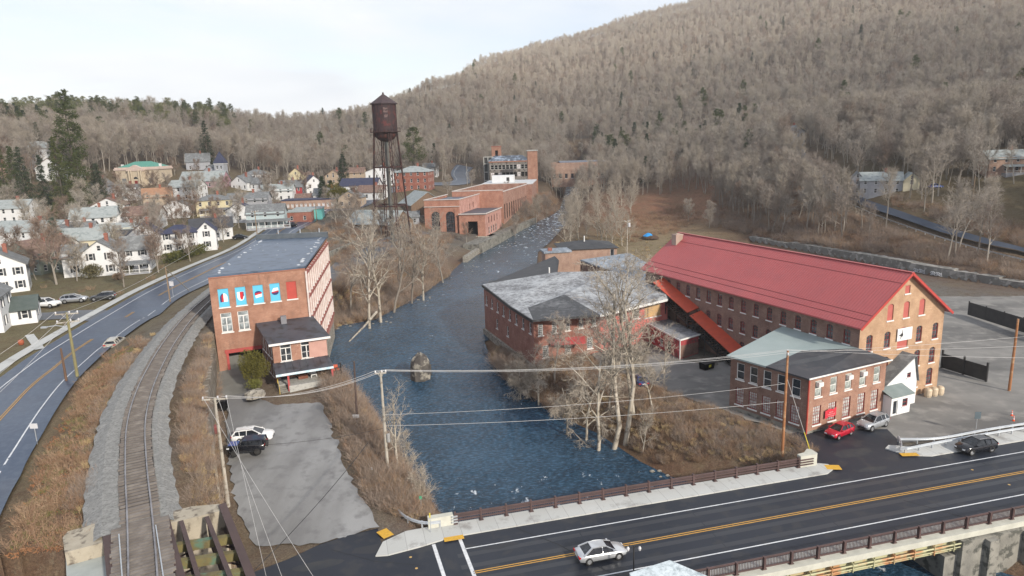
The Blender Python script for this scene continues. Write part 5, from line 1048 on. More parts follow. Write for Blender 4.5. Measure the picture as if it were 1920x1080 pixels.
# ================================================================== water tower
def water_tower():
    r = 215; b0 = RG(738, 470, r); zb = 6.0; t = thing('water_tower', 'tall rusty water tower with conical roof on four braced legs', 'water tower', (b0.x, b0.y, zb))
    zt = topz(719, 176, b0)-zb; ze = topz(720, 194, b0)-zb; zbn = topz(721, 247, b0)-zb; zbt = topz(722, 266, b0)-zb; Rr = 21.5*r/1280
    RT = M('rusty_tank', (.045, .022, .024), (.026, .015, .018), .75, .22, c3=(.085, .026, .026), s3=.4, stretch=(1, 1, .35)); 
    q = MB(); q.lathe([(Rr, zbn), (Rr, ze)], 40); tk = q.build('tank', RT, t, smooth=True)
    q = MB(); q.lathe([(.3, zbt)]+[(Rr*math.sin(a), zbn-(zbn-zbt)*math.cos(a)) for a in np.linspace(.15, math.pi/2, 9)], 40); q.build('bowl', RUST, tk, smooth=True)
    q = MB(); q.lathe([(Rr+.55, ze-.25), (Rr+.55, ze), (.15, zt)], 12); q.lathe([(Rr+.55, ze-.25), (Rr, ze-.2)], 12); q.build('roof', M('rusty_roof', (.06, .038, .042), (.045, .03, .034), .7), t)
    q = MB(); q.lathe([(0, zt-.2), (.28, zt-.1), (.28, zt+.3), (0, zt+.6)], 10); q.build('finial', RUST, t)
    q = MB(); q.lathe([(Rr+.02, zbn-.15), (Rr+1.0, zbn-.15), (Rr+1.0, zbn), (Rr+.02, zbn)], 40); wk = q.build('walkway', RUST, t)
    q = MB(); q.lathe([(Rr+1.0, zbn+1.0), (Rr+.94, zbn+1.06)], 40)
    for i in range(28): a = 6.283*i/28; q.bar(((Rr+.97)*math.cos(a), (Rr+.97)*math.sin(a), zbn), ((Rr+.97)*math.cos(a), (Rr+.97)*math.sin(a), zbn+1.05), .06, .06)
    q.build('railing', RUST, wk)
    # vertical seams and faded paint marks of old lettering
    q = MB()
    for i in range(12): a = 6.283*i/12; q.bar(((Rr+.02)*math.cos(a), (Rr+.02)*math.sin(a), zbn), ((Rr+.02)*math.cos(a), (Rr+.02)*math.sin(a), ze), .12, .08)
    for z in (zbn+(ze-zbn)/3, zbn+(ze-zbn)*2/3): q.lathe([(Rr+.03, z-.06), (Rr+.03, z+.06)], 40)
    q.build('seams', RUST, tk)
    def curve_patch(mb, a0, a1, z0, z1):
        n = 3
        for i in range(n): x0 = a0+(a1-a0)*i/n; x1 = a0+(a1-a0)*(i+1)/n; mb.poly([((Rr+.04)*math.cos(x0), (Rr+.04)*math.sin(x0), z0), ((Rr+.04)*math.cos(x1), (Rr+.04)*math.sin(x1), z0), ((Rr+.04)*math.cos(x1), (Rr+.04)*math.sin(x1), z1), ((Rr+.04)*math.cos(x0), (Rr+.04)*math.sin(x0), z1)])
    q = MB(); r2 = random.Random(8); fa = math.atan2(-b0.y, -b0.x)
    hh = ze-zbn
    for (a, z, n_) in ((.12, .78, 5), (.12, .68, 5), (.14, .54, 4), (.12, .5, 3)):
        for i in range(n_): aa = fa+a+(i-n_/2)*.075; curve_patch(q, aa, aa+.05, zbn+hh*(z+r2.uniform(-.02, 0)), zbn+hh*(z+.05+r2.uniform(-.01, .02)))
    q.build('faded_lettering', M('faded_white_paint', (.2, .14, .13), (.13, .08, .08)), tk)
    q = MB()
    for (a, z, n_) in ((-.28, .3, 6), (-.1, .22, 8), (-.35, .7, 3), (-.32, .62, 2)):
        for i in range(n_): aa = fa+a+(i)*.07; curve_patch(q, aa, aa+.06, zbn+hh*(z+r2.uniform(-.03, 0)), zbn+hh*(z+.06+r2.uniform(-.02, .03)))
    q.build('red_paint_traces', M('red_paint_trace', (.12, .03, .03), (.08, .025, .025)), tk)
    q = MB(); q.tube([(0, 0, 0), (0, 0, zbt+.3)], .62, 12); q.build('riser_pipe', M('grey_green_pipe', (.12, .13, .12), (.09, .08, .075), .7, .2), t)
    # legs with lattice
    tops = []; bots = []
    for k in range(4):
        a = R(90*k+28); tp = Vector((Rr*.99*math.cos(a), Rr*.99*math.sin(a), zbn+.4)); bt = Vector((Rr*1.75*math.cos(a), Rr*1.75*math.sin(a), -1)); tops.append(tp); bots.append(bt)
        q = MB(); n = Vector((-math.sin(a), math.cos(a), 0))*.3
        q.bar(tp-n, bt-n, .26, .34); q.bar(tp+n, bt+n, .26, .34)
        m_ = 26
        for i in range(m_): p = tp.lerp(bt, i/m_); p2 = tp.lerp(bt, (i+1)/m_); q.bar(p-n, p2+n, .07, .07) if i % 2 else q.bar(p+n, p2-n, .07, .07)
        q.build('leg', RUST, t)
    for lev in (.3, .62):
        ps = [tops[k].lerp(bots[k], lev) for k in range(4)]
        for k in range(4): q = MB(); q.bar(ps[k], ps[(k+1) % 4], .32, .4); q.build('strut', RUST, t)
    lv = [.02, .3, .62, 1]
    for i in range(3):
        for k in range(4):
            a, b_ = tops[k].lerp(bots[k], lv[i]), tops[(k+1) % 4].lerp(bots[(k+1) % 4], lv[i+1]); c, d = tops[(k+1) % 4].lerp(bots[(k+1) % 4], lv[i]), tops[k].lerp(bots[k], lv[i+1])
            q = MB(); q.tube([a, b_], .06, 4); q.tube([c, d], .06, 4); q.build('tie_rods', RUST, t)
    q = MB(); a = R(118+90); tp = tops[2]; bt = bots[2]
    for sx in (-.25, .25): q.tube([tp+Vector((sx, -.5, 0)), bt+Vector((sx, -.5, 0))], .04, 4)
    for i in range(60): p = (tp+Vector((0, -.5, 0))).lerp(bt+Vector((0, -.5, 0)), i/60); q.bar(p-Vector((.25, 0, 0)), p+Vector((.25, 0, 0)), .05, .05)
    q.build('ladder', RUST, t)
    for bt in bots: q = MB(); q.box(bt.x-.8, bt.y-.8, -1.6, bt.x+.8, bt.y+.8, .2); q.build('footing', CONC, t)
water_tower()
# ================================================================== houses
ROOFS = dict(pale=M('pale_shingle_roof', (.34, .37, .37), (.28, .31, .31), .8, 1.2, c3=(.22, .25, .25), s3=.8), grey=M('grey_shingle_roof', (.17, .18, .185), (.13, .135, .14), .85, 1.2, c3=(.22, .23, .235), s3=1.0),
    dark=M('dark_shingle_roof', (.045, .047, .055), (.06, .062, .07), .8, 1), brown=M('brown_shingle_roof', (.19, .12, .095), (.14, .09, .075), .85, 1, c3=(.24, .17, .13), s3=1.5), orange=M('orange_shingle_roof', (.36, .20, .12), (.28, .16, .1), .85, 1),
    navy=M('navy_shingle_roof', (.03, .035, .075), (.045, .05, .09), .8, 1), green=M('green_copper_roof', (.08, .26, .2), (.1, .3, .24), .6), dgreen=M('dark_green_roof', (.06, .08, .075), (.08, .1, .095), .8))
WALLS = dict(white=WHITE, cream=CREAM, yellow=M('yellow_clapboard', (.60, .53, .34), (.53, .47, .3), .6), red=M('red_clapboard', (.35, .03, .035), (.28, .025, .03), .6), tan=M('tan_wall', (.46, .36, .27), (.38, .3, .22), .8), grey=M('grey_clapboard', (.36, .37, .4), (.3, .31, .34), .7),
    blue=M('pale_blue_clapboard', (.42, .50, .52), (.36, .44, .46), .6), teal=M('turquoise_wall', (.16, .55, .52), (.14, .5, .47), .6), pink=M('mauve_clapboard', (.40, .24, .28), (.34, .2, .24), .7), green=M('green_clapboard', (.16, .18, .15), (.13, .15, .13), .7), brick=BR_RED, slate=M('slate_blue_wall', (.12, .18, .2), (.1, .15, .17), .7), wood=M('weathered_boards', (.22, .15, .1), (.15, .1, .07), .9, 1.2, stretch=(6, 1, .4)), palebrick=BR_TAN2)
def house(label, px, py, rng, rz, W, D, h, wall='white', roof='pale', rt='x', rise=2.6, win='far', nf=None, ns=None, chim=True, name='house', cat='house', wings=(), porch=None, shut=False, z=None, st=None, gm=None, lawn=None):
    o = RG(px, py, rng); g = hz(o.x, o.y); g = min(g, hz(o.x+W*.5*math.cos(R(rz)), o.y+W*.5*math.sin(R(rz))))
    zb = g if z is None else z
    b = Bld(name, label, cat, (o.x, o.y, zb), R(rz)); HOUSES.append((o.x, o.y, max(W, D)*.62))
    wm = WALLS[wall]; kind = 'shut' if shut else win; st = st or (2 if h > 4.5 else 1); fm = TRIM
    def rows(L_, n=None):
        n = n or max(1, int(L_/2.9)); r_ = []
        for s_ in range(st): r_ += row(n, L_, .95+s_*2.9, .95, 1.55, kind, fm, gm or GLASS, sill=False)
        return r_
    def blk(x0, y0, x1, y1, h, rt, rise, roof, nf=None, ns=None, wm=wm):
        ff = rows(x1-x0, nf); 
        if rt == 'y' and rise > 2.0: ff += [((x1-x0)/2, h+.35, .8, 1.2, 'far', fm, GLASS, False)]
        sd = rows(y1-y0, ns); sg = sd+([((y1-y0)/2, h+.35, .8, 1.2, 'far', fm, GLASS, False)] if rt == 'x' and rise > 2.0 else [])
        gx = rise if rt == 'x' else 0; gy = rise if rt == 'y' else 0
        for p0, p1, ops, gg in (((x0, y0), (x1, y0), ff, gy), ((x1, y0), (x1, y1), sg, gx), ((x1, y1), (x0, y1), ff, gy), ((x0, y1), (x0, y0), sg, gx)):
            if not b.faces_cam(p0, p1): ops = []
            b.wall(p0, p1, -2.5, h, wm, ops, gg)
        if rt in 'xy': b.gable_roof(x0, y0, x1, y1, h, rise, rt, ROOFS[roof])
        elif rt == 'h': b.hip_roof(x0, y0, x1, y1, h+.15, rise, ROOFS[roof])
        elif rt == 'f': f = MB(); f.box(x0-.2, y0-.2, h, x1+.2, y1+.2, h+.35); b.part('roof', f, ROOFS[roof])
        elif rt == 's': b.flat_roof([(x0-.3, y0-.4, h+.1), (x1+.3, y0-.4, h+.1), (x1+.3, y1, h+rise), (x0-.3, y1, h+rise)], ROOFS[roof], .15)
    blk(-W/2, 0, W/2, D, h, rt, rise, roof, nf, ns)
    for w_ in wings:
        x0, y0, x1, y1, h2, rt2, ri2 = w_[:7]; blk(x0, y0, x1, y1, h2, rt2, ri2, w_[7] if len(w_) > 7 else roof, wm=WALLS[w_[8]] if len(w_) > 8 else wm)
    if chim: b.chimney(W*.12, D*.5, h, h+(rise if rt in 'xyh' else 0)+1.3, .38, BR_RED)
    if porch:
        x0, x1, dpt = porch; f = MB(); f.slab([(x0, -dpt, 2.5), (x1, -dpt, 2.5), (x1, .02, 3.1), (x0, .02, 3.1)], .15); b.part('porch_roof', f, ROOFS[roof if roof != 'navy' else 'grey'])
        f = MB(); f.box(x0+.1, -dpt+.1, -1.5, x1-.1, 0, .35); b.part('porch_floor', f, WALLS['grey'])
        n = max(2, int((x1-x0)/2)+1)
        for i in range(n): x = x0+.2+(x1-x0-.4)*i/(n-1); f = MB(); f.box(x-.08, -dpt+.12, .35, x+.08, -dpt+.28, 2.4); b.part('post', f, TRIM)
        f = MB(); f.box(x0+.15, -dpt+.17, 1.2, x1-.15, -dpt+.23, 1.28); f.box(x0+.15, -dpt+.17, .5, x1-.15, -dpt+.23, .56); 
        for i in range(int((x1-x0)/.3)): f.box(x0+.2+i*.3, -dpt+.18, .5, x0+.24+i*.3, -dpt+.22, 1.22)
        b.part('railing', f, TRIM)
    b.finish(); return b
HOUSES = []
# (label, px, py of the front base middle, distance, facing, width, depth, wall height ...)
house('long white two storey house with pale roof, left of the blue green spruce', 48, 470, 205, -8, 21, 9, 5.8, 'white', 'pale', 'x', 2.8, nf=7)
house('white gabled house with pale roof and dark windows above the pale yellow house', 178, 435, 222, 22, 13, 10, 5.6, 'white', 'pale', 'x', 3.0, wings=[(6.5, 1, 12, 8, 5.2, 'y', 2.2)], nf=5)
house('small white gabled house tucked between the spruce and the larger white house', 150, 447, 214, 15, 8, 7, 3.2, 'white', 'grey', 'x', 2.4, porch=(-2, 4, 2))
house('pale yellow house with pale roof and a side gable, behind the green gabled house', 158, 482, 192, 14, 14, 8, 4.2, 'cream', 'pale', 'x', 3.0, nf=1, st=1)
house('low cream house with flat pale roof and brick chimney right of the yellow house', 232, 462, 203, 10, 15, 8, 5.0, 'cream', 'pale', 'x', 1.4, nf=5)
house('green gabled house with brown roof at the left edge', 42, 522, 166, -18, 13, 12, 4.6, 'green', 'brown', 'y', 3.6, wings=[(6.5, 3, 14, 11, 4.0, 'x', 2.4)])
house('white dark shuttered house cut by the left edge, behind the thin dark pole', 10, 558, 142, 32, 9, 9, 6.0, 'white', 'grey', 'y', 2.8, shut=True, wings=[(-9, 1, -4.5, 8, 3, 's', 1)])
house('tall white shuttered house cut by the left edge, left of the green roofed outbuilding', -32, 672, 106, 24, 7, 8, 6.0, 'white', 'grey', 'y', 2.4, shut=True, chim=False)
house('low white outbuilding with dark green roof and black shutters at the left edge', 32, 634, 112, 28, 6.6, 5.5, 2.6, 'white', 'dgreen', 'x', 1.7, shut=True, chim=False, name='outbuilding', cat='outbuilding', st=1, nf=2)
house('white house with grey cross gables, brick chimney and railed porch by the main road', 196, 538, 158, 18, 7.5, 9, 5.6, 'white', 'grey', 'y', 2.6, shut=True, wings=[(-8.5, 2.5, -3.7, 8, 4.6, 'x', 2.6), (3.7, 3, 10, 9, 5.4, 'x', 2.8)], porch=(3.9, 10.6, 2.6))
house('white house with dark navy roof and black shutters behind the long hedge', 276, 500, 185, 20, 7.8, 9, 6.0, 'white', 'navy', 'y', 3.0, shut=True, nf=2, wings=[(3.9, 3, 13, 10, 5.4, 'h', 2.0), (13, 4, 18, 10, 5.6, 'y', 2.4)], porch=None)
house('dark gambrel roofed garage between the two shuttered white houses', 246, 488, 198, 10, 8, 6, 2.4, 'grey', 'dark', 'x', 2.6, chim=False)
house('white cottage with black roof and dark carport at the far end of the hedge', 400, 458, 210, 22, 12, 8, 4.2, 'white', 'dark', 'x', 2.6, wings=[(-8, -1, -3.5, 4, 2.6, 's', .8, 'dark')])
house('house with rust orange roof below the library', 300, 405, 262, 25, 10, 9, 4.6, 'tan', 'orange', 'x', 3.2)
house('small white sunroom house left of the orange roofed house', 238, 385, 285, 5, 9, 7, 4.6, 'white', 'grey', 'x', 2.0)
house('grey roofed house in the trees above the cottage with the black roof', 332, 420, 245, 18, 9, 8, 4.2, 'white', 'grey', 'y', 2.6)
house('yellow porch house half hidden behind bare trees near the crossroads', 405, 418, 250, 20, 12, 9, 5.8, 'yellow', 'grey', 'h', 1.8, porch=(-5, 5, 2))
house('grey house behind the yellow porch house', 465, 405, 262, 8, 15, 10, 4.8, 'grey', 'grey', 'x', 2.6)
house('pale green shop house with grey roof and open porch at the crossroads', 500, 432, 226, 12, 12, 9, 4.8, 'blue', 'grey', 'x', 2.8, name='shop_house', cat='shop house', nf=3, chim=False, porch=(-6, 8, 2.6))
house('small orange brick shop beside the turquoise wall', 560, 418, 242, 8, 9, 8, 3.8, 'brick', 'pale', 'f', 0, chim=False, name='shop', cat='shop', nf=2)
house('turquoise painted flat roofed building at the crossroads', 578, 413, 250, 8, 10, 8, 3.8, 'teal', 'pale', 'f', 0, chim=False, name='shop', cat='shop', nf=1)
house('long low brick row with white shopfront windows behind the turquoise building', 578, 390, 276, 4, 21, 9, 3.8, 'palebrick', 'navy', 'f', 0, chim=False, name='shop_row', cat='shop row', nf=12, gm=PALEW)
house('bright red clapboard house with steep gables left of the white gabled house', 548, 370, 305, 18, 9, 9, 5.6, 'red', 'grey', 'x', 2.8, wings=[(-7, 1, -3, 8, 5.2, 'y', 2.6, 'brown')])
house('low red outbuilding in front of the red house', 572, 381, 292, 5, 8, 5, 2.6, 'red', 'brown', 'x', 1.6, chim=False, name='outbuilding', cat='outbuilding')
house('white steep gabled house with dark blue roof next to the red house', 590, 356, 318, 30, 7.5, 9, 6.2, 'white', 'navy', 'y', 3.2)
house('yellow and green gabled house behind the red house', 555, 335, 350, 12, 8, 9, 6.5, 'yellow', 'brown', 'y', 3.4, wings=[(4, 1, 8, 8, 6, 'h', 2)])
house('white house at far end behind the pale cross gabled chapel roof', 478, 345, 335, 5, 11, 9, 5.8, 'white', 'grey', 'h', 2.2)
house('white gabled house right of the mauve house', 450, 365, 312, -20, 9, 8, 3.8, 'white', 'grey', 'y', 3.0, wings=[(4.5, 2, 11, 8, 3.2, 'x', 2.4)])
house('mauve house with pale grey roof and pink front gable', 378, 357, 308, 0, 19, 10, 3.6, 'pink', 'pale', 'x', 4.0, name='mauve_house', nf=5)
house('dark grey shingled house left of the church tower with tall chimney', 374, 330, 345, 20, 11, 10, 4.5, 'grey', 'grey', 'x', 4.0)
house('white low house with dark roof and twin gables left of the water tower', 672, 358, 310, -6, 17, 9, 3.8, 'white', 'navy', 'x', 3.0, chim=False)
house('brown roofed cottage with white gable end, left of the water tower foot', 694, 372, 290, -12, 12, 8, 3.4, 'white', 'brown', 'x', 2.6)
house('white house seen between the legs of the water tower', 715, 352, 330, 5, 14, 8, 7.0, 'white', 'grey', 'y', 2.6)
house('brown gabled house up in the trees behind the round evergreen', 625, 332, 360, 0, 9, 8, 4.6, 'tan', 'brown', 'y', 3.0)
house('rust coloured house behind the twin gabled white house', 664, 326, 368, 0, 10, 8, 5.0, 'tan', 'brown', 'x', 2.6)
house('brick and slate blue two storey house with hipped pale roof right of the water tower', 772, 352, 300, -6, 15, 12, 8.2, 'brick', 'pale', 'h', 2.4, nf=5, st=3, name='brick_house')
house('weathered wooden barn with large pale roof between the water tower and the power house', 803, 388, 268, 28, 14, 14, 4.6, 'wood', 'pale', 'y', 4.6, name='barn', cat='barn', chim=False, nf=3, st=1)
house('dark boarded barn with big pale roof in front of the water tower foot', 692, 425, 232, -24, 19, 13, 3.2, 'wood', 'pale', 'x', 4.0, name='barn', cat='barn', chim=False, st=1)
house('low grey shed between the two barns', 752, 405, 252, 5, 13, 7, 3.0, 'grey', 'grey', 'x', 1.8, chim=False, name='shed', cat='shed')
house('white cottage in the trees left of the far road', 806, 318, 420, 0, 9, 8, 6, 'white', 'grey', 'x', 2.5)
# upper left houses half hidden by pines
house('tall white house with grey roof behind the dark pines at upper left', 72, 340, 322, 8, 15, 10, 9.5, 'white', 'pale', 'h', 3.4, st=3, chim=False)
house('white house with orange brown gables in the pines at the upper left', 98, 352, 305, 12, 11, 9, 6.5, 'white', 'brown', 'y', 3.8, wings=[(5.5, 0, 11, 8, 4.5, 'y', 2.4)])
house('small orange brick house at the left edge below the forest', -2, 362, 300, 10, 12, 9, 5.2, 'palebrick', 'brown', 'y', 3.2)
house('mauve cottage hidden behind trees left of the library', 184, 370, 295, 5, 9, 8, 4.0, 'grey', 'grey', 'y', 3.0)
# hillside houses on the right
house('grey and cream two storey house with white porch on the wooded slope', 1652, 352, 236, -22, 13, 8, 5.2, 'grey', 'pale', 'x', 2.6, wings=[(6.5, -1.0, 11.5, 8, 5.2, 'y', 2.4, 'pale', 'cream'), (-9, 2, -5.5, 9, 5.8, 'y', 2.2, 'grey', 'grey')], nf=4)
house('salmon house with pale roof and sunroom at the right edge of the slope', 1895, 330, 226, -6, 14, 9, 5.0, 'palebrick', 'pale', 'x', 2.6, nf=4, porch=(-3, 4, 2.5))
house('pale gabled house in the trees at the top of the hill road', 1492, 272, 330, 10, 9, 8, 6.2, 'grey', 'grey', 'y', 2.8)
house('small white cottage among bare trees high on the slope', 1688, 256, 318, 0, 9, 7, 3.4, 'white', 'grey', 'x', 2.0, chim=False)
def library():
    o = RG(260, 350, 318); zb = hz(o.x, o.y)
    b = Bld('library', 'cream stone library with green roof, central pediment and steps', 'library', (o.x, o.y, zb), R(-3)); HOUSES.append((o.x, o.y, 16))
    cs_ = M('cream_stone', (.55, .47, .36), (.48, .4, .3), .8, .7); W = 20; h = 7.6
    b.wall((-W/2, 0), (W/2, 0), -2, h, cs_, [(3.6, 1.6, 2.2, 2.3, 'multi', TRIM, GLASS), (W-3.6, 1.6, 2.2, 2.3, 'multi', TRIM, GLASS)]); b.wall((W/2, 0), (W/2, 12), -2, h, cs_); b.wall((-W/2, 12), (-W/2, 0), -2, h, cs_); b.wall((W/2, 12), (-W/2, 12), -2, h, cs_)
    f = MB(); f.box(-W/2-.5, -.5, h, W/2+.5, 12.5, h+.7); f.box(-W/2-.2, -.2, h+.7, W/2+.2, 12.2, h+1.3); b.part('cornice', f, M('pink_cream_cornice', (.6, .48, .42), rough=.7)); b.hip_roof(-W/2+1, 1, W/2-1, 11.5, h+1.35, 2.4, ROOFS['green'], .1)
    f = MB(); f.box(-3.6, -1.3, -2, 3.6, 0, h); pb = b.part('portico', f, cs_)
    f = MB(); f.slab([(-4, -1.6, h), (4, -1.6, h), (4, .1, h), (-4, .1, h)], .4); f.prism([(0, 0)]*0 or [(-3.9, -1.5), (3.9, -1.5), (3.9, .1), (-3.9, .1)], h, h+.7)
    f.hull8([(-3.9, -1.5, h+.7), (3.9, -1.5, h+.7), (3.9, .1, h+.7), (-3.9, .1, h+.7), (-.1, -1.5, h+2.3), (.1, -1.5, h+2.3), (.1, .1, h+2.3), (-.1, .1, h+2.3)]); b.part('pediment', f, M('pink_cream_cornice', (.6, .48, .42)))
    for x in (-2.8, -1.7, 1.7, 2.8): f = MB(); f.cyl(x, -1.7, -.2, h, .28, n=10); b.part('column', f, cs_)
    f = MB(); f.box(-.75, -1.34, 0, .75, -1.3, 2.8); b.part('door', f, REDTRIM)
    f = MB(); f.poly([(1.0*math.cos(math.pi*i/10), -1.33, 3.6+1.0*math.sin(math.pi*i/10)) for i in range(11)]); b.part('arched_window', f, GLASS)
    for x in (-W/2+1, W/2-1): f = MB(); f.box(x-.4, 4, h, x+.4, 5, h+2.6); b.part('chimney', f, TRIM)
    for i in range(5): f = MB(); f.box(-2.4, -2.2-i*.5, -3, 2.4, -1.7-i*.5+.001, -.2-i*.3); b.part('step', f, CONC)
    b.finish()
library()
def church():
    o = RG(415, 350, 322); zb = hz(o.x, o.y); b = Bld('church_tower', 'grey shingled church with dark pointed spire behind the mauve house', 'church', (o.x, o.y, zb), 0); HOUSES.append((o.x, o.y, 8))
    z1 = topz(415, 306, o)-zb; z2 = topz(415, 283, o)-zb
    b.box_walls(-2.2, 0, 2.2, 4.4, -2, z1, WALLS['grey'], F_=[(1.3, z1-2.6, .9, 1.6, 'far', TRIM, GLASS), (3.1, z1-2.6, .9, 1.6, 'far', TRIM, GLASS)]); f = MB()
    A = [(-2.6, -.4, z1), (2.6, -.4, z1), (2.6, 4.8, z1), (-2.6, 4.8, z1)]
    for i in range(4): f.poly([A[i], A[(i+1) % 4], (0, 2.2, z2)])
    b.part('spire', f, ROOFS['navy']); f = MB(); f.box(-2.4, -.2, z1-.4, 2.4, 4.6, z1-.1); b.part('belfry_trim', f, TRIM)
    b.box_walls(-9, 3, -2.2, 12, -2, 5, WALLS['grey'], gable='y', rise=3); b.gable_roof(-9, 3, -2.2, 12, 5, 3, 'y', ROOFS['grey']); b.finish()
church()
for lab, px, py, rg, rz, W, D, h, wl, rf, rt in (('small white garage between the green gabled house and the long white house', 95, 492, 186, -10, 9, 7, 3.2, 'white', 'grey', 'x'), ('narrow white house with grey roof left of the cream house', 118, 478, 198, 12, 8, 8, 5.2, 'white', 'grey', 'y'), ('white house with brown roof behind the low cream house', 268, 440, 226, 8, 11, 8, 5.2, 'white', 'brown', 'x'), ('white porch house with pale roof below the mauve house', 345, 388, 276, -4, 12, 9, 5.4, 'white', 'pale', 'x'), ('white cottage with navy roof between the shop house and the grey house', 452, 428, 238, 16, 9, 8, 4.4, 'white', 'navy', 'y'), ('white two storey house with pale roof in the trees below the mansard house', 20, 425, 240, 6, 12, 9, 5.6, 'white', 'pale', 'x'), ('grey white house with brown roof left of the orange roofed house', 205, 412, 246, 14, 11, 8, 5.2, 'white', 'brown', 'y'), ('white row house with pale roof behind the long brick row', 520, 374, 296, 6, 13, 8, 4.8, 'white', 'pale', 'x'), ('white shed roofed store behind the turquoise building', 615, 378, 292, 4, 12, 8, 3.6, 'white', 'grey', 'x'), ('pale house right of the long brick row by the round evergreen', 655, 382, 276, -6, 9, 8, 4.0, 'tan', 'grey', 'y')):
    house(lab, px, py, rg, rz, W, D, h, wl, rf, rt)
# ================================================================== road bridge
def road_bridge():
    t = thing('road_bridge', 'road bridge over the river with brown steel railings and cream girders', 'bridge', tuple(B3(20, -4)), math.atan2(BU.y, BU.x))
    def uv(u, v, z): return (u-20, v+4, z)
    U0, U1 = -3, 41.5
    q = MB(); q.box(*uv(U0, -10.9, -.75)[:2], -.75, *uv(U1+6, 4.9, 0)[:2], -.02); q.build('deck', CONC, t)
    gm = M('cream_girder_paint', (.46, .45, .27), (.4, .39, .24), .5, .4, c3=(.45, .22, .1), s3=.5)
    for v in (-11.0, -8, -5, -2, 1, 4.2):
        q = MB(); q.box(*uv(U0, v, 0)[:2], -1.5, *uv(48, v+.12, 0)[:2], -.75); q.box(*uv(U0, v-.18, 0)[:2], -1.6, *uv(48, v+.3, 0)[:2], -1.5)
        if v == -11.0:
            for i in range(22): x = uv(U0+1+i*2.2, 0, 0)[0]; q.box(x, uv(0, v, 0)[1]-.15, -1.5, x+.06, uv(0, v, 0)[1], -.75)
        q.build('girder', gm, t)
    q = MB(); q.box(*uv(U0, -11.35, 0)[:2], -.45, *uv(60, -10.4, 0)[:2], .12); q.build('edge_beam', M('pale_concrete', (.5, .5, .44), (.42, .42, .37), .8), t)
    # steel pipe and brackets outside near side
    q = MB(); q.tube([uv(U0, -11.5, -.75), uv(50, -11.5, -.75)], .07, 8); q.tube([uv(U0, -11.5, -1.1), uv(50, -11.5, -1.1)], .05, 6)
    for i in range(24): x = uv(U0+.5+i*2.2, 0, 0)[0]; q.box(x, uv(0, -11.6, 0)[1], -1.4, x+.06, uv(0, -11.0, 0)[1], -.5)
    q.build('service_pipes', gm, t)
    def railing(v, u0, u1, zb, near):
        r_ = MB(); q = MB(); n = int((u1-u0)/2.6)
        rails = (.38, .70, 1.02) if not near else (.18, 1.1)
        for z in rails: r_.bar(uv(u0, v, zb+z), uv(u1, v, zb+z), .13, .13)
        if not near: r_.bar(uv(u0, v, zb+.86), uv(u1, v, zb+.86), .05, .06)
        rr = r_.build('railing', BROWNST, t)
        for i in range(n+1):
            u = u0+(u1-u0)*i/n; q = MB(); x, y, _ = uv(u, v, 0); s = .12 if v > 0 else -.12
            q.box(x-.1, y+min(s, 0)-.1, zb+.05, x+.1, y+max(s, 0)+.1, zb+1.2); q.box(x-.22, y-.2, zb, x+.22, y+.3, zb+.06); q.build('post', BROWNST, t)
        b_ = MB(); k = int((u1-u0)/(.15 if near else .2))
        for i in range(k): x, y, _ = uv(u0+.1+(u1-u0-.2)*i/k, v, 0); b_.box(x-.02, y-.02, zb+.18, x+.02, y+.02, zb+1.08 if near else zb+.95)
        b_.build('balusters', BROWNST, rr)
    railing(4.35, -.3, 38.8, .2, False); railing(-10.7, 8, 62, .15, True)
    # end blocks
    for u, nm in ((-2.0, 0), (40.2, 1)):
        q = MB(); x, y, _ = uv(u, 4.5, 0)
        if nm: q.prism([(x-1.2, y-.3), (x+.8, y-.35), (x+1.1, y-.1), (x+1.1, y+.9), (x+.7, y+1.2), (x-.2, y+.5), (x-1.2, y+.35)], -.3, 1.55)
        else: q.prism([(x-1.0, y-.3), (x+1.5, y-.3), (x+1.5, y+.35), (x-1.0, y+.35)], -.3, 1.25)
        q.build('end_block', M('pale_concrete', (.5, .5, .44)), t)
        q = MB(); 
        for z in (.45, .75, 1.05): q.box(x-1.5 if nm else x+1.3, y-.45, z, x+.4 if nm else x+1.9, y-.3, z+.12)
        q.build('rail_connector', GALV if not nm else BROWNST, t)
    # abutments
    for u, w_ in ((-3.6, 1.6), (43.2, 2.2), ):
        q = MB(); x0, y0, _ = uv(u, -11.2, 0); q.box(x0, y0, -6.5, x0+w_, y0+15.8, -2.1); q.build('abutment', OLDCONC, t)
    q = MB(); x0, y0, _ = uv(44.6, -11.2, 0); q.hull8([(x0, y0-.5, -7), (x0+22, y0-.5, -7), (x0+22, y0+.6, -7), (x0, y0+.6, -7), (x0, y0-.5, -.5), (x0+22, y0-.5, -.5), (x0+22, y0+.6, -.5), (x0, y0+.6, -.5)]); q.build('wing_wall', OLDCONC, t)
    for i in range(4): q = MB(); q.box(x0+2.5+i*4.5, y0-1.1, -7, x0+3.6+i*4.5, y0-.45, -.6); q.build('pier', OLDCONC, t)
road_bridge()
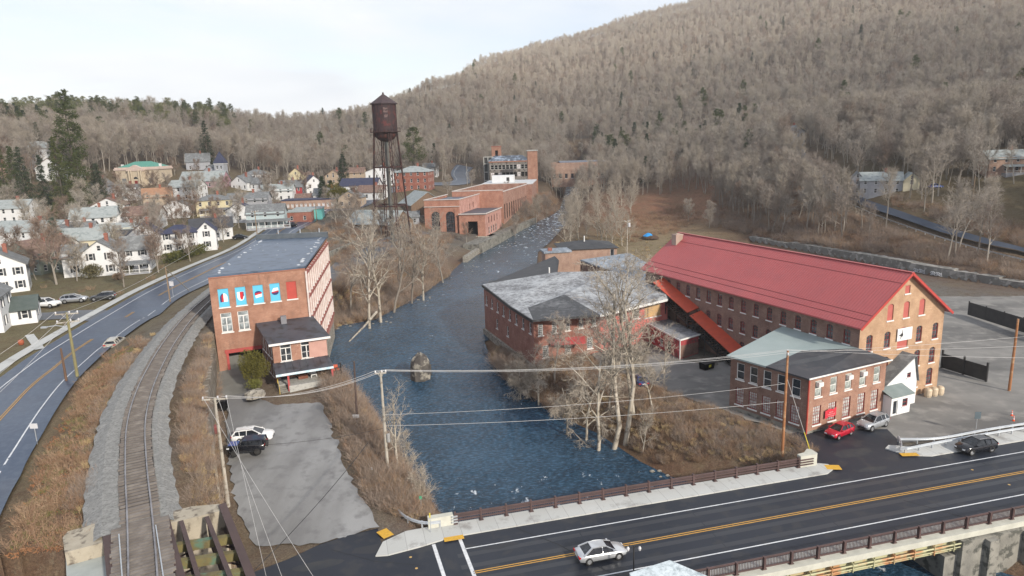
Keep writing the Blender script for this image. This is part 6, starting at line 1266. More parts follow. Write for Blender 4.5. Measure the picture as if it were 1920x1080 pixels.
# ================================================================== old rail bridge
def rail_bridge():
    RB = M('rail_bridge_rust', (.075, .045, .042), (.055, .035, .033), .7, .5); YG = M('mossy_yellow_steel', (.20, .175, .07), (.11, .09, .045), .8, .6, c3=(.10, .17, .12), s3=.7)
    z = 12.4
    def pp(px, py, zz=z): return P(px, py, zz)
    t = thing('rail_bridge', 'rusty steel girder rail bridge with open bays beside the track in the bottom left corner', 'rail bridge', tuple(pp(330, 1000)))
    o = Vector(pp(330, 1000))
    def bar(name, a, b, w, h, m, dz=0): q = MB(); a = pp(*a)-o+Vector((0, 0, dz)); b = pp(*b)-o+Vector((0, 0, dz)); b = b+(b-a)*.0; q.bar(a, b, w, h); return q.build(name, m, t)
    def ext(a, b, k): return (a[0]+(b[0]-a[0])*k, a[1]+(b[1]-a[1])*k)
    # long girders (deep plate girders with brown top flanges)
    for a, b, w in (((417, 948), (470, 1082), .5), ((310, 970), (340, 1085), .45), ((340, 980), (372, 1085), .28), ((388, 972), (432, 1085), .28), ((199, 990), (210, 1085), .5)):
        e = ext(a, b, 1.9); q = MB(); A = pp(*a)-o; E = pp(*e)-o; q.bar(A+Vector((0, 0, .1)), E+Vector((0, 0, .1)), w, .12); q.bar(A-Vector((0, 0, .75)), E-Vector((0, 0, .75)), .08, 1.6); q.bar(A-Vector((0, 0, 1.55)), E-Vector((0, 0, 1.55)), w*.8, .1); q.build('girder', RB, t)
    for (y, dz) in ((1005, 0), (1035, 0), (1068, 0), (1105, 0), (1150, 0)):
        k = (y-948)/134; x1 = 417+53*k; a = pp(318+(y-970)*.26, y+8)-o; b = pp(x1, y-10)-o; q = MB(); q.bar(a-Vector((0, 0, .55)), b-Vector((0, 0, .55)), .42, .55); q.build('floor_beam', YG, t)
        q = MB(); q.bar(a-Vector((0, 0, 1.3)), b+(a-b)*.5-Vector((0, 0, .6)), .1, .1); q.bar(b-Vector((0, 0, 1.3)), a+(b-a)*.5-Vector((0, 0, .6)), .1, .1); q.build('brace', RB, t)
    for a, b in (((223, 1002), (232, 1120)), ((292, 985), (312, 1120))):
        q = MB(); A = pp(*a, 12.75)-o; B_ = pp(*b, 12.75)-o; q.bar(A, B_, .07, .09); q.build('guard_timber', GALV, t)
    q = MB(); q.bar(pp(222, 1000, 11.9)-o, pp(240, 1160, 11.9)-o, .3, 1.2); q.bar(pp(300, 990, 11.9)-o, pp(330, 1160, 11.9)-o, .3, 1.2); q.build('track_girder', RB, t)
    # abutment blocks
    A = M('worn_abutment', (.40, .36, .29), (.26, .23, .18), .95, .5, bmp=.5, c3=(.12, .1, .08), s3=1.2)
    for pts, zt in (([(118, 1012), (128, 1000), (180, 985), (205, 990), (205, 1018), (122, 1040)], 12.2), ([(312, 965), (360, 953), (415, 948), (420, 960), (360, 975), (315, 985)], 12.2)):
        w_ = [v2(pp(*p, zt)) for p in pts]; w_ = w_[::-1]; q = MB(); q.prism([(p.x-o.x, p.y-o.y) for p in w_], -14, zt-o.z+.15); q.build('abutment', A, t)
    w_ = [v2(pp(*p, 11.6)) for p in [(122, 1040), (200, 1030), (204, 1110), (126, 1120)]][::-1]; q = MB(); q.prism([(p.x-o.x, p.y-o.y) for p in w_], -14, 11.4-o.z); q.build('wing_wall', M('pale_grey_slab', (.36, .39, .38), (.3, .33, .32), .6), t)
rail_bridge()
# ================================================================== retaining walls
def retaining():
    mb = MB(); SR = M('rough_stone_wall', (.20, .175, .14), (.12, .1, .08), .95, .7, bmp=.7, c3=(.3, .28, .25), s3=1.5, stretch=(1, 1, .4))
    for a, b in zip(WL[2:], WL[3:]):
        u = (b-a).normalized(); mb.obox((a+b)/2, u, (b-a).length/2+.15, .45, -1, float(np.interp((a.y+b.y)/2, [55, 95], [9.9, 8.5])))
    tag(mb.build('retaining_wall', SR), 'rough stone retaining wall between the track and the parking lot', 'retaining wall')
    mb = MB(); w3 = [RG(a, b, r) for a, b, r in WALLTOP]; GW = M('grey_wall_concrete', (.21, .205, .19), (.13, .125, .115), .95, .35, bmp=.4, c3=(.32, .31, .29), s3=.7, stretch=(1, 1, .5)); r2 = random.Random(2)
    pts = []
    for a, b in zip(w3, w3[1:]):
        for j in range(4): pts.append(a.lerp(b, j/4))
    pts.append(w3[-1]+(w3[-1]-w3[-2])*.6)
    for i, (a, b) in enumerate(zip(pts, pts[1:])):
        u = v2(b-a).normalized(); mb.obox((v2(a)+v2(b))/2+Vector((-u.y, u.x))*1.3, u, (b-a).length/2+.02, 1.5, -1, (a.z+b.z)/2+r2.uniform(-.25, .2))
    o = tag(mb.build('retaining_wall', GW), 'long grey concrete retaining wall with white graffiti below the wooded slope', 'retaining wall')
    # graffiti: loose white letter like strokes on the face
    def onwall(px, py): # intersect with segment plane
        a, b = RG(*WALLTOP[3]), RG(*WALLTOP[4]); u = v2(b-a).normalized(); n = Vector((u.y, -u.x)); c = v2(a)+n*.53; d = ray(px, py); t = n.dot(c)/(n.x*d.x+n.y*d.y); return Vector((d.x*t, d.y*t, H+d.z*t))
    a, b = RG(*WALLTOP[2]), RG(*WALLTOP[3])
    def onw2(px, py): u = v2(b-a).normalized(); n = Vector((u.y, -u.x)); c = v2(a)+n*.53; d = ray(px, py); t = n.dot(c)/(n.x*d.x+n.y*d.y); return Vector((d.x*t, d.y*t, H+d.z*t))
    q = MB(); 
    for x0, n_ in ((1712, 5), (1744, 5)):
        for i in range(n_):
            x = x0+i*4.6; y = 503+(x-1712)*.17; pts = [onw2(x+dx, y+dy) for dx, dy in ((0, 6), (0, 0), (3, 1), (3.2, 6.5), (1, 3.4))] if i % 2 else [onw2(x+dx, y+dy) for dx, dy in ((3, .5), (0, 2), (3.4, 4), (0, 6.6), (3.3, 6.6))]
            pts = [p+Vector((.0, -.03, 0)) for p in pts]; q.tube(pts, .11, 4)
    q.build('graffiti', M('white_graffiti', (.6, .62, .65)), o)
    # low graffiti wall behind the left mill
    p0, p1 = P(618, 478, 8.5), P(690, 447, 8.5); u = v2(p1-p0).normalized(); mb = MB(); mb.obox((v2(p0)+v2(p1))/2, u, (p1-p0).length/2, .3, 3, 9.4); tag(mb.build('boundary_wall', OLDCONC), 'low stained concrete wall beside the lane behind the orange mill', 'boundary wall')
    # old pier in the river
    c = PW(790, 708); t = thing('bridge_pier', 'lone weathered masonry pier standing in the river', 'pier', tuple(c)); q = MB(); q.prism([(-1.7, -.9), (-.8, -1.8), (.7, -1.8), (1.6, -.8), (1.6, 1.6), (-1.6, 1.6)], -3, 1.9); q.build('masonry', M('pier_stone', (.10, .09, .08), (.045, .04, .04), .95, .6, bmp=.9, c3=(.3, .28, .24), s3=.8), t)
    q = MB(); q.lathe([(1.75, 1.9), (1.7, 2.8), (1.35, 3.6), (.8, 4.2), (0, 4.35)], 9); r9 = random.Random(3); q.v = [(x*r9.uniform(.85, 1.05), y*r9.uniform(.85, 1.05), z if z < 2 else z*r9.uniform(.93, 1.04)) for x, y, z in q.v]; q.build('broken_top', M('pier_stone', (.2, .18, .15)), t)
retaining()
# ================================================================== galvanised guardrails
def guardrail(label, pts, h=.7, post=2.0, w=.1, ends=True, z=None):
    pts = catmull([Vector(p) for p in pts], .6); t = thing('guardrail', label, 'guardrail', tuple(pts[0])); o = pts[0]; q = MB()
    for i, p in enumerate(pts):
        d = pts[min(i+1, len(pts)-1)]-pts[max(i-1, 0)]; d.z = 0; d.normalize(); n = Vector((d.y, -d.x, 0)); b0 = len(q.v)
        for off, zz in ((0, h-.32), (.07, h-.25), (0, h-.16), (.07, h-.07), (0, h), (-.04, h), (-.04, h-.32)): q.v.append(tuple(p-o+n*off*1.2+Vector((0, 0, zz))))
        if i: [q.f.append((b0-7+j, b0-7+j+1, b0+j+1, b0+j)) for j in range(6)]
    q.build('beam', GALV, t); acc = 0; nxt = 0
    for a, b in zip(pts, pts[1:]):
        l = (b-a).length
        while nxt < acc+l:
            c = a.lerp(b, (nxt-acc)/l)-o; q = MB(); q.box(c.x-.07, c.y+.02, c.z-.3, c.x+.07, c.y+.16, c.z+h-.02); q.build('post', GALV, t); nxt += post
        acc += l
    return t
guardrail('galvanised guardrail with rounded end along the sidewalk by the gravel yard', [P(1700, 838, .1)+Vector((-.2, 1.4, 0)), P(1690, 843, .1), P(1682, 850, .1)+Vector((.3, -.1, 0)), P(1700, 850, .2), P(1760, 838, .2), P(1850, 822, .2), P(1925, 810, .2), P(2050, 790, .2)], .75)
guardrail('second galvanised guardrail running behind the first along the gravel yard', [P(1695, 836, .1)+Vector((0, .9, 0)), P(1760, 828, .2), P(1850, 812, .2), P(1925, 800, .2), P(2050, 781, .2)], .6)
guardrail('short curved galvanised guardrail at the corner of the parking lot and the bridge', [P(748, 968, .2), P(762, 980, .2), P(785, 989, .2), P(808, 991, .2), P(826, 989, .2)], .75, 1.8)
hg = [RG(2100, 510, 158), RG(1915, 476, 167), RG(1760, 436, 193), RG(1620, 386, 229), RG(1540, 340, 259), RG(1505, 304, 284)]
guardrail('long guardrail following the dark road across the wooded slope', [Vector((p.x, p.y, hz(p.x, p.y)+.1)) for p in hg], .8, 4)
# ================================================================== poles and wires
POLE = M('pole_wood', (.28, .20, .13), (.2, .14, .09), .9, 1.5, stretch=(4, 4, .3)); POLEG = M('grey_pole_wood', (.42, .39, .34), (.32, .3, .26), .9, 1.5, stretch=(4, 4, .3), c3=(.2, .17, .14), s3=2); POLER = M('orange_pole_wood', (.34, .15, .06), (.24, .10, .045), .9, .5, c3=(.42, .27, .16), s3=.8, stretch=(1, 1, .3)); WIREM = M('pale_wire', (.5, .5, .5), (.42, .42, .42), .5); CER = M('pale_insulator', (.6, .6, .62), rough=.3)
POLES = {}
def pole(key, label, base, topp, m=POLE, arms=(), r=.16, name='utility_pole'):
    base = Vector(base); t = thing(name, label, 'utility pole', tuple(base)); tp = Vector(topp)-base
    q = MB(); q.tube([(0, 0, -1), tp*.5, tp], [r*1.15, r, r*.75], 10); q.build('pole', m, t)
    outs = []
    for (hf, ln, ang) in arms:
        c = tp*hf; u = Vector((math.cos(R(ang)), math.sin(R(ang)), 0)); q = MB(); q.bar(c-u*ln/2, c+u*ln/2, .12, .14); q.bar(c-u*ln*.25, c-Vector((0, 0, .6)), .05, .05); q.bar(c+u*ln*.25, c-Vector((0, 0, .6)), .05, .05); am = q.build('crossarm', POLEG, t)
        for k in (-.46, 0.12, .46): p = c+u*ln*k; q = MB(); q.tube([p+Vector((0, 0, .05)), p+Vector((0, 0, .2)), p+Vector((0, 0, .34))], [.06, .1, .05], 8); q.build('insulator', CER, am); outs.append(base+p+Vector((0, 0, .34)))
    POLES[key] = (base, base+tp, outs); return t
def vert(px0, py0, z, pyt, pxt=None):  # pole with top on picture row
    b = P(px0, py0, z) if z is not None else None; return b, Vector((b.x, b.y, topz(pxt or px0, pyt, b)))
b1, t1 = vert(729, 905, -.0, 695); pole('mid', 'grey utility pole rising from the brush between the parking lot and the river', b1, t1, POLEG, [(.985, 1.2, 10)])
q = POLES['mid']; t = bpy.data.objects['utility_pole']; 
mb = MB(); mb.lathe([(0, 0), (.22, 0), (.22, .9), (0, 1.0)], 12); tr_ = mb.build('cable_box', M('grey_box', (.3, .3, .3)), t, (.35, -.1, 5.0)); mb = MB(); mb.box(-.3, -.2, 0, -.16, 0, .5); mb.build('tag_plate', CER, t, (.35, -.1, 1.6))
b2, t2 = vert(1467, 845, 0, 657); pole('office', 'orange weathered utility pole in front of the brick office', b2, t2, POLER, [(.97, 1.4, 70)])
b3, t3 = vert(1892, 733, 0, 598, 1908); pole('right', 'orange brown utility pole leaning beside the gravel yard at the right', b3, t3, POLER, [], .18)
b4, t4 = vert(428, 945, 1.0, 742, 423); pole('lot', 'pale utility pole with single crossarm at the edge of the parking lot', b4, t4, POLEG, [(.985, 2.5, 5)], .17)
b5, t5 = vert(148, 722, 9.5, 585, 130); pole('road', 'mossy green utility pole with two white crossarms beside the main road', b5, t5, M('mossy_pole', (.24, .22, .10), (.17, .15, .08), .9), [(.98, 2.6, 10), (.87, 2.4, 25)], .17)
mb = MB(); c = (t5-b5)*.80; mb.tube([c, c+Vector((-1.2, -.4, .35)), c+Vector((-2.2, -.7, .3))], .06, 6); la = mb.build('lamp_arm', GALV, bpy.data.objects['utility_pole.004']); mb = MB(); e = c+Vector((-2.4, -.75, .25)); mb.box(e.x-.4, e.y-.15, e.z-.08, e.x+.3, e.y+.15, e.z+.1); mb.build('lamp_head', GALV, la)
b6, t6 = vert(127, 728, 9.5, 652, 119); pole('stub', 'short brown pole stub left of the mossy utility pole', b6, t6, M('brown_pole', (.14, .08, .05), (.1, .06, .04)), [], .14)
b7, t7 = vert(320, 572, 9.6, 500, 311); pole('road2', 'thin brown utility pole with white sign beside the main road near the hedge', b7, t7, POLE, [], .12)
b7b = P(358, 548, 9.6); mb = MB(); mb.tube([tuple(b7b), tuple(t7-Vector((0, 0, .3)))], .07, 6); tag(mb.build('brace_pole', POLEG), 'pale slanting brace pole leaning on the thin pole by the main road', 'pole')
b8 = P(672, 830, .5); t8 = Vector((P(672, 830, .5).x+.3, b8.y, topz(687, 675, b8))); pole('dark', 'dark slanting utility pole with two white plates right of the parking lot', b8, t8, M('dark_pole', (.09, .06, .05), (.06, .04, .035)), [], .13)
o = bpy.data.objects['utility_pole.007'] if 'utility_pole.007' in bpy.data.objects else None
if o:
    for z, w_, h_ in ((3.4, .8, .45), (2.7, .5, .35)): mb = MB(); mb.box(-w_/2, -.2, z, w_/2, -.15, z+h_); mb.build('plate', CER, o)
b9, t9 = vert(1176, 500, 1, 413, 1180); pole('field', 'pale pole with a grey transformer at the edge of the tan field', b9, t9, POLEG, [(.98, 2.0, 30)])
mb = MB(); mb.lathe([(0, 0), (.35, 0), (.35, 1.1), (0, 1.2)], 12); o = [x for x in bpy.data.objects if x.name.startswith('utility_pole')][-1]; mb.build('transformer', CER, o, (.5, -.1, (t9-b9).z*.86))
for nm, px, py, r, top_, lab in (('v1', 483, 447, 215, 395, 'utility pole beside the main road by the pale green shop house'), ('v2', 594, 412, 245, 378, 'thin pole in front of the turquoise building'), ('v3', 876, 338, 372, 306, 'white lamp pole at the bend of the far road'), ('h1', 1508, 330, 270, 296, 'pole with crossarm and stays beside the hill road'), ('h2', 1824, 372, 210, 330, 'pole standing on the wooded slope near the salmon house'), ('v4', 30, 570, 152, 500, 'dark pole in front of the white shuttered house at the left edge')):
    b = RG(px, py, r); b.z = hz(b.x, b.y); tz = max(b.z+6, topz(px, top_, b)); pole(nm, lab, b, Vector((b.x, b.y, tz)), POLEG if nm in ('v3', 'h1') else POLE, [(.97, 2.2, 20)] if nm in ('h1', 'v1') else [], .14)
# lamp arm on the bend pole
def wire(a, b, sag=.6, r=.022, label='', m=None, grp='overhead wires'):
    a = Vector(a); b = Vector(b); pts = [a.lerp(b, i/16)-Vector((0, 0, sag*4*(i/16)*(1-i/16))) for i in range(17)]
    mb = MB(); mb.tube([p-a for p in pts], r, 4, False); return tag(mb.build('overhead_wire', m or WIREM, None, tuple(a)), label, 'wire', grp)
mt = POLES['mid'][2]; ot = POLES['office'][2]; lt = POLES['lot'][2]
for k in range(3): wire(mt[k], ot[k], .9, .018, ['uppermost', 'middle', 'lowest'][k]+' of the three wires crossing the river from the grey pole to the orange pole')
rt = RG(2010, 640, 92)
for k in range(3):
    tp = Vector(ot[k]); e = P(1925, [628, 646, 668][k], 8.5-.4*k); wire(tp, e+(e-tp)*.3, .3, .018, ['uppermost', 'middle', 'lowest'][k]+' of the wires running right from the orange pole past the mill gable')
for k in range(3): wire(lt[k]+Vector((0, 0, 0)), mt[k], 1.2, .018, ['nearest', 'middle', 'farthest'][k]+' of the three sagging wires above the parking lot')
for k, (px, py) in enumerate(((590, 1085), (530, 1085), (500, 1085))):
    wire(lt[k], P(px, py, 5), .3, .017, ['left', 'middle', 'right'][k]+' wire running down from the pale lot pole towards the bottom edge')
wire(POLES['mid'][0].lerp(POLES['mid'][1], .62), POLES['office'][0].lerp(POLES['office'][1], .68), .6, .018, 'single cable low over the river below the three wires')
wire(POLES['mid'][0].lerp(POLES['mid'][1], .52), POLES['office'][0].lerp(POLES['office'][1], .5), .5, .02, 'thin lowest cable over the river')
wire(POLES['lot'][0].lerp(POLES['lot'][1], .55), POLES['mid'][0].lerp(POLES['mid'][1], .5), .5, .02, 'dark cable sagging across the parking lot', DARK)
wire(P(460, 1085, 3), P(690, 830, 6), .5, .03, 'dark cable slanting up over the lower parking lot', DARK)
rd = POLES['road'][2]
for k in range(3): wire(rd[k], P(-60, 700+k*45, 13), .4, .02, ['upper', 'middle', 'lower'][k]+' wire from the mossy pole to the left edge')
wire(POLES['road'][1], POLES['road2'][1], .5, .02, 'wire from the mossy pole to the thin pole by the hedge'); wire(POLES['road2'][1], POLES['v1'][1], .6, .02, 'wire from the thin pole to the shop house pole')
g0 = P(1522, 855, 0); wire(g0, POLES['office'][0].lerp(POLES['office'][1], .75), 0, .025, 'guy wire of the orange pole with yellow guard'); mb = MB(); a = Vector(g0); b = POLES['office'][0].lerp(POLES['office'][1], .75); mb.tube([tuple(a), tuple(a.lerp(b, .3))], .05, 6); tag(mb.build('guy_guard', M('yellow_plastic', (.6, .5, .06))), 'yellow guard on the guy wire beside the bridge railing', 'wire guard')
# ================================================================== small street furniture
def sign(label, p, w, h, z, m, pole_m=GALV, rz=0, cat='sign', r=.04):
    t = thing('road_sign', label, cat, tuple(p), rz); q = MB(); q.tube([(0, 0, -.3), (0, 0, z+h*.8)], r, 6); q.build('post', pole_m, t); q = MB(); q.box(-w/2, -.07, z, w/2, -.04, z+h); q.build('plate', m, t); return t
sign('blank white sign plate beside the curving main road', P(70, 832, 10), .75, .5, 1.6, CER); 
s_ = sign('white sign board fixed low on a thin post beside the main road', P(322, 560, 9.6)+Vector((.6, -.5, 0)), .8, .9, 2.6, CER)
sign('grey back of a road sign by the guardrail of the gravel yard', P(1829, 812, .2), .75, .9, 1.9, M('sign_back', (.08, .11, .13)))
sign('small green marker plate in the brush by the river', P(790, 955, -.3), .3, .35, 1.2, M('green_plate', (.03, .35, .2)))
sign('yellow marker post at the curved guardrail', P(808, 998, .2), .12, .5, 1.6, M('yellow_plastic', (.6, .5, .06)), cat='marker post')
t = sign('pale utility marker pole with a short arm in the brush by the grey pole', P(700, 915, 0), .2, .3, 2.2, CER, M('yellow_post', (.55, .42, .2)), r=.05)
OR = M('cone_orange', (.75, .10, .03)); 
def cone(lab, p):
    t = thing('traffic_cone', lab, 'traffic cone', tuple(p)); q = MB(); q.lathe([(.16, .04), (.035, .8), (0, .82)], 14); q.build('cone', OR, t); q = MB(); q.box(-.22, -.22, 0, .22, .22, .04); q.build('base', OR, t); q = MB(); q.lathe([(.121, .3), (.093, .46)], 14); q.lathe([(.075, .56), (.06, .66)], 14); 
    q2 = MB(); q2.v = [(x*1.06, y*1.06, z) for x, y, z in q.v]; q2.f = q.f; q2.build('reflective_band', CER, t)
cone('orange traffic cone behind the guardrail of the gravel yard', P(1900, 790, 0)); cone('orange traffic cone standing right behind the other one', P(1902, 783, 0)+Vector((0, .5, 0)))
def posts():
    for i, (px, py) in enumerate(((1813, 634), (1830, 700))): pass
    a, b = P(1765, 690, 0), P(1830, 710, 0); q = MB(); u = v2(b-a).normalized(); t = thing('screen_fence', 'black screened fence with tall posts to the right of the mill gable', 'fence', tuple(a)); L_ = (b-a).length+1.5
    q.obox(u*(L_/2), u, L_/2, .04, .1, 2.4); q.build('screen', DARK, t)
    for k in (0, .5, 1): q = MB(); q.obox(u*(L_*k), u, .12, .12, 0, 3.0); q.build('post', DARK, t)
    a, b = P(1815, 590, .5), P(1925, 625, .5); u = v2(b-a).normalized(); t = thing('screen_fence', 'long black screened fence at the right edge beyond the gravel yard', 'fence', tuple(a)); L_ = (b-a).length+12; q = MB(); q.obox(u*(L_/2), u, L_/2, .05, 0, 2.6); q.build('screen', DARK, t)
    for k in range(7): q = MB(); q.obox(u*(L_*k/6), u, .08, .08, 0, 2.8); q.build('post', DARK, t)
posts()
def bin_():
    p = P(1325, 692, 0); t = thing('dumpster', 'black dumpster with yellow label beside the red shed', 'dumpster', tuple(p), .5); q = MB(); q.hull8([(-1, -.6, .1), (1, -.6, .1), (1, .6, .1), (-1, .6, .1), (-1.1, -.7, 1.1), (1.1, -.7, 1.1), (1.1, .7, 1.3), (-1.1, .7, 1.3)]); q.build('body', BLACK, t); q = MB(); q.slab([(-1.12, -.72, 1.16), (-.02, -.72, 1.16), (-.02, .72, 1.36), (-1.12, .72, 1.36)], .05); q.slab([(.02, -.72, 1.16), (1.12, -.72, 1.16), (1.12, .72, 1.36), (.02, .72, 1.36)], .05); q.build('lid', DARK, t); q = MB(); q.poly([(-.2, -.68, .5), (.3, -.68, .5), (.3, -.7, .9), (-.2, -.7, .9)]); q.build('label', M('yellow_plate', (.6, .55, .03)), t)
    p = P(1218, 446, 1.3); t = thing('tarp_pile', 'brush pile under a bright blue tarp on the tan field', 'tarp', tuple(p)); q = MB(); r2 = random.Random(5)
    q.lathe([(2.6, -.2), (2.4, .5), (1.6, 1.0), (.7, 1.5), (0, 1.6)], 12); q.v = [(x*1.3*r2.uniform(.85, 1.1), y*r2.uniform(.85, 1.1), z*r2.uniform(.8, 1.1)) for x, y, z in q.v]; q.build('brush', M('brush_pile', (.1, .06, .04), (.06, .04, .03), .95, 3, bmp=.8), t)
    q = MB(); q.lathe([(1.7, .75), (1.2, 1.3), (.6, 1.68), (0, 1.8)], 9); q.v = [(x*1.2*r2.uniform(.85, 1.1)-.5, y*r2.uniform(.85, 1.1)-.2, z*r2.uniform(.95, 1.1)) for x, y, z in q.v]; q.build('tarp', M('blue_tarp', (.02, .25, .6), (.02, .3, .7), .4), t)
    p = P(397, 800, 3.2); t = thing('wheelie_bin', 'black bins beside the stone wall at the left of the parking lot', 'bin', tuple(P(412, 768, 4)), .2); q = MB(); q.box(-.9, -.6, 0, .9, .6, 1.3); q.build('body', BLACK, t); q = MB(); q.box(-.95, -.65, 1.3, .95, .65, 1.4); q.build('lid', DARK, t)
    t = thing('red_crate', 'faded red box at the foot of the stone wall', 'box', tuple(P(398, 812, 3)), .1); q = MB(); q.box(-.8, -.4, 0, .8, .4, .85); q.build('body', M('faded_red', (.25, .07, .07), (.18, .05, .05)), t); q = MB(); q.box(-.84, -.44, .85, .84, .44, .93); q.build('lid', M('faded_red_lid', (.3, .1, .1)), t)
    # small roof of a stone hut at the bottom edge
    c = P(1215, 1085, 3.2); t = thing('stone_kiosk', 'small building with pale frosted roof at the bottom edge beside the bridge', 'kiosk', tuple(Vector((c.x, c.y, 0))+Vector((0, 0, 0)))); q = MB(); q.slab([tuple(P(1180, 1074, 3.4)-t.location), tuple(P(1256, 1050, 3.6)-t.location), tuple(P(1345, 1088, 3.2)-t.location), tuple(P(1200, 1120, 3.2)-t.location)][::-1], .25); q.build('roof', snowroof('kiosk_roof', (.25, .3, .33), (.55, .62, .66), .6, .8, 2), t)
    q = MB(); a = P(1256, 1054, 3.4); q.prism([(p_.x-t.location.x, p_.y-t.location.y) for p_ in (P(1188, 1078, 3.3), P(1200, 1116, 3.3), P(1335, 1088, 3.3), P(1256, 1055, 3.3))], -1, 3.0); q.build('wall', STONE, t)
    p = P(1188, 1080, .2); t = thing('street_lamp', 'ornate black double street lamp at the bottom edge', 'street lamp', (p.x, p.y, .1)); top_ = 3.0; q = MB(); q.tube([(0, 0, 0), (0, 0, top_)], .06, 8); q.tube([(0, 0, top_-.3), (-.35, 0, top_+.1), (-.5, 0, top_-.05)], .03, 6); q.tube([(0, 0, top_-.3), (.35, 0, top_+.1), (.5, 0, top_-.05)], .03, 6); q.build('post', DARK, t)
    for sx in (-.5, .5): q = MB(); q.lathe([(.05, top_-.05), (.15, top_-.25), (.1, top_-.45), (0, top_-.47)], 10, (sx, 0)); q.build('globe', CER, t)
    p = P(40, 640+10, 9.5); t = thing('garden_ornament', 'small orange round pot on the lawn at the left', 'pot', tuple(P(40, 646, 9.5))); q = MB(); q.lathe([(0, 0), (.3, 0), (.42, .35), (.35, .7), (.28, .72), (.25, .6), (0, .6)], 12); q.build('pot', M('terracotta', (.35, .09, .04)), t)
    for i, (px, py) in enumerate(((1335, 890), )): pass
bin_()
def hedge():
    pts = [P(315, 507, 9.6), P(350, 492, 9.6), P(384, 478, 9.6)]; pts = [RG(318, 512, 172), RG(350, 497, 180), RG(384, 480, 190)]; r2 = random.Random(9); mb = MB()
    for a, b in zip(pts, pts[1:]):
        for i in range(2200):
            t = r2.random(); c = a.lerp(b, t); c = Vector((c.x+r2.gauss(0, 1.0)*.75, c.y+r2.gauss(0, 1)*.75, 9.4+2.7*r2.random()**.6)); d = Vector((r2.gauss(0, 1), r2.gauss(0, 1), r2.gauss(0, 1))).normalized()*.28; e = Vector((r2.gauss(0, 1), r2.gauss(0, 1), r2.gauss(0, 1))).normalized()*.25; mb.poly([c-d, c+e, c+d])
    o = mb.build('hedge', M('hedge_leaf', (.12, .115, .02), (.05, .06, .015), .8, .6)); tag(o, 'long yellow green clipped hedge beside the main road', 'hedge')
hedge()
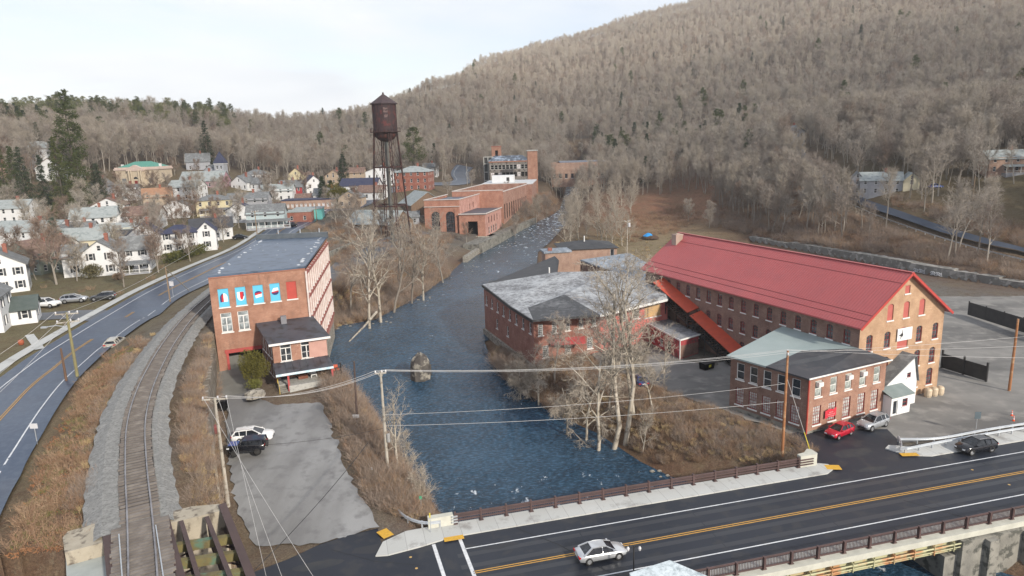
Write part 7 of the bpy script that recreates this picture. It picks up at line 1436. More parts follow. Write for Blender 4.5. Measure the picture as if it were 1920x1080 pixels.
# ================================================================== vehicles
TYRE = M('tyre_rubber', (.015, .015, .016), (.02, .02, .02), .8); RIM = M('alloy_rim', (.45, .46, .48), (.35, .36, .38), .35, metal=.6); CGL = glassmat('car_glass', (.008, .01, .014), .05); LAMPW = M('headlight_lens', (.7, .72, .75), rough=.15); LAMPR = M('tail_light_lens', (.4, .01, .01), rough=.2); PLATE = M('number_plate', (.6, .6, .58))
def paint(n, c, metal=.2, rough=.25):
    m, nt, b = newmat(n); b.inputs['Base Color'].default_value = c4(c); b.inputs['Metallic'].default_value = metal; b.inputs['Roughness'].default_value = rough; b.inputs['Coat Weight'].default_value = .35; b.inputs['Coat Roughness'].default_value = .05
    nt.links.new(mix(nt, ramp(nt, noise(nt, 1.5, 4), .4, .7), tuple(c), tuple(x*.9 for x in c)), b.inputs['Base Color']); return m
def car(name, label, loc, rz, body, L_=4.6, Wd=1.82, Ht=1.45, typ='sedan', cat='car', roofm=None, hoodm=None, group=None):
    t = thing(name, label, cat, tuple(loc), rz, group); hw = Wd/2
    # side profile stations x from rear (-) to front (+): (x, z bottom, z belt/hood, half width)
    k = L_/4.6; zb = .22; belt = .62*Ht if typ != 'jeep' else .58*Ht
    if typ == 'sedan': low = [(-2.3, .55, .78, .80), (-2.2, .3, .92, .92), (-1.75, zb, .98, .98), (-1.0, zb, .95, 1), (0, zb, .93, 1), (.9, zb, .92, 1), (1.6, zb, .84, .97), (2.1, .28, .72, .90), (2.3, .42, .6, .74)]; gh = [(-1.85, .97, .62), (-1.0, Ht-.03, .56), (-.3, Ht, .57), (.35, Ht-.06, .56), (1.2, .90, .66)]
    elif typ in ('hatch', 'suv'): low = [(-2.3, .5, .9, .86), (-2.2, .3, 1.0, .95), (-1.7, zb, 1.02, 1), (-1.0, zb, 1.0, 1), (0, zb, .98, 1), (.9, zb, .97, 1), (1.5, zb, .94, .98), (2.1, .28, .84, .92), (2.3, .42, .66, .78)]; gh = [(-2.2, 1.0, .70), (-1.85, Ht-.12, .60), (-1.0, Ht, .61), (.1, Ht-.02, .6), (1.15, .97, .7)]
    elif typ == 'jeep': low = [(-2.1, .55, 1.02, .95), (-2.05, .45, 1.05, 1), (-1.0, .45, 1.05, 1), (0, .45, 1.05, 1), (.75, .45, 1.05, 1), (.9, .45, 1.02, .82), (2.0, .5, .98, .74), (2.15, .55, .8, .7)]; gh = [(-2.07, 1.05, .84), (-2.0, Ht-.04, .76), (-.8, Ht, .77), (.35, Ht-.02, .76), (.75, 1.05, .82)]
    else: low = [(-2.7, .5, .98, .9), (-2.6, .35, 1.02, .98), (-1.5, .32, 1.02, 1), (0, .3, 1.0, 1), (.9, .3, 1.0, 1), (1.8, .3, .98, .98), (2.4, .35, .9, .93), (2.65, .45, .72, .82)]; gh = [(-2.6, 1.02, .74), (-2.5, Ht-.1, .66), (-.6, Ht-.08, .66), (.4, Ht, .62), (1.25, 1.0, .7)]
    hs = Ht/1.5 if typ != 'sedan' else 1; k = L_/(4.6 if typ in ('sedan', 'hatch', 'suv') else 4.25 if typ == 'jeep' else 5.35)
    mb = MB(); n0 = 0
    for i, (x, z0, z1, w_) in enumerate(low):
        y = hw*w_; z1 *= hs if typ != 'sedan' else 1; zm = z0+(z1-z0)*.55
        ring = [(-y*.86, z0), (-y, z0+.12), (-y*1.0, zm), (-y*.95, z1-.06), (-y*.82, z1), (y*.82, z1), (y*.95, z1-.06), (y, zm), (y, z0+.12), (y*.86, z0)]
        b0 = len(mb.v); mb.v += [(x*k, a, z) for a, z in ring]
        if i:
            for j in range(10): mb.f.append((b0-10+j, b0-10+(j+1) % 10, b0+(j+1) % 10, b0+j))
        else: mb.f.append(tuple(range(b0+9, b0-1, -1)))
    mb.f.append(tuple(range(len(mb.v)-10, len(mb.v))))
    bd = mb.build('body', body, t, smooth=True); bd.data.polygons.foreach_set('use_smooth', [len(p.vertices) == 4 for p in bd.data.polygons])
    # greenhouse: dark glass volume with body coloured roof and pillars
    g = MB(); bs = []
    for x, z, w_ in gh: z = z*hs if z < 1.1 and typ != 'sedan' else z; bs.append((x*k, hw*w_, z))
    lowz = gh[0][1]*(hs if typ != 'sedan' else 1)-.04; lw = hw*.93
    (x0, y0, z0), (x1, y1, z1), (x2, y2, z2), (x3, y3, z3), (x4, y4, z4) = bs
    zt = lowz
    for sg in (-1, 1):
        side = [(x0, sg*lw, zt), (x1, sg*y1, z1-.05), (x2, sg*y2, z2-.04), (x3, sg*y3, z3-.05), (x4, sg*lw, zt)]; g.poly(side if sg < 0 else side[::-1])
    g.poly([(x4, -lw, zt), (x3, -y3, z3-.05), (x3, y3, z3-.05), (x4, lw, zt)][::-1]); g.poly([(x0, lw, zt), (x1, y1, z1-.05), (x1, -y1, z1-.05), (x0, -lw, zt)][::-1]); gl = g.build('windows', CGL, t)
    r_ = MB(); r_.slab([(x1-.03, -y1-.03, z1), (x2, -y2-.04, z2+.02), (x3+.03, -y3-.03, z3), (x3+.03, y3+.03, z3), (x2, y2+.04, z2+.02), (x1-.03, y1+.03, z1)], .07); r_.build('roof', roofm or body, t)
    p_ = MB()
    for sg in (-1, 1):
        p_.bar((x4+.02, sg*(lw+.005), zt), (x3, sg*(y3+.01), z3-.03), .09, .07); p_.bar((x0, sg*(lw+.005), zt), (x1, sg*(y1+.01), z1-.03), .14 if typ != 'jeep' else .2, .1)
        xm = (x2+x3)/2; p_.bar((xm-.1, sg*(lw+.012), zt), (xm-.1, sg*(y2+.018), (z2+z3)/2-.03), .05, .09)
        if typ in ('suv', 'hatch', 'pickup', 'jeep'): p_.bar((x1+.55, sg*(lw+.012), zt), (x1+.45, sg*(y2+.015), z1), .05, .1)
    p_.build('pillars', body, t)
    wx = L_*.295; wr = .33 if typ in ('sedan', 'hatch') else .38
    for sx in (-wx*1.02, wx*1.05):
        for sg in (-1, 1):
            w_ = thing('wheel', '', 'x'); del w_['label'], w_['category']; w_.parent = t; w_.location = (sx, sg*(hw-.1), wr)
            q = MB(); q.lathe([(wr*.62, -.1), (wr*.97, -.11), (wr, -.06), (wr, .06), (wr*.97, .11), (wr*.62, .1)], 18); ty = q.build('tyre', TYRE, w_); ty.rotation_euler = (math.pi/2, 0, 0)
            q = MB(); q.lathe([(0, .085), (wr*.25, .09), (wr*.62, .07), (wr*.66, .1)], 10); q.lathe([(0, -.085), (wr*.25, -.09), (wr*.62, -.07), (wr*.66, -.1)], 10); ri = q.build('rim', RIM if typ != 'jeep' else DARK, w_); ri.rotation_euler = (math.pi/2, 0, 0)
            q = MB(); q.lathe([(wr*1.02, -.03), (wr*1.16, -.03), (wr*1.16, .035), (wr*1.02, .035)], 20); q.v = [v for v in q.v]; q.build('arch', BLACK, t, (sx, sg*(hw-.04), wr)).rotation_euler = (math.pi/2, 0, 0)
    xf, xr = low[-1][0]*k, low[0][0]*k; zf = low[-1][2]*hs if typ != 'sedan' else low[-1][2]
    for sg in (-1, 1):
        q = MB(); q.hull8([(xf-.28, sg*hw*.62-.16, zf-.1), (xf+.012, sg*hw*.56-.16, zf-.12), (xf+.012, sg*hw*.56+.16, zf-.12), (xf-.28, sg*hw*.62+.2*(sg > 0)+.16*(sg < 0), zf-.1), (xf-.3, sg*hw*.62-.16, zf+.07), (xf+.0, sg*hw*.56-.16, zf+.02), (xf+.0, sg*hw*.56+.16, zf+.02), (xf-.3, sg*hw*.62+.16, zf+.07)]); q.build('headlight', LAMPW, t)
        q = MB(); zr = low[1][2]*hs-.22; q.box(xr-.03, sg*hw*.72-.17, zr, xr+.16, sg*hw*.72+.17, zr+.16); q.build('tail_light', LAMPR, t)
        q = MB(); q.box(x4-.35, sg*(hw+.02)-.09, lowz+.02, x4-.2, sg*(hw+.02)+.09, lowz+.17); q.build('mirror', body, t)
    q = MB(); q.box(xf-.05, -.5, .42, xf+.03, .5, .58); q.build('grille', DARK, t); q = MB(); q.box(xr-.04, -.26, .62, xr-.01, .26, .76); q.build('number_plate', PLATE, t)
    for sg in (-1, 1):
        q = MB()
        for xx in ((x0+x4)/2-.6, (x0+x4)/2+.35): q.box(xx, sg*(hw+.003)-.015, lowz-.12, xx+.16, sg*(hw+.003)+.015, lowz-.08)
        q.build('door_handles', DARK, t)
    if typ == 'jeep': q = MB(); q.lathe([(0, 0), (.36, 0), (.38, .1), (.36, .22), (0, .22)], 16); s_ = q.build('spare_wheel', TYRE, t, (xr-.02, 0, .95)); s_.rotation_euler = (0, -math.pi/2, 0)
    if typ in ('suv', 'pickup'):
        q = MB()
        for sg in (-1, 1): q.bar((x1+.1, sg*(y1-.05), z1+.08), (x3, sg*(y3-.05), z3+.08), .04, .04)
        q.build('roof_rails', DARK if typ == 'pickup' else RIM, t)
    if hoodm: q = MB(); q.box(.92*k, -.62, 1.02*hs, 1.98*k, .62, 1.07*hs); q.build('hood', hoodm, t)
    return t
BA = math.atan2(BU.y, BU.x)
SILV = paint('silver_paint', (.55, .57, .6), .5); REDP = paint('red_paint', (.45, .01, .03)); GRYS = paint('grey_silver_paint', (.42, .44, .47), .5); BLKP = paint('black_paint', (.008, .009, .014), .2, .15); WHP = paint('white_car_paint', (.75, .76, .77), 0); NAVY = paint('navy_paint', (.015, .03, .12)); BLUEP = paint('blue_paint', (.03, .08, .3)); DGRY = paint('dark_grey_paint', (.06, .065, .07)); TANP = paint('beige_paint', (.42, .4, .35)); REDC = paint('brick_red_paint', (.35, .03, .03))
p = P(1124, 1048, 0); car('parked_car', 'silver sedan driving on the bridge near the bottom edge', B3(*UV(1126, 1046, 0), .08), BA, SILV, 4.6, 1.82, 1.44, 'sedan')
bpy.data.objects['parked_car'].name = 'car'
car('car', 'black crossover driving on the bridge road at the right by the guardrail', B3(*UV(1828, 846, 0), .08), BA+math.pi, BLKP, 4.65, 1.9, 1.62, 'suv')
oa = OFF.rz
car('parked_car', 'red hatchback parked in front of the brick office', P(1573, 816, .08), oa+R(186), REDP, 4.0, 1.72, 1.52, 'hatch')
car('parked_car', 'silver grey crossover parked behind the red hatchback', P(1636, 800, .08), oa+R(184), GRYS, 4.6, 1.86, 1.66, 'suv')
car('parked_car', 'white crossover parked in the gravel lot behind the black jeep', P(476, 826, 2.9), R(8), WHP, 4.7, 1.88, 1.68, 'suv')
car('parked_car', 'black off road car with blue hood parked in the gravel lot', P(465, 848, 2.5), R(188), BLKP, 4.25, 1.85, 1.8, 'jeep', hoodm=BLUEP, roofm=paint('navy_soft_top', (.01, .015, .04), 0, .6))
car('pickup_truck', 'white pickup truck with cap parked beneath the bare tree on the left', P(86, 575, 9.6), R(-6), WHP, 5.4, 1.95, 1.75, 'pickup', 'pickup truck')
car('parked_car', 'dark silver station wagon parked behind the white pickup', P(140, 566, 9.6), R(15), GRYS, 4.6, 1.85, 1.6, 'suv')
car('parked_car', 'black car parked nose in at the drive beside the main road', P(194, 562, 9.6), R(200), DGRY, 4.5, 1.85, 1.5, 'suv')
ci = min(range(len(ctr)), key=lambda i: (ctr[i]-v2(P(225, 640, 9.5))).length); dr_ = (ctr[ci+1]-ctr[ci-1]).normalized(); pw = P(217, 650, 9.75)
car('car', 'pale beige station wagon standing on the shoulder of the wet main road', pw, math.atan2(dr_.y, dr_.x), TANP, 4.5, 1.8, 1.5, 'hatch')
car('parked_car', 'blue car parked on the gravel yard behind the big bare trees', P(1198, 716, .1), R(100), NAVY, 4.4, 1.8, 1.45, 'sedan')
car('parked_car', 'black car parked beside the cottage at the end of the hedge', RG(452, 456, 210), R(10), BLKP, 4.6, 1.85, 1.5, 'sedan')
car('parked_car', 'blue car parked by the grey house on the wooded slope', RG(1755, 345, 228), R(0), BLUEP, 4.5, 1.8, 1.5, 'sedan')
car('parked_car', 'dark car parked in front of the pale green shop house', RG(547, 431, 228), R(60), BLKP, 4.5, 1.8, 1.5, 'sedan')
car('parked_car', 'red pickup parked at the left end of the long brick row', RG(528, 387, 280), R(10), REDC, 5.2, 1.9, 1.7, 'pickup', 'pickup truck')
car('parked_car', 'grey car parked on the street below the white houses far left', RG(600, 392, 268), R(20), GRYS, 4.5, 1.8, 1.5, 'sedan')
for o in list(bpy.data.objects):
    if o.name.startswith('parked_car') or o.name.startswith('car') or o.name.startswith('pickup'):
        if o.parent is None and 'label' in o and o.location.y > 100: o.location.z = hz(o.location.x, o.location.y)+.12
HAZE = .00014
# ================================================================== trees
def barkmat(name, c1, c2, var=.25):
    m, nt, b = newmat(name); b.inputs['Roughness'].default_value = .9; b.inputs['Specular IOR Level'].default_value = .15
    oi = nt.nodes.new('ShaderNodeObjectInfo'); c = mix(nt, oi.outputs['Random'], tuple(c1), tuple(c2)); nt.links.new(c, b.inputs['Base Color']); return m
BARK = barkmat('grey_bark', (.33, .30, .26), (.20, .175, .15)); TWIG = barkmat('bare_twigs', (.37, .335, .29), (.24, .198, .17)); PALEB = M('pale_sycamore_bark', (.46, .42, .36), (.3, .265, .21), .9, 1.0, c3=(.16, .135, .11), s3=1.2, stretch=(1, 1, .5)); PALET = barkmat('pale_twigs', (.38, .335, .28), (.32, .28, .23)); BROWNT = barkmat('brown_twigs', (.25, .185, .145), (.2, .15, .12)); DBARK = barkmat('dark_bark', (.12, .1, .085), (.09, .08, .07))
PINE = barkmat('pine_needles', (.055, .075, .028), (.085, .095, .035)); SPRUCE = barkmat('spruce_needles', (.035, .05, .03), (.05, .065, .035)); PINE_LIT = barkmat('sunny_pine_needles', (.17, .17, .07), (.12, .135, .055)); OLIVE = barkmat('olive_foliage', (.11, .10, .025), (.13, .12, .03))  # sunny needles: sunlight on the hilltop pines is put into a lighter colour
def rv(r, s=1): return Vector((r.gauss(0, s), r.gauss(0, s), r.gauss(0, s)))
def blade(mb, p, d, l, w, r):
    s = d.cross(rv(r)).normalized()*w/2; e = p+d*l; n = len(mb.v); mb.v += [tuple(p-s), tuple(p+s), tuple(e)]; mb.f.append((n, n+1, n+2))
def grow(tr, tw, p, d, l, rad, lev, r, o):
    n = 5 if lev == 0 else 4 if lev == 1 else 3; pts = [p.copy()]; dd = d.copy(); rs = [rad]
    for i in range(n):
        dd = (dd+rv(r, o['wob'][min(lev, 3)])+Vector((0, 0, o['up'][min(lev, 3)]))).normalized(); pts.append(pts[-1]+dd*l/n); rs.append(rad*(1-(i+1)/n*(o['tip'] if lev == 0 else .75)))
    (tr if lev <= o['trl'] else tw).tube(pts, rs, (7, 5, 4, 3)[min(lev, 3)] if o['near'] else (4, 3, 3, 3)[min(lev, 3)], False)
    def at(t): i = min(n-1, int(t*n)); return pts[i].lerp(pts[i+1], t*n-i), (pts[i+1]-pts[i]).normalized(), rs[i]
    if lev == o['lev']:
        for j in range(o['bl']):
            q, dq, _ = at(r.uniform(.1, .99)); e = (dq*.6+rv(r, .55)+Vector((0, 0, o['bu']))).normalized(); ln = r.uniform(.5, 1)*o['blen']; blade(tw, q, e, ln, o['bw'], r)
            if o['sub']:
                m_ = q+e*ln*.4
                for _ in range(o['sub']): blade(tw, m_, (e+rv(r, .6)).normalized(), ln*.6, o['bw']*.8, r)
        return
    k = o['kids'][lev]; az = r.uniform(0, 6)
    for j in range(k):
        t = o['start'][lev]+(1-o['start'][lev])*(j+r.random()*.8)/k; q, dq, rr_ = at(min(.98, t)); az += 2.4+r.uniform(-.4, .4)
        perp = dq.orthogonal().normalized(); perp.rotate(Matrix.Rotation(az, 3, dq)); ang = o['ang'][lev]*r.uniform(.75, 1.2); e = dq*math.cos(ang)+perp*math.sin(ang)
        ll = l*o['lf'][lev]*r.uniform(.7, 1.15)*(1-.45*t if lev == 0 else 1-.3*t)
        grow(tr, tw, q, e, ll, max(rr_*.6, .02), lev+1, r, o)
def bare(seed, h, near=False, **kw):
    r = random.Random(seed); o = dict(wob=[.06, .16, .2, .25], up=[.05, .12, .08, .05], tip=.8, near=near, lev=2, trl=1, kids=[11, 6, 4], start=[.35, .25, .2], ang=[.75, .7, .7], lf=[.42, .55, .6], bl=14, blen=1.7, bw=.07, bu=.15, sub=1); o.update(kw)
    tr, tw = MB(), MB(); grow(tr, tw, Vector((0, 0, -.5)), Vector((r.gauss(0, .03), r.gauss(0, .03), 1)).normalized(), h*.86, h*.013+.03, 0, r, o); return tr, tw
def conifer(seed, h, rad, layers=16, dens=12, droop=.25, start=.12, bw=.35, bl=.9, pine=False):
    r = random.Random(seed); tr, tw = MB(), MB(); tr.tube([(0, 0, -.5), (0, 0, h*.95)], [h*.014+.05, .04], 6, False)
    for i in range(layers):
        t = start+(1-start)*i/layers; z = h*t+r.uniform(-.2, .2); R_ = rad*((1-t)**.8 if not pine else math.sin(min(1, (1-t)*1.5+.15)*1.57))*r.uniform(.75, 1.1)+.2
        nb = 6 if not pine else 5
        for j in range(nb):
            if pine and r.random() < .25: continue
            a = r.uniform(0, 6.28); L_ = R_*r.uniform(.7, 1.15); d = Vector((math.cos(a), math.sin(a), (-droop if not pine else .12)+r.uniform(-.1, .1)))
            q = Vector((0, 0, z)); tw_ = [q, q+d*L_*.5, q+d*L_+Vector((0, 0, .08*L_))]; tr.tube(tw_, [.05, .035, .015], 3, False)
            for k in range(int(dens*(.5+L_/rad))):
                s = r.uniform(.15, 1)**.7; c = q+d*L_*s; c += rv(r, .12+.10*L_*(1-s*.5))*(1 if not pine else 1.3); e = (d.normalized()*.5+rv(r, .6)+Vector((0, 0, -.15 if not pine else .25))).normalized(); blade(tw, c, e, bl*r.uniform(.5, 1), bw, r)
    return tr, tw
def joined(name, parts):
    vs, fs, mi = [], [], []; ms = []
    for mb, m in parts:
        b = len(vs); vs += mb.v; fs += [tuple(i+b for i in f) for f in mb.f]; ms.append(m); mi += [len(ms)-1]*len(mb.f)
    me = bpy.data.meshes.new(name); me.from_pydata(vs, [], fs); me.update(); [me.materials.append(m) for m in ms]; me.polygons.foreach_set('material_index', mi); return me
# --- kinds for the woods
KINDS = []; PARTS = []
def addkind(nm, tr, tw, bm, tm): KINDS.append(joined(nm, [(tr, bm), (tw, tm)])); PARTS.append((tr.mesh('trunk', bm), tw.mesh('crown', tm)))
for s_ in range(5): addkind('bare_tree', *bare(20+s_, 15, bw=.05, bl=15, blen=1.6), BARK, TWIG)
for s_ in range(2): addkind('bare_tree', *bare(40+s_, 16, bw=.045, bl=14, kids=[13, 6, 4], start=[.5, .25, .2], ang=[.55, .6, .7]), BARK, PALET)
addkind('bare_tree', *bare(50, 14, bw=.05, bl=16), BARK, BROWNT)
addkind('pine_tree', *conifer(60, 18, 3.6, 15, 22, bw=.32, bl=.9, start=.3, pine=True), DBARK, PINE); addkind('spruce_tree', *conifer(61, 17, 3.4, 24, 16, bw=.28, bl=.9), DBARK, SPRUCE); addkind('pine_tree', *conifer(62, 17, 4.2, 13, 26, bw=.34, bl=1.0, start=.35, pine=True), DBARK, PINE_LIT)
HC = bpy.data.collections.new('tree_kinds')
for i, me in enumerate(KINDS): o = bpy.data.objects.new('kind_%02d' % i, me); HC.objects.link(o)
def shrub(seed, n, h, sp, w, up=1.0):
    r = random.Random(seed); mb = MB()
    for i in range(n):
        a = r.uniform(0, 6.28); rr_ = sp*math.sqrt(r.random())*.5; p = Vector((rr_*math.cos(a), rr_*math.sin(a), -.1)); d = (Vector((math.cos(a)*.45, math.sin(a)*.45, up))+rv(r, .25)).normalized(); l = h*r.uniform(.5, 1); blade(mb, p, d, l, w, r)
        for _ in range(3): q = p+d*l*r.uniform(.3, .9); blade(mb, q, (d+rv(r, .6)).normalized(), l*.45, w*.7, r)
    return mb
RB_ = barkmat('red_brown_scrub', (.25, .15, .10), (.35, .25, .165)); TS = barkmat('tan_dry_grass', (.52, .40, .22), (.40, .30, .18)); GS = barkmat('grey_scrub', (.26, .21, .175), (.31, .245, .2)); GG = barkmat('dull_green_grass', (.16, .16, .06), (.22, .2, .1))
SC = bpy.data.collections.new('scrub_kinds')
for i, (mb, m) in enumerate(((shrub(1, 60, 2.0, 1.6, .035), RB_), (shrub(2, 60, 2.4, 1.8, .035), GS), (shrub(3, 90, .9, 1.3, .05, 1.6), TS), (shrub(4, 50, 1.4, 1.4, .035), RB_), (shrub(5, 70, .35, 1.2, .05, .8), GG), (shrub(6, 70, .25, 1.6, .09, .15), barkmat('fallen_leaves', (.27, .12, .06), (.30, .17, .09))))):
    o = bpy.data.objects.new('kind_%02d' % i, mb.mesh('scrub', m)); SC.objects.link(o)
def scatter(name, coll, pts, label=None):   # pts: (x,y,z,kind,rot,scale)
    me = bpy.data.meshes.new(name); A = np.array(pts, float); me.vertices.add(len(A)); me.vertices.foreach_set('co', A[:, :3].ravel())
    for nm, ty, col, dt in (('kind', 'INT', 3, np.int32), ('turn', 'FLOAT', 4, np.float32), ('size', 'FLOAT', 5, np.float32)):
        a = me.attributes.new(nm, ty, 'POINT'); a.data.foreach_set('value', A[:, col].astype(dt))
    o = link(name, me); o['kind'] = 'stuff'
    if label: o['label'] = label; o['category'] = 'vegetation'
    ng = bpy.data.node_groups.new(name+'_nodes', 'GeometryNodeTree'); ng.interface.new_socket('Geometry', in_out='INPUT', socket_type='NodeSocketGeometry'); ng.interface.new_socket('Geometry', in_out='OUTPUT', socket_type='NodeSocketGeometry')
    gi = ng.nodes.new('NodeGroupInput'); go = ng.nodes.new('NodeGroupOutput'); ip = ng.nodes.new('GeometryNodeInstanceOnPoints'); ci = ng.nodes.new('GeometryNodeCollectionInfo'); ci.inputs['Collection'].default_value = coll; ci.inputs['Separate Children'].default_value = True; ci.inputs['Reset Children'].default_value = True
    def na(nm, ty): n = ng.nodes.new('GeometryNodeInputNamedAttribute'); n.data_type = ty; n.inputs['Name'].default_value = nm; return n.outputs['Attribute']
    ng.links.new(gi.outputs[0], ip.inputs['Points']); ng.links.new(ci.outputs[0], ip.inputs['Instance']); ip.inputs['Pick Instance'].default_value = True; ng.links.new(na('kind', 'INT'), ip.inputs['Instance Index'])
    cx = ng.nodes.new('ShaderNodeCombineXYZ'); ng.links.new(na('turn', 'FLOAT'), cx.inputs[2]); ng.links.new(cx.outputs[0], ip.inputs['Rotation']); ng.links.new(na('size', 'FLOAT'), ip.inputs['Scale']); ng.links.new(ip.outputs[0], go.inputs[0])
    mo = o.modifiers.new('scatter', 'NODES'); mo.node_group = ng; return o
# --- where the woods stand
def T(px): return (px-960)/1280/math.cos(PITCH)*1.0
FT = [(-400, 290), (-100, 290), (100, 295), (250, 330), (400, 345), (520, 358), (640, 372), (720, 385), (800, 400), (900, 405), (1000, 400), (1060, 372), (1100, 352), (1200, 345), (1310, 335), (1335, 290), (1405, 249), (1480, 229), (1600, 204), (1750, 179), (1920, 161), (2300, 150)]
ftx = np.array([T(a) for a, _ in FT]); fty = np.array([b for _, b in FT], float)
def roadmask(X, Y): return (dline(X, Y, [(p.x, p.y) for p in LROAD]) < 9) | (dline(X, Y, [(p.x, p.y) for p in hill_road]) < 6)
# clearings so that what the picture shows behind the nearest trees stays in sight
CLEAR = [(RG(1690, 356, 212), 15), (RG(1715, 365, 192), 12), (RG(1890, 342, 206), 14), (RG(1905, 350, 186), 11)]
def wood_points(seed):
    r = np.random.default_rng(seed); out = []
    for y0, y1, st in ((140, 330, 4.6), (330, 520, 6.2), (520, 820, 8.0), (820, 1500, 9.0)):
        xs = np.arange(-1.08*y1, 1.08*y1, st); ys = np.arange(y0, y1, st); X, Y = np.meshgrid(xs, ys); X = X+r.uniform(-.48, .48, X.shape)*st; Y = Y+r.uniform(-.48, .48, X.shape)*st; X = X.ravel(); Y = Y.ravel()
        t = X/Y; rf = np.interp(t, ftx, fty); ok = (np.abs(t) < 1.05) & (Y > rf) & ~roadmask(X, Y) & ~inpoly(X, Y, RIVER) & (Y < 1480)
        for (hx, hy, hr) in HOUSES: ok &= np.hypot(X-hx, Y-hy) > hr
        for c, cr_ in CLEAR: ok &= (np.hypot(X-c.x, Y-c.y) > cr_) | (r.random(X.shape) < .12)
        hr_ = dline(X, Y, [(p.x-2, p.y-14) for p in hill_road]); ok &= (hr_ > 17) | (r.random(X.shape) < .72)
        X = X[ok]; Y = Y[ok]; out.append(np.stack([X, Y], 1))
    P_ = np.concatenate(out); Z_ = height(P_[:, 0], P_[:, 1]); return P_, Z_, r
WP, WZ, wr_ = wood_points(3)
n_ = len(WP); tcol = WP[:, 0]/WP[:, 1]; rr_ = WP[:, 1]
kind = wr_.integers(0, 8, n_); kind = np.where((kind == 7) & (wr_.random(n_) < .5), 0, kind)
cl = np.sin(WP[:, 0]*.013+1)*np.sin(WP[:, 1]*.011+2)+.6*np.sin(WP[:, 0]*.05)*np.sin(WP[:, 1]*.043)
cf = np.where((tcol < T(480)) & (rr_ > 560), .42, np.where((tcol < T(200)) & (rr_ > 380), .2, .008))
cf = np.where((tcol > T(1080)) & (tcol < T(1420)) & (rr_ > 430) & (rr_ < 620) & (cl > .15), .14, cf); cf = np.where((tcol > T(1600)) & (rr_ > 600) & (cl > .3), .05, cf); cf = np.where((tcol > T(1780)) & (rr_ > 300) & (rr_ < 460) & (cl > -.2), .14, cf)
isc = wr_.random(n_) < cf; ck = np.where((tcol < T(480)) & (rr_ > 540), np.where(wr_.random(n_) < .6, 10, 8), wr_.integers(8, 10, n_)); kind = np.where(isc, ck, kind)
size = wr_.uniform(.8, 1.25, n_)*np.where((rr_ < 360) & (tcol > T(1300)), 1.12, 1.0)*np.interp(rr_, [300, 820, 1200], [1.0, 1.0, .92])*np.interp(cl, [-1, 1], [.85, 1.12]); turn = wr_.uniform(0, 6.28, n_)
order = np.argsort(rr_-size*0); near = np.zeros(n_, bool)
bi = [i for i in order if kind[i] < 8][:100]; ci_ = [i for i in order if kind[i] >= 8][:70]; near[bi] = True; near[ci_] = True
scatter('woodland', HC, [(WP[i, 0], WP[i, 1], WZ[i], kind[i], turn[i], size[i]) for i in range(n_) if not near[i]])
print('WOOD', n_)
def indiv(i):
    k = kind[i]; side = 'right' if tcol[i] > T(1250) else 'left' if tcol[i] < T(700) else 'mid'
    grp = {'right': 'bare trees on the slope above the grey retaining wall', 'left': 'bare trees at the foot of the wooded hill behind the village', 'mid': 'bare trees beyond the power house'}[side]
    if k < 8: nm, lab, cat = 'bare_tree', {'right': 'bare grey hardwood tree in the wood on the slope above the retaining wall', 'left': 'bare grey brown hardwood tree in the wood behind the village', 'mid': 'bare grey hardwood tree in the wood beyond the power house'}[side], 'tree'
    else: nm, lab, cat = ('pine_tree', 'dark green conifer standing among the bare trees of the hillside woods', 'tree'); grp = 'conifers in the hillside woods'
    t = thing(nm, lab, cat, (WP[i, 0], WP[i, 1], WZ[i]), turn[i], grp); t.scale = (size[i],)*3
    link('trunk', PARTS[k][0], t); link('crown', PARTS[k][1], t)
for i in np.where(near)[0]: indiv(i)
# --- hand placed trees
def tree(label, base, h, seed, bm=BARK, tm=TWIG, name='bare_tree', group=None, rz=0, **kw):
    tr, tw = bare(seed, h, True, **kw); t = thing(name, label, 'tree', tuple(base), rz, group); tr.build('trunk', bm, t, smooth=True); tw.build('crown', tm, t); return t
def gp(px, py, z=None, rng=None):
    p = RG(px, py, rng) if rng else P(px, py, z); p.z = hz(p.x, p.y); return p
big = dict(lev=3, kids=[9, 6, 5, 3], start=[.38, .2, .2, .2], ang=[.6, .7, .7, .7], lf=[.5, .55, .55, .5], bl=7, blen=.9, bw=.042, sub=1, wob=[.10, .2, .25, .3], up=[.06, .10, .03, .0], tip=.7, trl=2)
S1 = [(1148, 797, 27, 71, 'tallest pale sycamore leaning left over the riverside mill'), (1172, 792, 27, 72, 'pale sycamore with straight double trunk beside the river bank'), (1188, 772, 23, 73, 'pale slim sycamore behind the double trunked one, right of the group')]
for px, py, h, sd, lab in S1: tree(lab, gp(px, py, -.5), h, sd, PALEB, PALET, 'sycamore_tree', **big)
wil = dict(big); wil.update(up=[.0, -.02, -.10, -.12], ang=[.9, .8, .8, .8], start=[.3, .2, .2, .2], bu=-.3, kids=[9, 6, 5, 3]); tree('broad drooping bare tree overhanging the water in front of the riverside mill', gp(1095, 790, -1), 15, 75, PALEB, PALET, **wil)
tree('low bare tree at the water edge left of the drooping one', gp(1010, 742, -1.5), 10, 76, PALEB, PALET, **wil)
tree('bare tree against the corner of the riverside mill', gp(1040, 720, -1), 11, 77, BARK, TWIG, **big)
sm = dict(lev=2, kids=[10, 6, 4], bl=10, blen=.9, bw=.028, sub=1, trl=1, start=[.25, .2, .2])
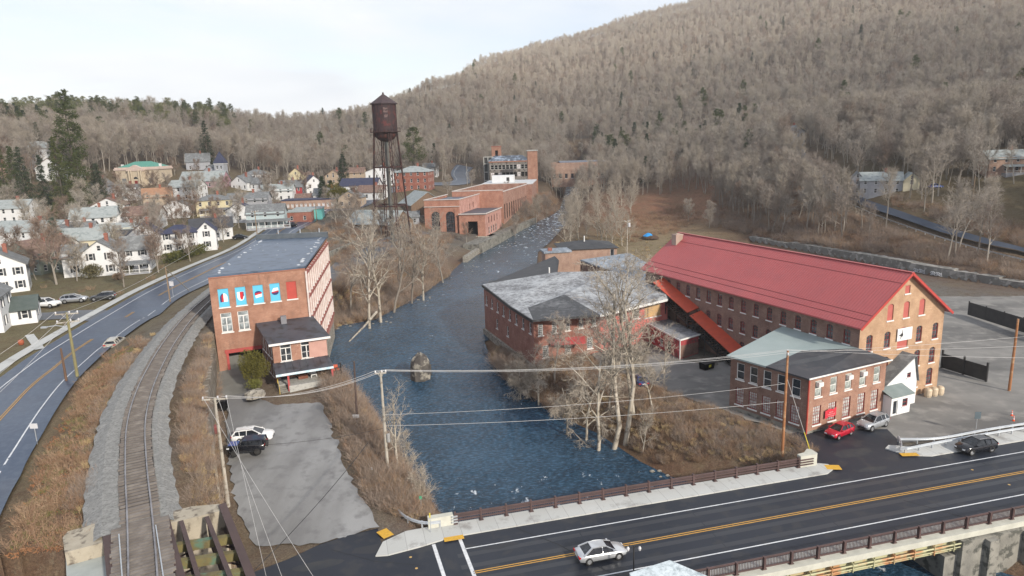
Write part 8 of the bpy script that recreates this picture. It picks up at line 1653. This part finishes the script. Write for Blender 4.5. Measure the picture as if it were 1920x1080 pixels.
for px, py, h, sd, lab, kw_ in ((1120, 800, 20, 171, 'grey bare tree with crooked trunk left of the tall pale sycamore', big), (1060, 775, 12, 172, 'twisted bare tree at the water edge between the two drooping trees', wil), (975, 722, 9, 173, 'short bare tree by the water at the corner of the riverside mill', wil), (1140, 760, 13, 174, 'bare tree behind the tallest pale sycamore', big), (1225, 770, 10, 175, 'thin bare tree at the edge of the gravel yard', big)):
    tree(lab, gp(px, py, -.6), h, sd, PALEB if sd % 2 else BARK, PALET, **kw_)
tree('small bare tree on the brushy point near the gravel yard', gp(1205, 800, 0), 7, 78, PALEB, PALET, **sm); tree('slender bare tree leaning over the red shed', gp(1245, 720, 0), 9, 79, PALEB, PALET, **sm)
tree('slender bare tree beside the grey pole by the river', gp(748, 890, -.3), 12, 80, PALEB, PALET, **sm); tree('bushy bare tree low by the river left of the bridge', gp(800, 940, -1), 6.5, 81, PALEB, PALET, **{**sm, 'kids': [14, 8, 5], 'start': [.1, .1, .1], 'ang': [.8, .7, .7]})
tree('bushy bare tree hanging over the water right of the grey pole', gp(775, 880, -1), 8, 82, PALEB, PALET, **{**sm, 'kids': [14, 8, 5], 'ang': [1.0, .7, .7]})
lb = [(690, 585, 19, 83, 'tall pale trunked tree nearest the orange mill on the far bank'), (712, 575, 20, 84, 'tall pale trunked tree second from the orange mill on the bank'), (735, 560, 17, 85, 'bare tree with spreading crown on the bank below the water tower'), (792, 540, 16, 86, 'bare tree at the tip of the wooded point by the river'), (770, 545, 15, 87, 'bare tree behind the tip of the wooded point'), (655, 560, 13, 88, 'bare tree right behind the far corner of the orange mill'), (700, 520, 15, 89, 'bare tree by the lane under the water tower'), (830, 505, 12, 90, 'bare tree left of the masonry platform'), (750, 500, 14, 94, 'bare tree between the lane and the wooded point'), (815, 480, 13, 95, 'bare tree in front of the left arch of the power house')]
for px, py, h, sd, lab in lb: tree(lab, gp(px, py, 3 if py > 510 else 4), h*1.3, sd, PALEB if sd in (83, 84, 86) else BARK, PALET, **{**big, 'lev': 2, 'kids': [11, 8, 6], 'bl': 12, 'bw': .035, 'start': [.3, .2, .2]})
for i_, (px, py, rg, h_) in enumerate(((1475, 290, 306, 15), (1500, 288, 312, 13), (1462, 282, 318, 16), (1520, 285, 318, 14), (1620, 372, 214, 15), (1735, 372, 214, 13), (1860, 360, 196, 14))): tree('pale bare tree in front of the houses on the wooded slope', gp(px, py, rng=rg), h_, 600+i_ % 3, BARK, PALET, group='bare trees in front of the slope houses', lev=2, kids=[11, 7, 5], bl=12, blen=1.2, bw=.045, sub=1)
# pale willow like thicket of trees on the right bank beyond the riverside mill
tm_ = [bare(200+i, 13+i*2, True, lev=2, kids=[12, 7, 5], bl=15, blen=1.5, bw=.045, sub=1, start=[.12, .15, .2], ang=[.5, .55, .6], up=[.02, .1, .06, .05], lf=[.6, .5, .5]) for i in range(3)]; tmm = [(a.mesh('trunk', PALEB), b.mesh('crown', PALET)) for a, b in tm_]
r3 = random.Random(77); spots = []
for i in range(34):
    t_ = r3.random(); px = r3.uniform(1060, 1185); y = r3.uniform(225, 330); p = Vector((T(px)*y, y, 0))
    if inpoly(np.array([p.x]), np.array([p.y]), RIVER)[0] or (px > 1170 and y < 290 and r3.random() < .8): continue
    spots.append((p.x, p.y))
for i, (x, y) in enumerate(spots):
    t = thing('bare_tree', 'pale many stemmed bare tree in the thicket on the right bank', 'tree', (x, y, hz(x, y)), r3.uniform(0, 6), 'pale bare trees on the right bank'); t.scale = (r3.uniform(.7, 1.05),)*3; a, b = tmm[i % 3]; link('trunk', a, t); link('crown', b, t)
# bare trees and bushes about the village
vt = [(118, 600, 150, 17, 'large brown twiggy tree over the white pickup', BROWNT), (50, 560, 152, 14, 'brown bare tree in front of the green gabled house', BROWNT), (290, 470, 200, 12, 'tall bare tree left of the navy roofed house', TWIG), (300, 540, 165, 13, 'slim bare tree beside the hedge', TWIG), (255, 520, 178, 5, 'low round bare tree in front of the navy roofed house', TWIG), (345, 440, 225, 12, 'bare brown tree behind the navy roofed house', BROWNT), (365, 430, 232, 12, 'spreading bare tree by the cottage', BROWNT), (420, 462, 208, 11, 'dark bare tree beside the cottage with black roof', TWIG), (450, 440, 228, 12, 'bare tree in front of the grey house', TWIG), (250, 420, 255, 12, 'bare russet tree below the orange roofed house', BROWNT), (200, 385, 285, 13, 'bare tree left of the library', TWIG), (320, 380, 280, 11, 'bare tree right of the library', TWIG), (355, 395, 270, 11, 'bare tree in front of the mauve house', TWIG), (500, 385, 285, 11, 'bare tree between the white gabled house and the crossroads', TWIG), (520, 400, 262, 8, 'small bare tree by the shop house', TWIG), (640, 420, 240, 8, 'bare tree behind the dark boarded barn', BROWNT), (655, 455, 205, 7, 'brown thicket tree by the boarded barn', BROWNT), (610, 380, 280, 9, 'bare tree by the long brick row', TWIG), (735, 440, 215, 9, 'bare tree beside the water tower foot', TWIG), (760, 420, 225, 9, 'bare tree between tower and power house', TWIG), (545, 372, 300, 12, 'tall bare tree in front of the red house', TWIG), (840, 375, 300, 10, 'bare tree by the far road bend', TWIG), (885, 355, 345, 10, 'bare tree behind the roofless hall', TWIG), (950, 375, 320, 9, 'bare tree in front of the gutted mill', TWIG), (985, 420, 285, 12, 'bare tree on the bank beside the roofless hall', TWIG), (1005, 405, 298, 13, 'pale bare tree growing by the river below the brick tower', PALET), (1025, 395, 315, 12, 'bare tree right of the brick tower', TWIG), (965, 445, 262, 10, 'bare tree against the long wall of the roofless hall', TWIG), (30, 420, 250, 12, 'bare tree in front of the left pines', TWIG), (150, 400, 260, 14, 'pale trunked bare tree among the dark pines', PALET), (1290, 420, 280, 10, 'bare tree at the edge of the tan field', TWIG), (1330, 410, 262, 11, 'bare tree right of the red brown field', TWIG)]
vp = [[(a.mesh('trunk', BARK), b.mesh('crown', m_)) for a, b in [bare(300+i, 12, True, lev=2, kids=[12, 8, 6], bl=17, blen=1.3, bw=.05, sub=1, start=[.22, .2, .2], ang=[.8, .7, .7])]][0] for i, m_ in enumerate((TWIG, TWIG, BROWNT, BROWNT, PALET))]
for i, (px, py, rg, h, lab, m_) in enumerate(vt):
    p = gp(px, py, rng=rg); a, b = vp[{TWIG: i % 2, BROWNT: 2+i % 2, PALET: 4}[m_]]; t = thing('bare_tree', lab, 'tree', tuple(p), i*1.3); t.scale = (h/12,)*3; link('trunk', a, t); link('crown', b, t)
vs = []; r6 = random.Random(12)
for _ in range(900):
    px = r6.uniform(-60, 900); y = r6.uniform(140, 335); x = T(px)*y
    if any(math.hypot(x-h[0], y-h[1]) < h[2]*1.0 for h in HOUSES) or any(math.hypot(x-a, y-b) < 5.5 for a, b in vs): continue
    if dline(np.array([x]), np.array([y]), [(p.x, p.y) for p in LROAD])[0] < 10 or (px > 440 and y < 215) or dline(np.array([x]), np.array([y]), [(p.x, p.y) for p in rail3])[0] < 6: continue
    if px > 560 and y > 230 and px < 900 and r6.random() < .5: continue
    if inpoly(np.array([x]), np.array([y]), RIVER)[0] or (px > 775 and y > 238): continue
    vs.append((x, y))
    if len(vs) >= 105: break
for i, (x, y) in enumerate(vs):
    a, b = vp[r6.randrange(5)]; t = thing('bare_tree', 'bare twiggy garden tree among the village houses', 'tree', (x, y, hz(x, y)), i*1.7, 'bare garden trees among the village houses'); t.scale = (r6.uniform(.6, 1.15),)*3; link('trunk', a, t); link('crown', b, t)
def ever(label, p, h, rad, seed, m, pine=False, name='pine_tree', **k):
    tr, tw = conifer(seed, h, rad, **{**dict(layers=26, dens=26, bw=.22, bl=.7, pine=pine), **k}); t = thing(name, label, 'tree', tuple(p), 0); tr.build('trunk', DBARK, t); tw.build('crown', m, t); return t
ever('tall dark pine in front of the mansard roofed house, rightmost of the group', gp(128, 432, rng=240), 30, 5.2, 401, PINE, layers=34, dens=30)
ever('very tall pine with lighter top behind the dark pines', gp(152, 395, rng=285), 44, 5.5, 402, PINE, True, layers=30, dens=40, bw=.4, bl=1.1)
for i_, (px, py, rg, h_) in enumerate(((20, 408, 262, 24), (-30, 420, 255, 26), (160, 405, 270, 22), (118, 400, 272, 27), (35, 385, 285, 20), (192, 398, 282, 16))):
    ever(['dark pine behind the left end of the pine group', 'dark pine cut by the left edge above the white house', 'dark pine right of the tall pine group', 'bushy dark pine behind the tallest of the pine group', 'dark pine below the small orange brick house', 'low dark pine left of the library'][i_], gp(px, py, rng=rg), h_, 4.6+.3*(i_ % 3), 420+i_, SPRUCE if i_ % 2 else PINE)
ever('dark pine at the left of the group before the mansard roofed house', gp(55, 410, rng=250), 26, 5.5, 403, SPRUCE, layers=28, dens=28); ever('slim dark pine between the two upper left houses', gp(92, 415, rng=262), 22, 3.4, 404, SPRUCE)
ever('dense cone shaped blue green spruce beside the long white house', gp(105, 462, rng=192), 12.5, 3.6, 405, barkmat('blue_spruce', (.10, .13, .10), (.08, .11, .09)), name='spruce_tree', layers=24, dens=30)
ever('tall layered spruce standing alone at the edge of the woods behind the church', gp(392, 318, rng=352), 24, 5.2, 406, SPRUCE, name='spruce_tree'); ever('dark green conifer right of the water tower', gp(778, 322, rng=400), 30, 6.5, 407, PINE, True, layers=16, dens=44, bw=.4, bl=1.0, start=.35)
ever('dark conifer beside the brown gabled house in the trees', gp(645, 335, rng=340), 17, 4.6, 408, SPRUCE); ever('dark spruce left of the round yellow green evergreen', gp(606, 372, rng=290), 12, 2.8, 409, SPRUCE, name='spruce_tree'); ever('small dark spruce beside the round evergreen', gp(622, 368, rng=298), 9, 2.6, 412, SPRUCE, name='spruce_tree')
def bush(label, p, w_, h, seed, m, n=2600, name='evergreen_shrub', bw=.16, bl=.4):
    r = random.Random(seed); mb = MB(); lob = [(r.uniform(-.3, .3)*w_, r.uniform(-.3, .3)*w_, r.uniform(.35, .7)*h, r.uniform(.28, .42)) for _ in range(9)]
    for i in range(n):
        lx, ly, lz, lr = r.choice(lob); v = rv(r).normalized(); s = r.random()**.25; c = Vector((lx+v.x*lr*w_*s, ly+v.y*lr*w_*s, max(.05, lz+v.z*lr*h*s))); blade(mb, c, (v+rv(r, .5)+Vector((0, 0, .3))).normalized(), bl, bw, r)
    st_ = MB(); [st_.tube([(0, 0, -.3), (r.uniform(-.25, .25)*w_, r.uniform(-.25, .25)*w_, h*.7)], [.08, .02], 5, False) for _ in range(5)]
    t = thing(name, label, 'shrub', tuple(p), 0); mb.build('foliage', m, t); st_.build('stem', DBARK, t); return t
bush('round yellow green evergreen by the crossroads', gp(637, 370, rng=284), 9.5, 8.5, 501, OLIVE, 5200, bw=.3, bl=.6)
bush('dark olive evergreen shrub at the mouth of the driveway under the orange mill', P(479, 716, 5), 3.7, 4.6, 502, OLIVE, 5000, bw=.1, bl=.28); bush('small yellow green shrub at the foot of the big evergreen shrub', P(478, 728, 4.9), 1.8, 1.3, 503, M('lime_leaf', (.16, .16, .03), (.1, .11, .02)), 1200, bw=.07, bl=.2)
bush('low olive bush in front of the railed porch', gp(243, 540, rng=160), 2.6, 1.8, 504, OLIVE, 1200); bush('olive green bush beside the grey cross gabled house', gp(175, 550, rng=156), 4, 3, 505, M('olive_twig', (.15, .13, .06), (.1, .09, .04)), 1600); bush('red leaved shrub at the corner of the brick store', gp(228, 560, rng=152), 2, 1.5, 506, RB_, 800)
q = MB(); r2 = random.Random(3)
q.lathe([(1.5, -.1), (1.3, .5), (.8, .8), (0, .9)], 9); q.v = [(x*r2.uniform(.8, 1.2), y*r2.uniform(.7, 1), z*r2.uniform(.8, 1.1)) for x, y, z in q.v]; tag(q.build('boulder', STONE, None, tuple(P(478, 742, 4.6))), 'pale boulder at the foot of the evergreen shrub', 'boulder')
a = P(655, 640, 0); b_ = P(706, 585, 2); q = MB(); q.tube([a-a, (b_-a)*.5+Vector((0, 0, -.2)), b_-a], [.12, .2, .3], 7); tag(q.build('fallen_trunk', PALEB, None, tuple(a)), 'pale fallen tree trunk slanting into the river behind the orange mill', 'log')
# --- scrub, dry grass and leaves on banks and beside the track
r4 = np.random.default_rng(11); sp_ = []
def zone(poly, n, kinds, s0=.7, s1=1.2, avoid=True):
    poly = [tuple(p)[:2] for p in poly]; A = np.array(poly); x0, y0 = A.min(0); x1, y1 = A.max(0); X = r4.uniform(x0, x1, n*3); Y = r4.uniform(y0, y1, n*3); ok = inpoly(X, Y, poly)
    if avoid: ok &= ~inpoly(X, Y, RIVER)
    X = X[ok][:n]; Y = Y[ok][:n]; Zv = height(X, Y)
    for x, y, z in zip(X, Y, Zv): sp_.append((x, y, z, kinds[r4.integers(len(kinds))], r4.uniform(0, 6.28), r4.uniform(s0, s1)))
pz = lambda z, *a: [v2(P(x, y, z)) for x, y in a]
zone(pz(11, (-40, 1300), (10, 1080), (40, 900), (120, 760), (170, 690), (260, 640), (235, 700), (190, 800), (165, 930), (150, 1080), (120, 1300)), 2100, [4, 5, 5, 3, 4], .5, 1)
zone(pz(11.5, (130, 960), (150, 850), (185, 740), (250, 655), (330, 600), (385, 555), (330, 585), (262, 660), (215, 730), (190, 800), (180, 900), (175, 970)), 1300, [0, 3, 2, 1, 1, 2], .3, .62)
zone(pz(11, (315, 950), (305, 850), (305, 760), (325, 700), (355, 640), (395, 600), (398, 660), (383, 760), (395, 850), (425, 940)), 2600, [1, 2, 0, 2, 1, 3], .35, .7)
zone(pz(0, (610, 760), (690, 760), (740, 840), (800, 925), (835, 965), (800, 985), (745, 970), (705, 960), (660, 870), (620, 790)), 1700, [0, 1, 3, 2, 2, 1], .45, .95)
zone([(26, 77.5), (33, 73), (35.5, 75), (33.5, 81), (25.5, 91), (21.5, 98), (13, 112), (12, 125), (0, 135), (-4, 122), (4, 108), (9, 97), (18, 81)], 2600, [0, 1, 2, 3, 1, 3, 0, 2], .3, .72)
zone(pz(-2, (1085, 805), (1130, 830), (1200, 878), (1256, 900), (1300, 885), (1200, 840), (1130, 800)), 650, [2, 2, 2, 3], .6, 1.1)
zone(pz(-1.5, (1085, 805), (1000, 755), (940, 710), (918, 665), (935, 665), (1000, 720), (1100, 780)), 420, [1, 0, 1, 2], .8, 1.5)
zone(pz(3, (610, 640), (606, 560), (660, 520), (730, 500), (820, 470), (850, 510), (800, 555), (740, 585), (690, 605)), 1500, [0, 1, 1, 3, 2], .6, 1.2)
zone(pz(2.5, (975, 440), (1040, 400), (1045, 385), (985, 410), (950, 440)), 250, [0, 1], .8, 1.4)
zone([RG(*p) for p in [(1330, 400, 265), (1405, 444, 242), (1600, 473, 199), (1920, 530, 156), (2050, 560, 150), (2050, 470, 175), (1900, 440, 190), (1640, 380, 240), (1480, 330, 300), (1340, 350, 330)]], 2600, [1, 3, 1, 0, 5], .8, 1.5)
zone([(34, 150), (70, 152), (75, 200), (60, 290), (20, 290), (14, 230), (16, 170)], 500, [2, 5, 4, 4], .4, .9)
zone([RG(*p) for p in [(1100, 420, 285), (1300, 380, 320), (1320, 400, 280), (1180, 430, 240)]], 500, [5, 3, 0], .5, 1.1)
zone([(-200, 120), (-72, 110), (-72, 190), (-95, 330), (-250, 330), (-260, 150)], 900, [4, 4, 5, 3], .5, 1.0)
zone([(-50, 175), (-25, 175), (-20, 245), (-45, 260), (-70, 230)], 700, [1, 0, 3], .6, 1.2)
def okp(p): return all(math.hypot(p[0]-h[0], p[1]-h[1]) > h[2]*.8 for h in HOUSES)
rx = np.array([p[0] for p in sp_]); ry = np.array([p[1] for p in sp_]); dm = dline(rx, ry, [(p.x, p.y) for p in LROAD]); lotm = inpoly(rx, ry, [tuple(p) for p in LOT]); dr2 = dline(rx, ry, [(p.x, p.y) for p in rail3])
sp_ = [p for p, a, b, c, e_ in zip(sp_, dm, lotm, dr2, dline(rx, ry, [(p.x-1, p.y-6) for p in hill_road])) if okp(p) and a > 7.2 and e_ > 6 and not b and c > 3.6 and not (-52 < p[0] < -30 and 97 < p[1] < 136)]
scatter('undergrowth', SC, sp_)
# rocks by the water
r5 = random.Random(31); k_ = 0
for i in range(60):
    px, py, = r5.choice([(1010, 440), (900, 505), (640, 612), (720, 600), (800, 560), (1000, 430), (960, 460), (1235, 890), (700, 600)]); p = PW(px+r5.uniform(-18, 18), py+r5.uniform(-8, 8)); s = r5.uniform(.15, .38); q = MB(); q.lathe([(0, -s), (s*.8, -.3*s), (s, .1*s), (s*.6, .5*s), (0, .6*s)], 7); q.v = [(x*r5.uniform(.8, 1.3), y*r5.uniform(.8, 1.2), z) for x, y, z in q.v]
    tag(q.build('river_rock', STONE, None, tuple(p)), 'small rough rock at the edge of the river', 'rock', 'rocks along the river')
build_terrain()
mb = MB(); mb.box(-2300, -60, -12, 2300, 3300, 640); hzm = bpy.data.materials.new('haze'); hzm.use_nodes = True; hn = hzm.node_tree; hn.nodes.clear(); ho = hn.nodes.new('ShaderNodeOutputMaterial'); hv = hn.nodes.new('ShaderNodeVolumePrincipled'); hv.inputs['Color'].default_value = (.86, .9, .95, 1); hv.inputs['Density'].default_value = HAZE; hn.links.new(hv.outputs[0], ho.inputs['Volume'])
ho_ = mb.build('haze', hzm); ho_['kind'] = 'stuff'
# a broad thin cloud added out of view, high over the right bank behind the camera; placed so its shade lies over the valley while the upper hill is in the sun
mb = MB(); rc = random.Random(2); mb.lathe([(0, -90)]+[(math.cos(a)*1.0, math.sin(a)*90) for a in np.linspace(-1.3, 1.3, 9)]+[(0, 90)], 40); mb.v = [(x*(1150+90*math.sin(3*math.atan2(y, x))+60*math.sin(7*math.atan2(y, x))), y*(660+50*math.sin(5*math.atan2(y, x)+1)), z*(1+.25*math.sin(x*4)*math.cos(y*5))) for x, y, z in mb.v]
cm = bpy.data.materials.new('shade_cloud'); cm.use_nodes = True; cn_ = cm.node_tree; cn_.nodes.clear(); co_ = cn_.nodes.new('ShaderNodeOutputMaterial'); cv_ = cn_.nodes.new('ShaderNodeVolumePrincipled'); cv_.inputs['Color'].default_value = (.97, .97, .98, 1); cv_.inputs['Density'].default_value = .0026; cn_.links.new(cv_.outputs[0], co_.inputs['Volume'])
oc = mb.build('shade_cloud', cm, None, (1050, -1330, 1150)); oc['kind'] = 'structure'
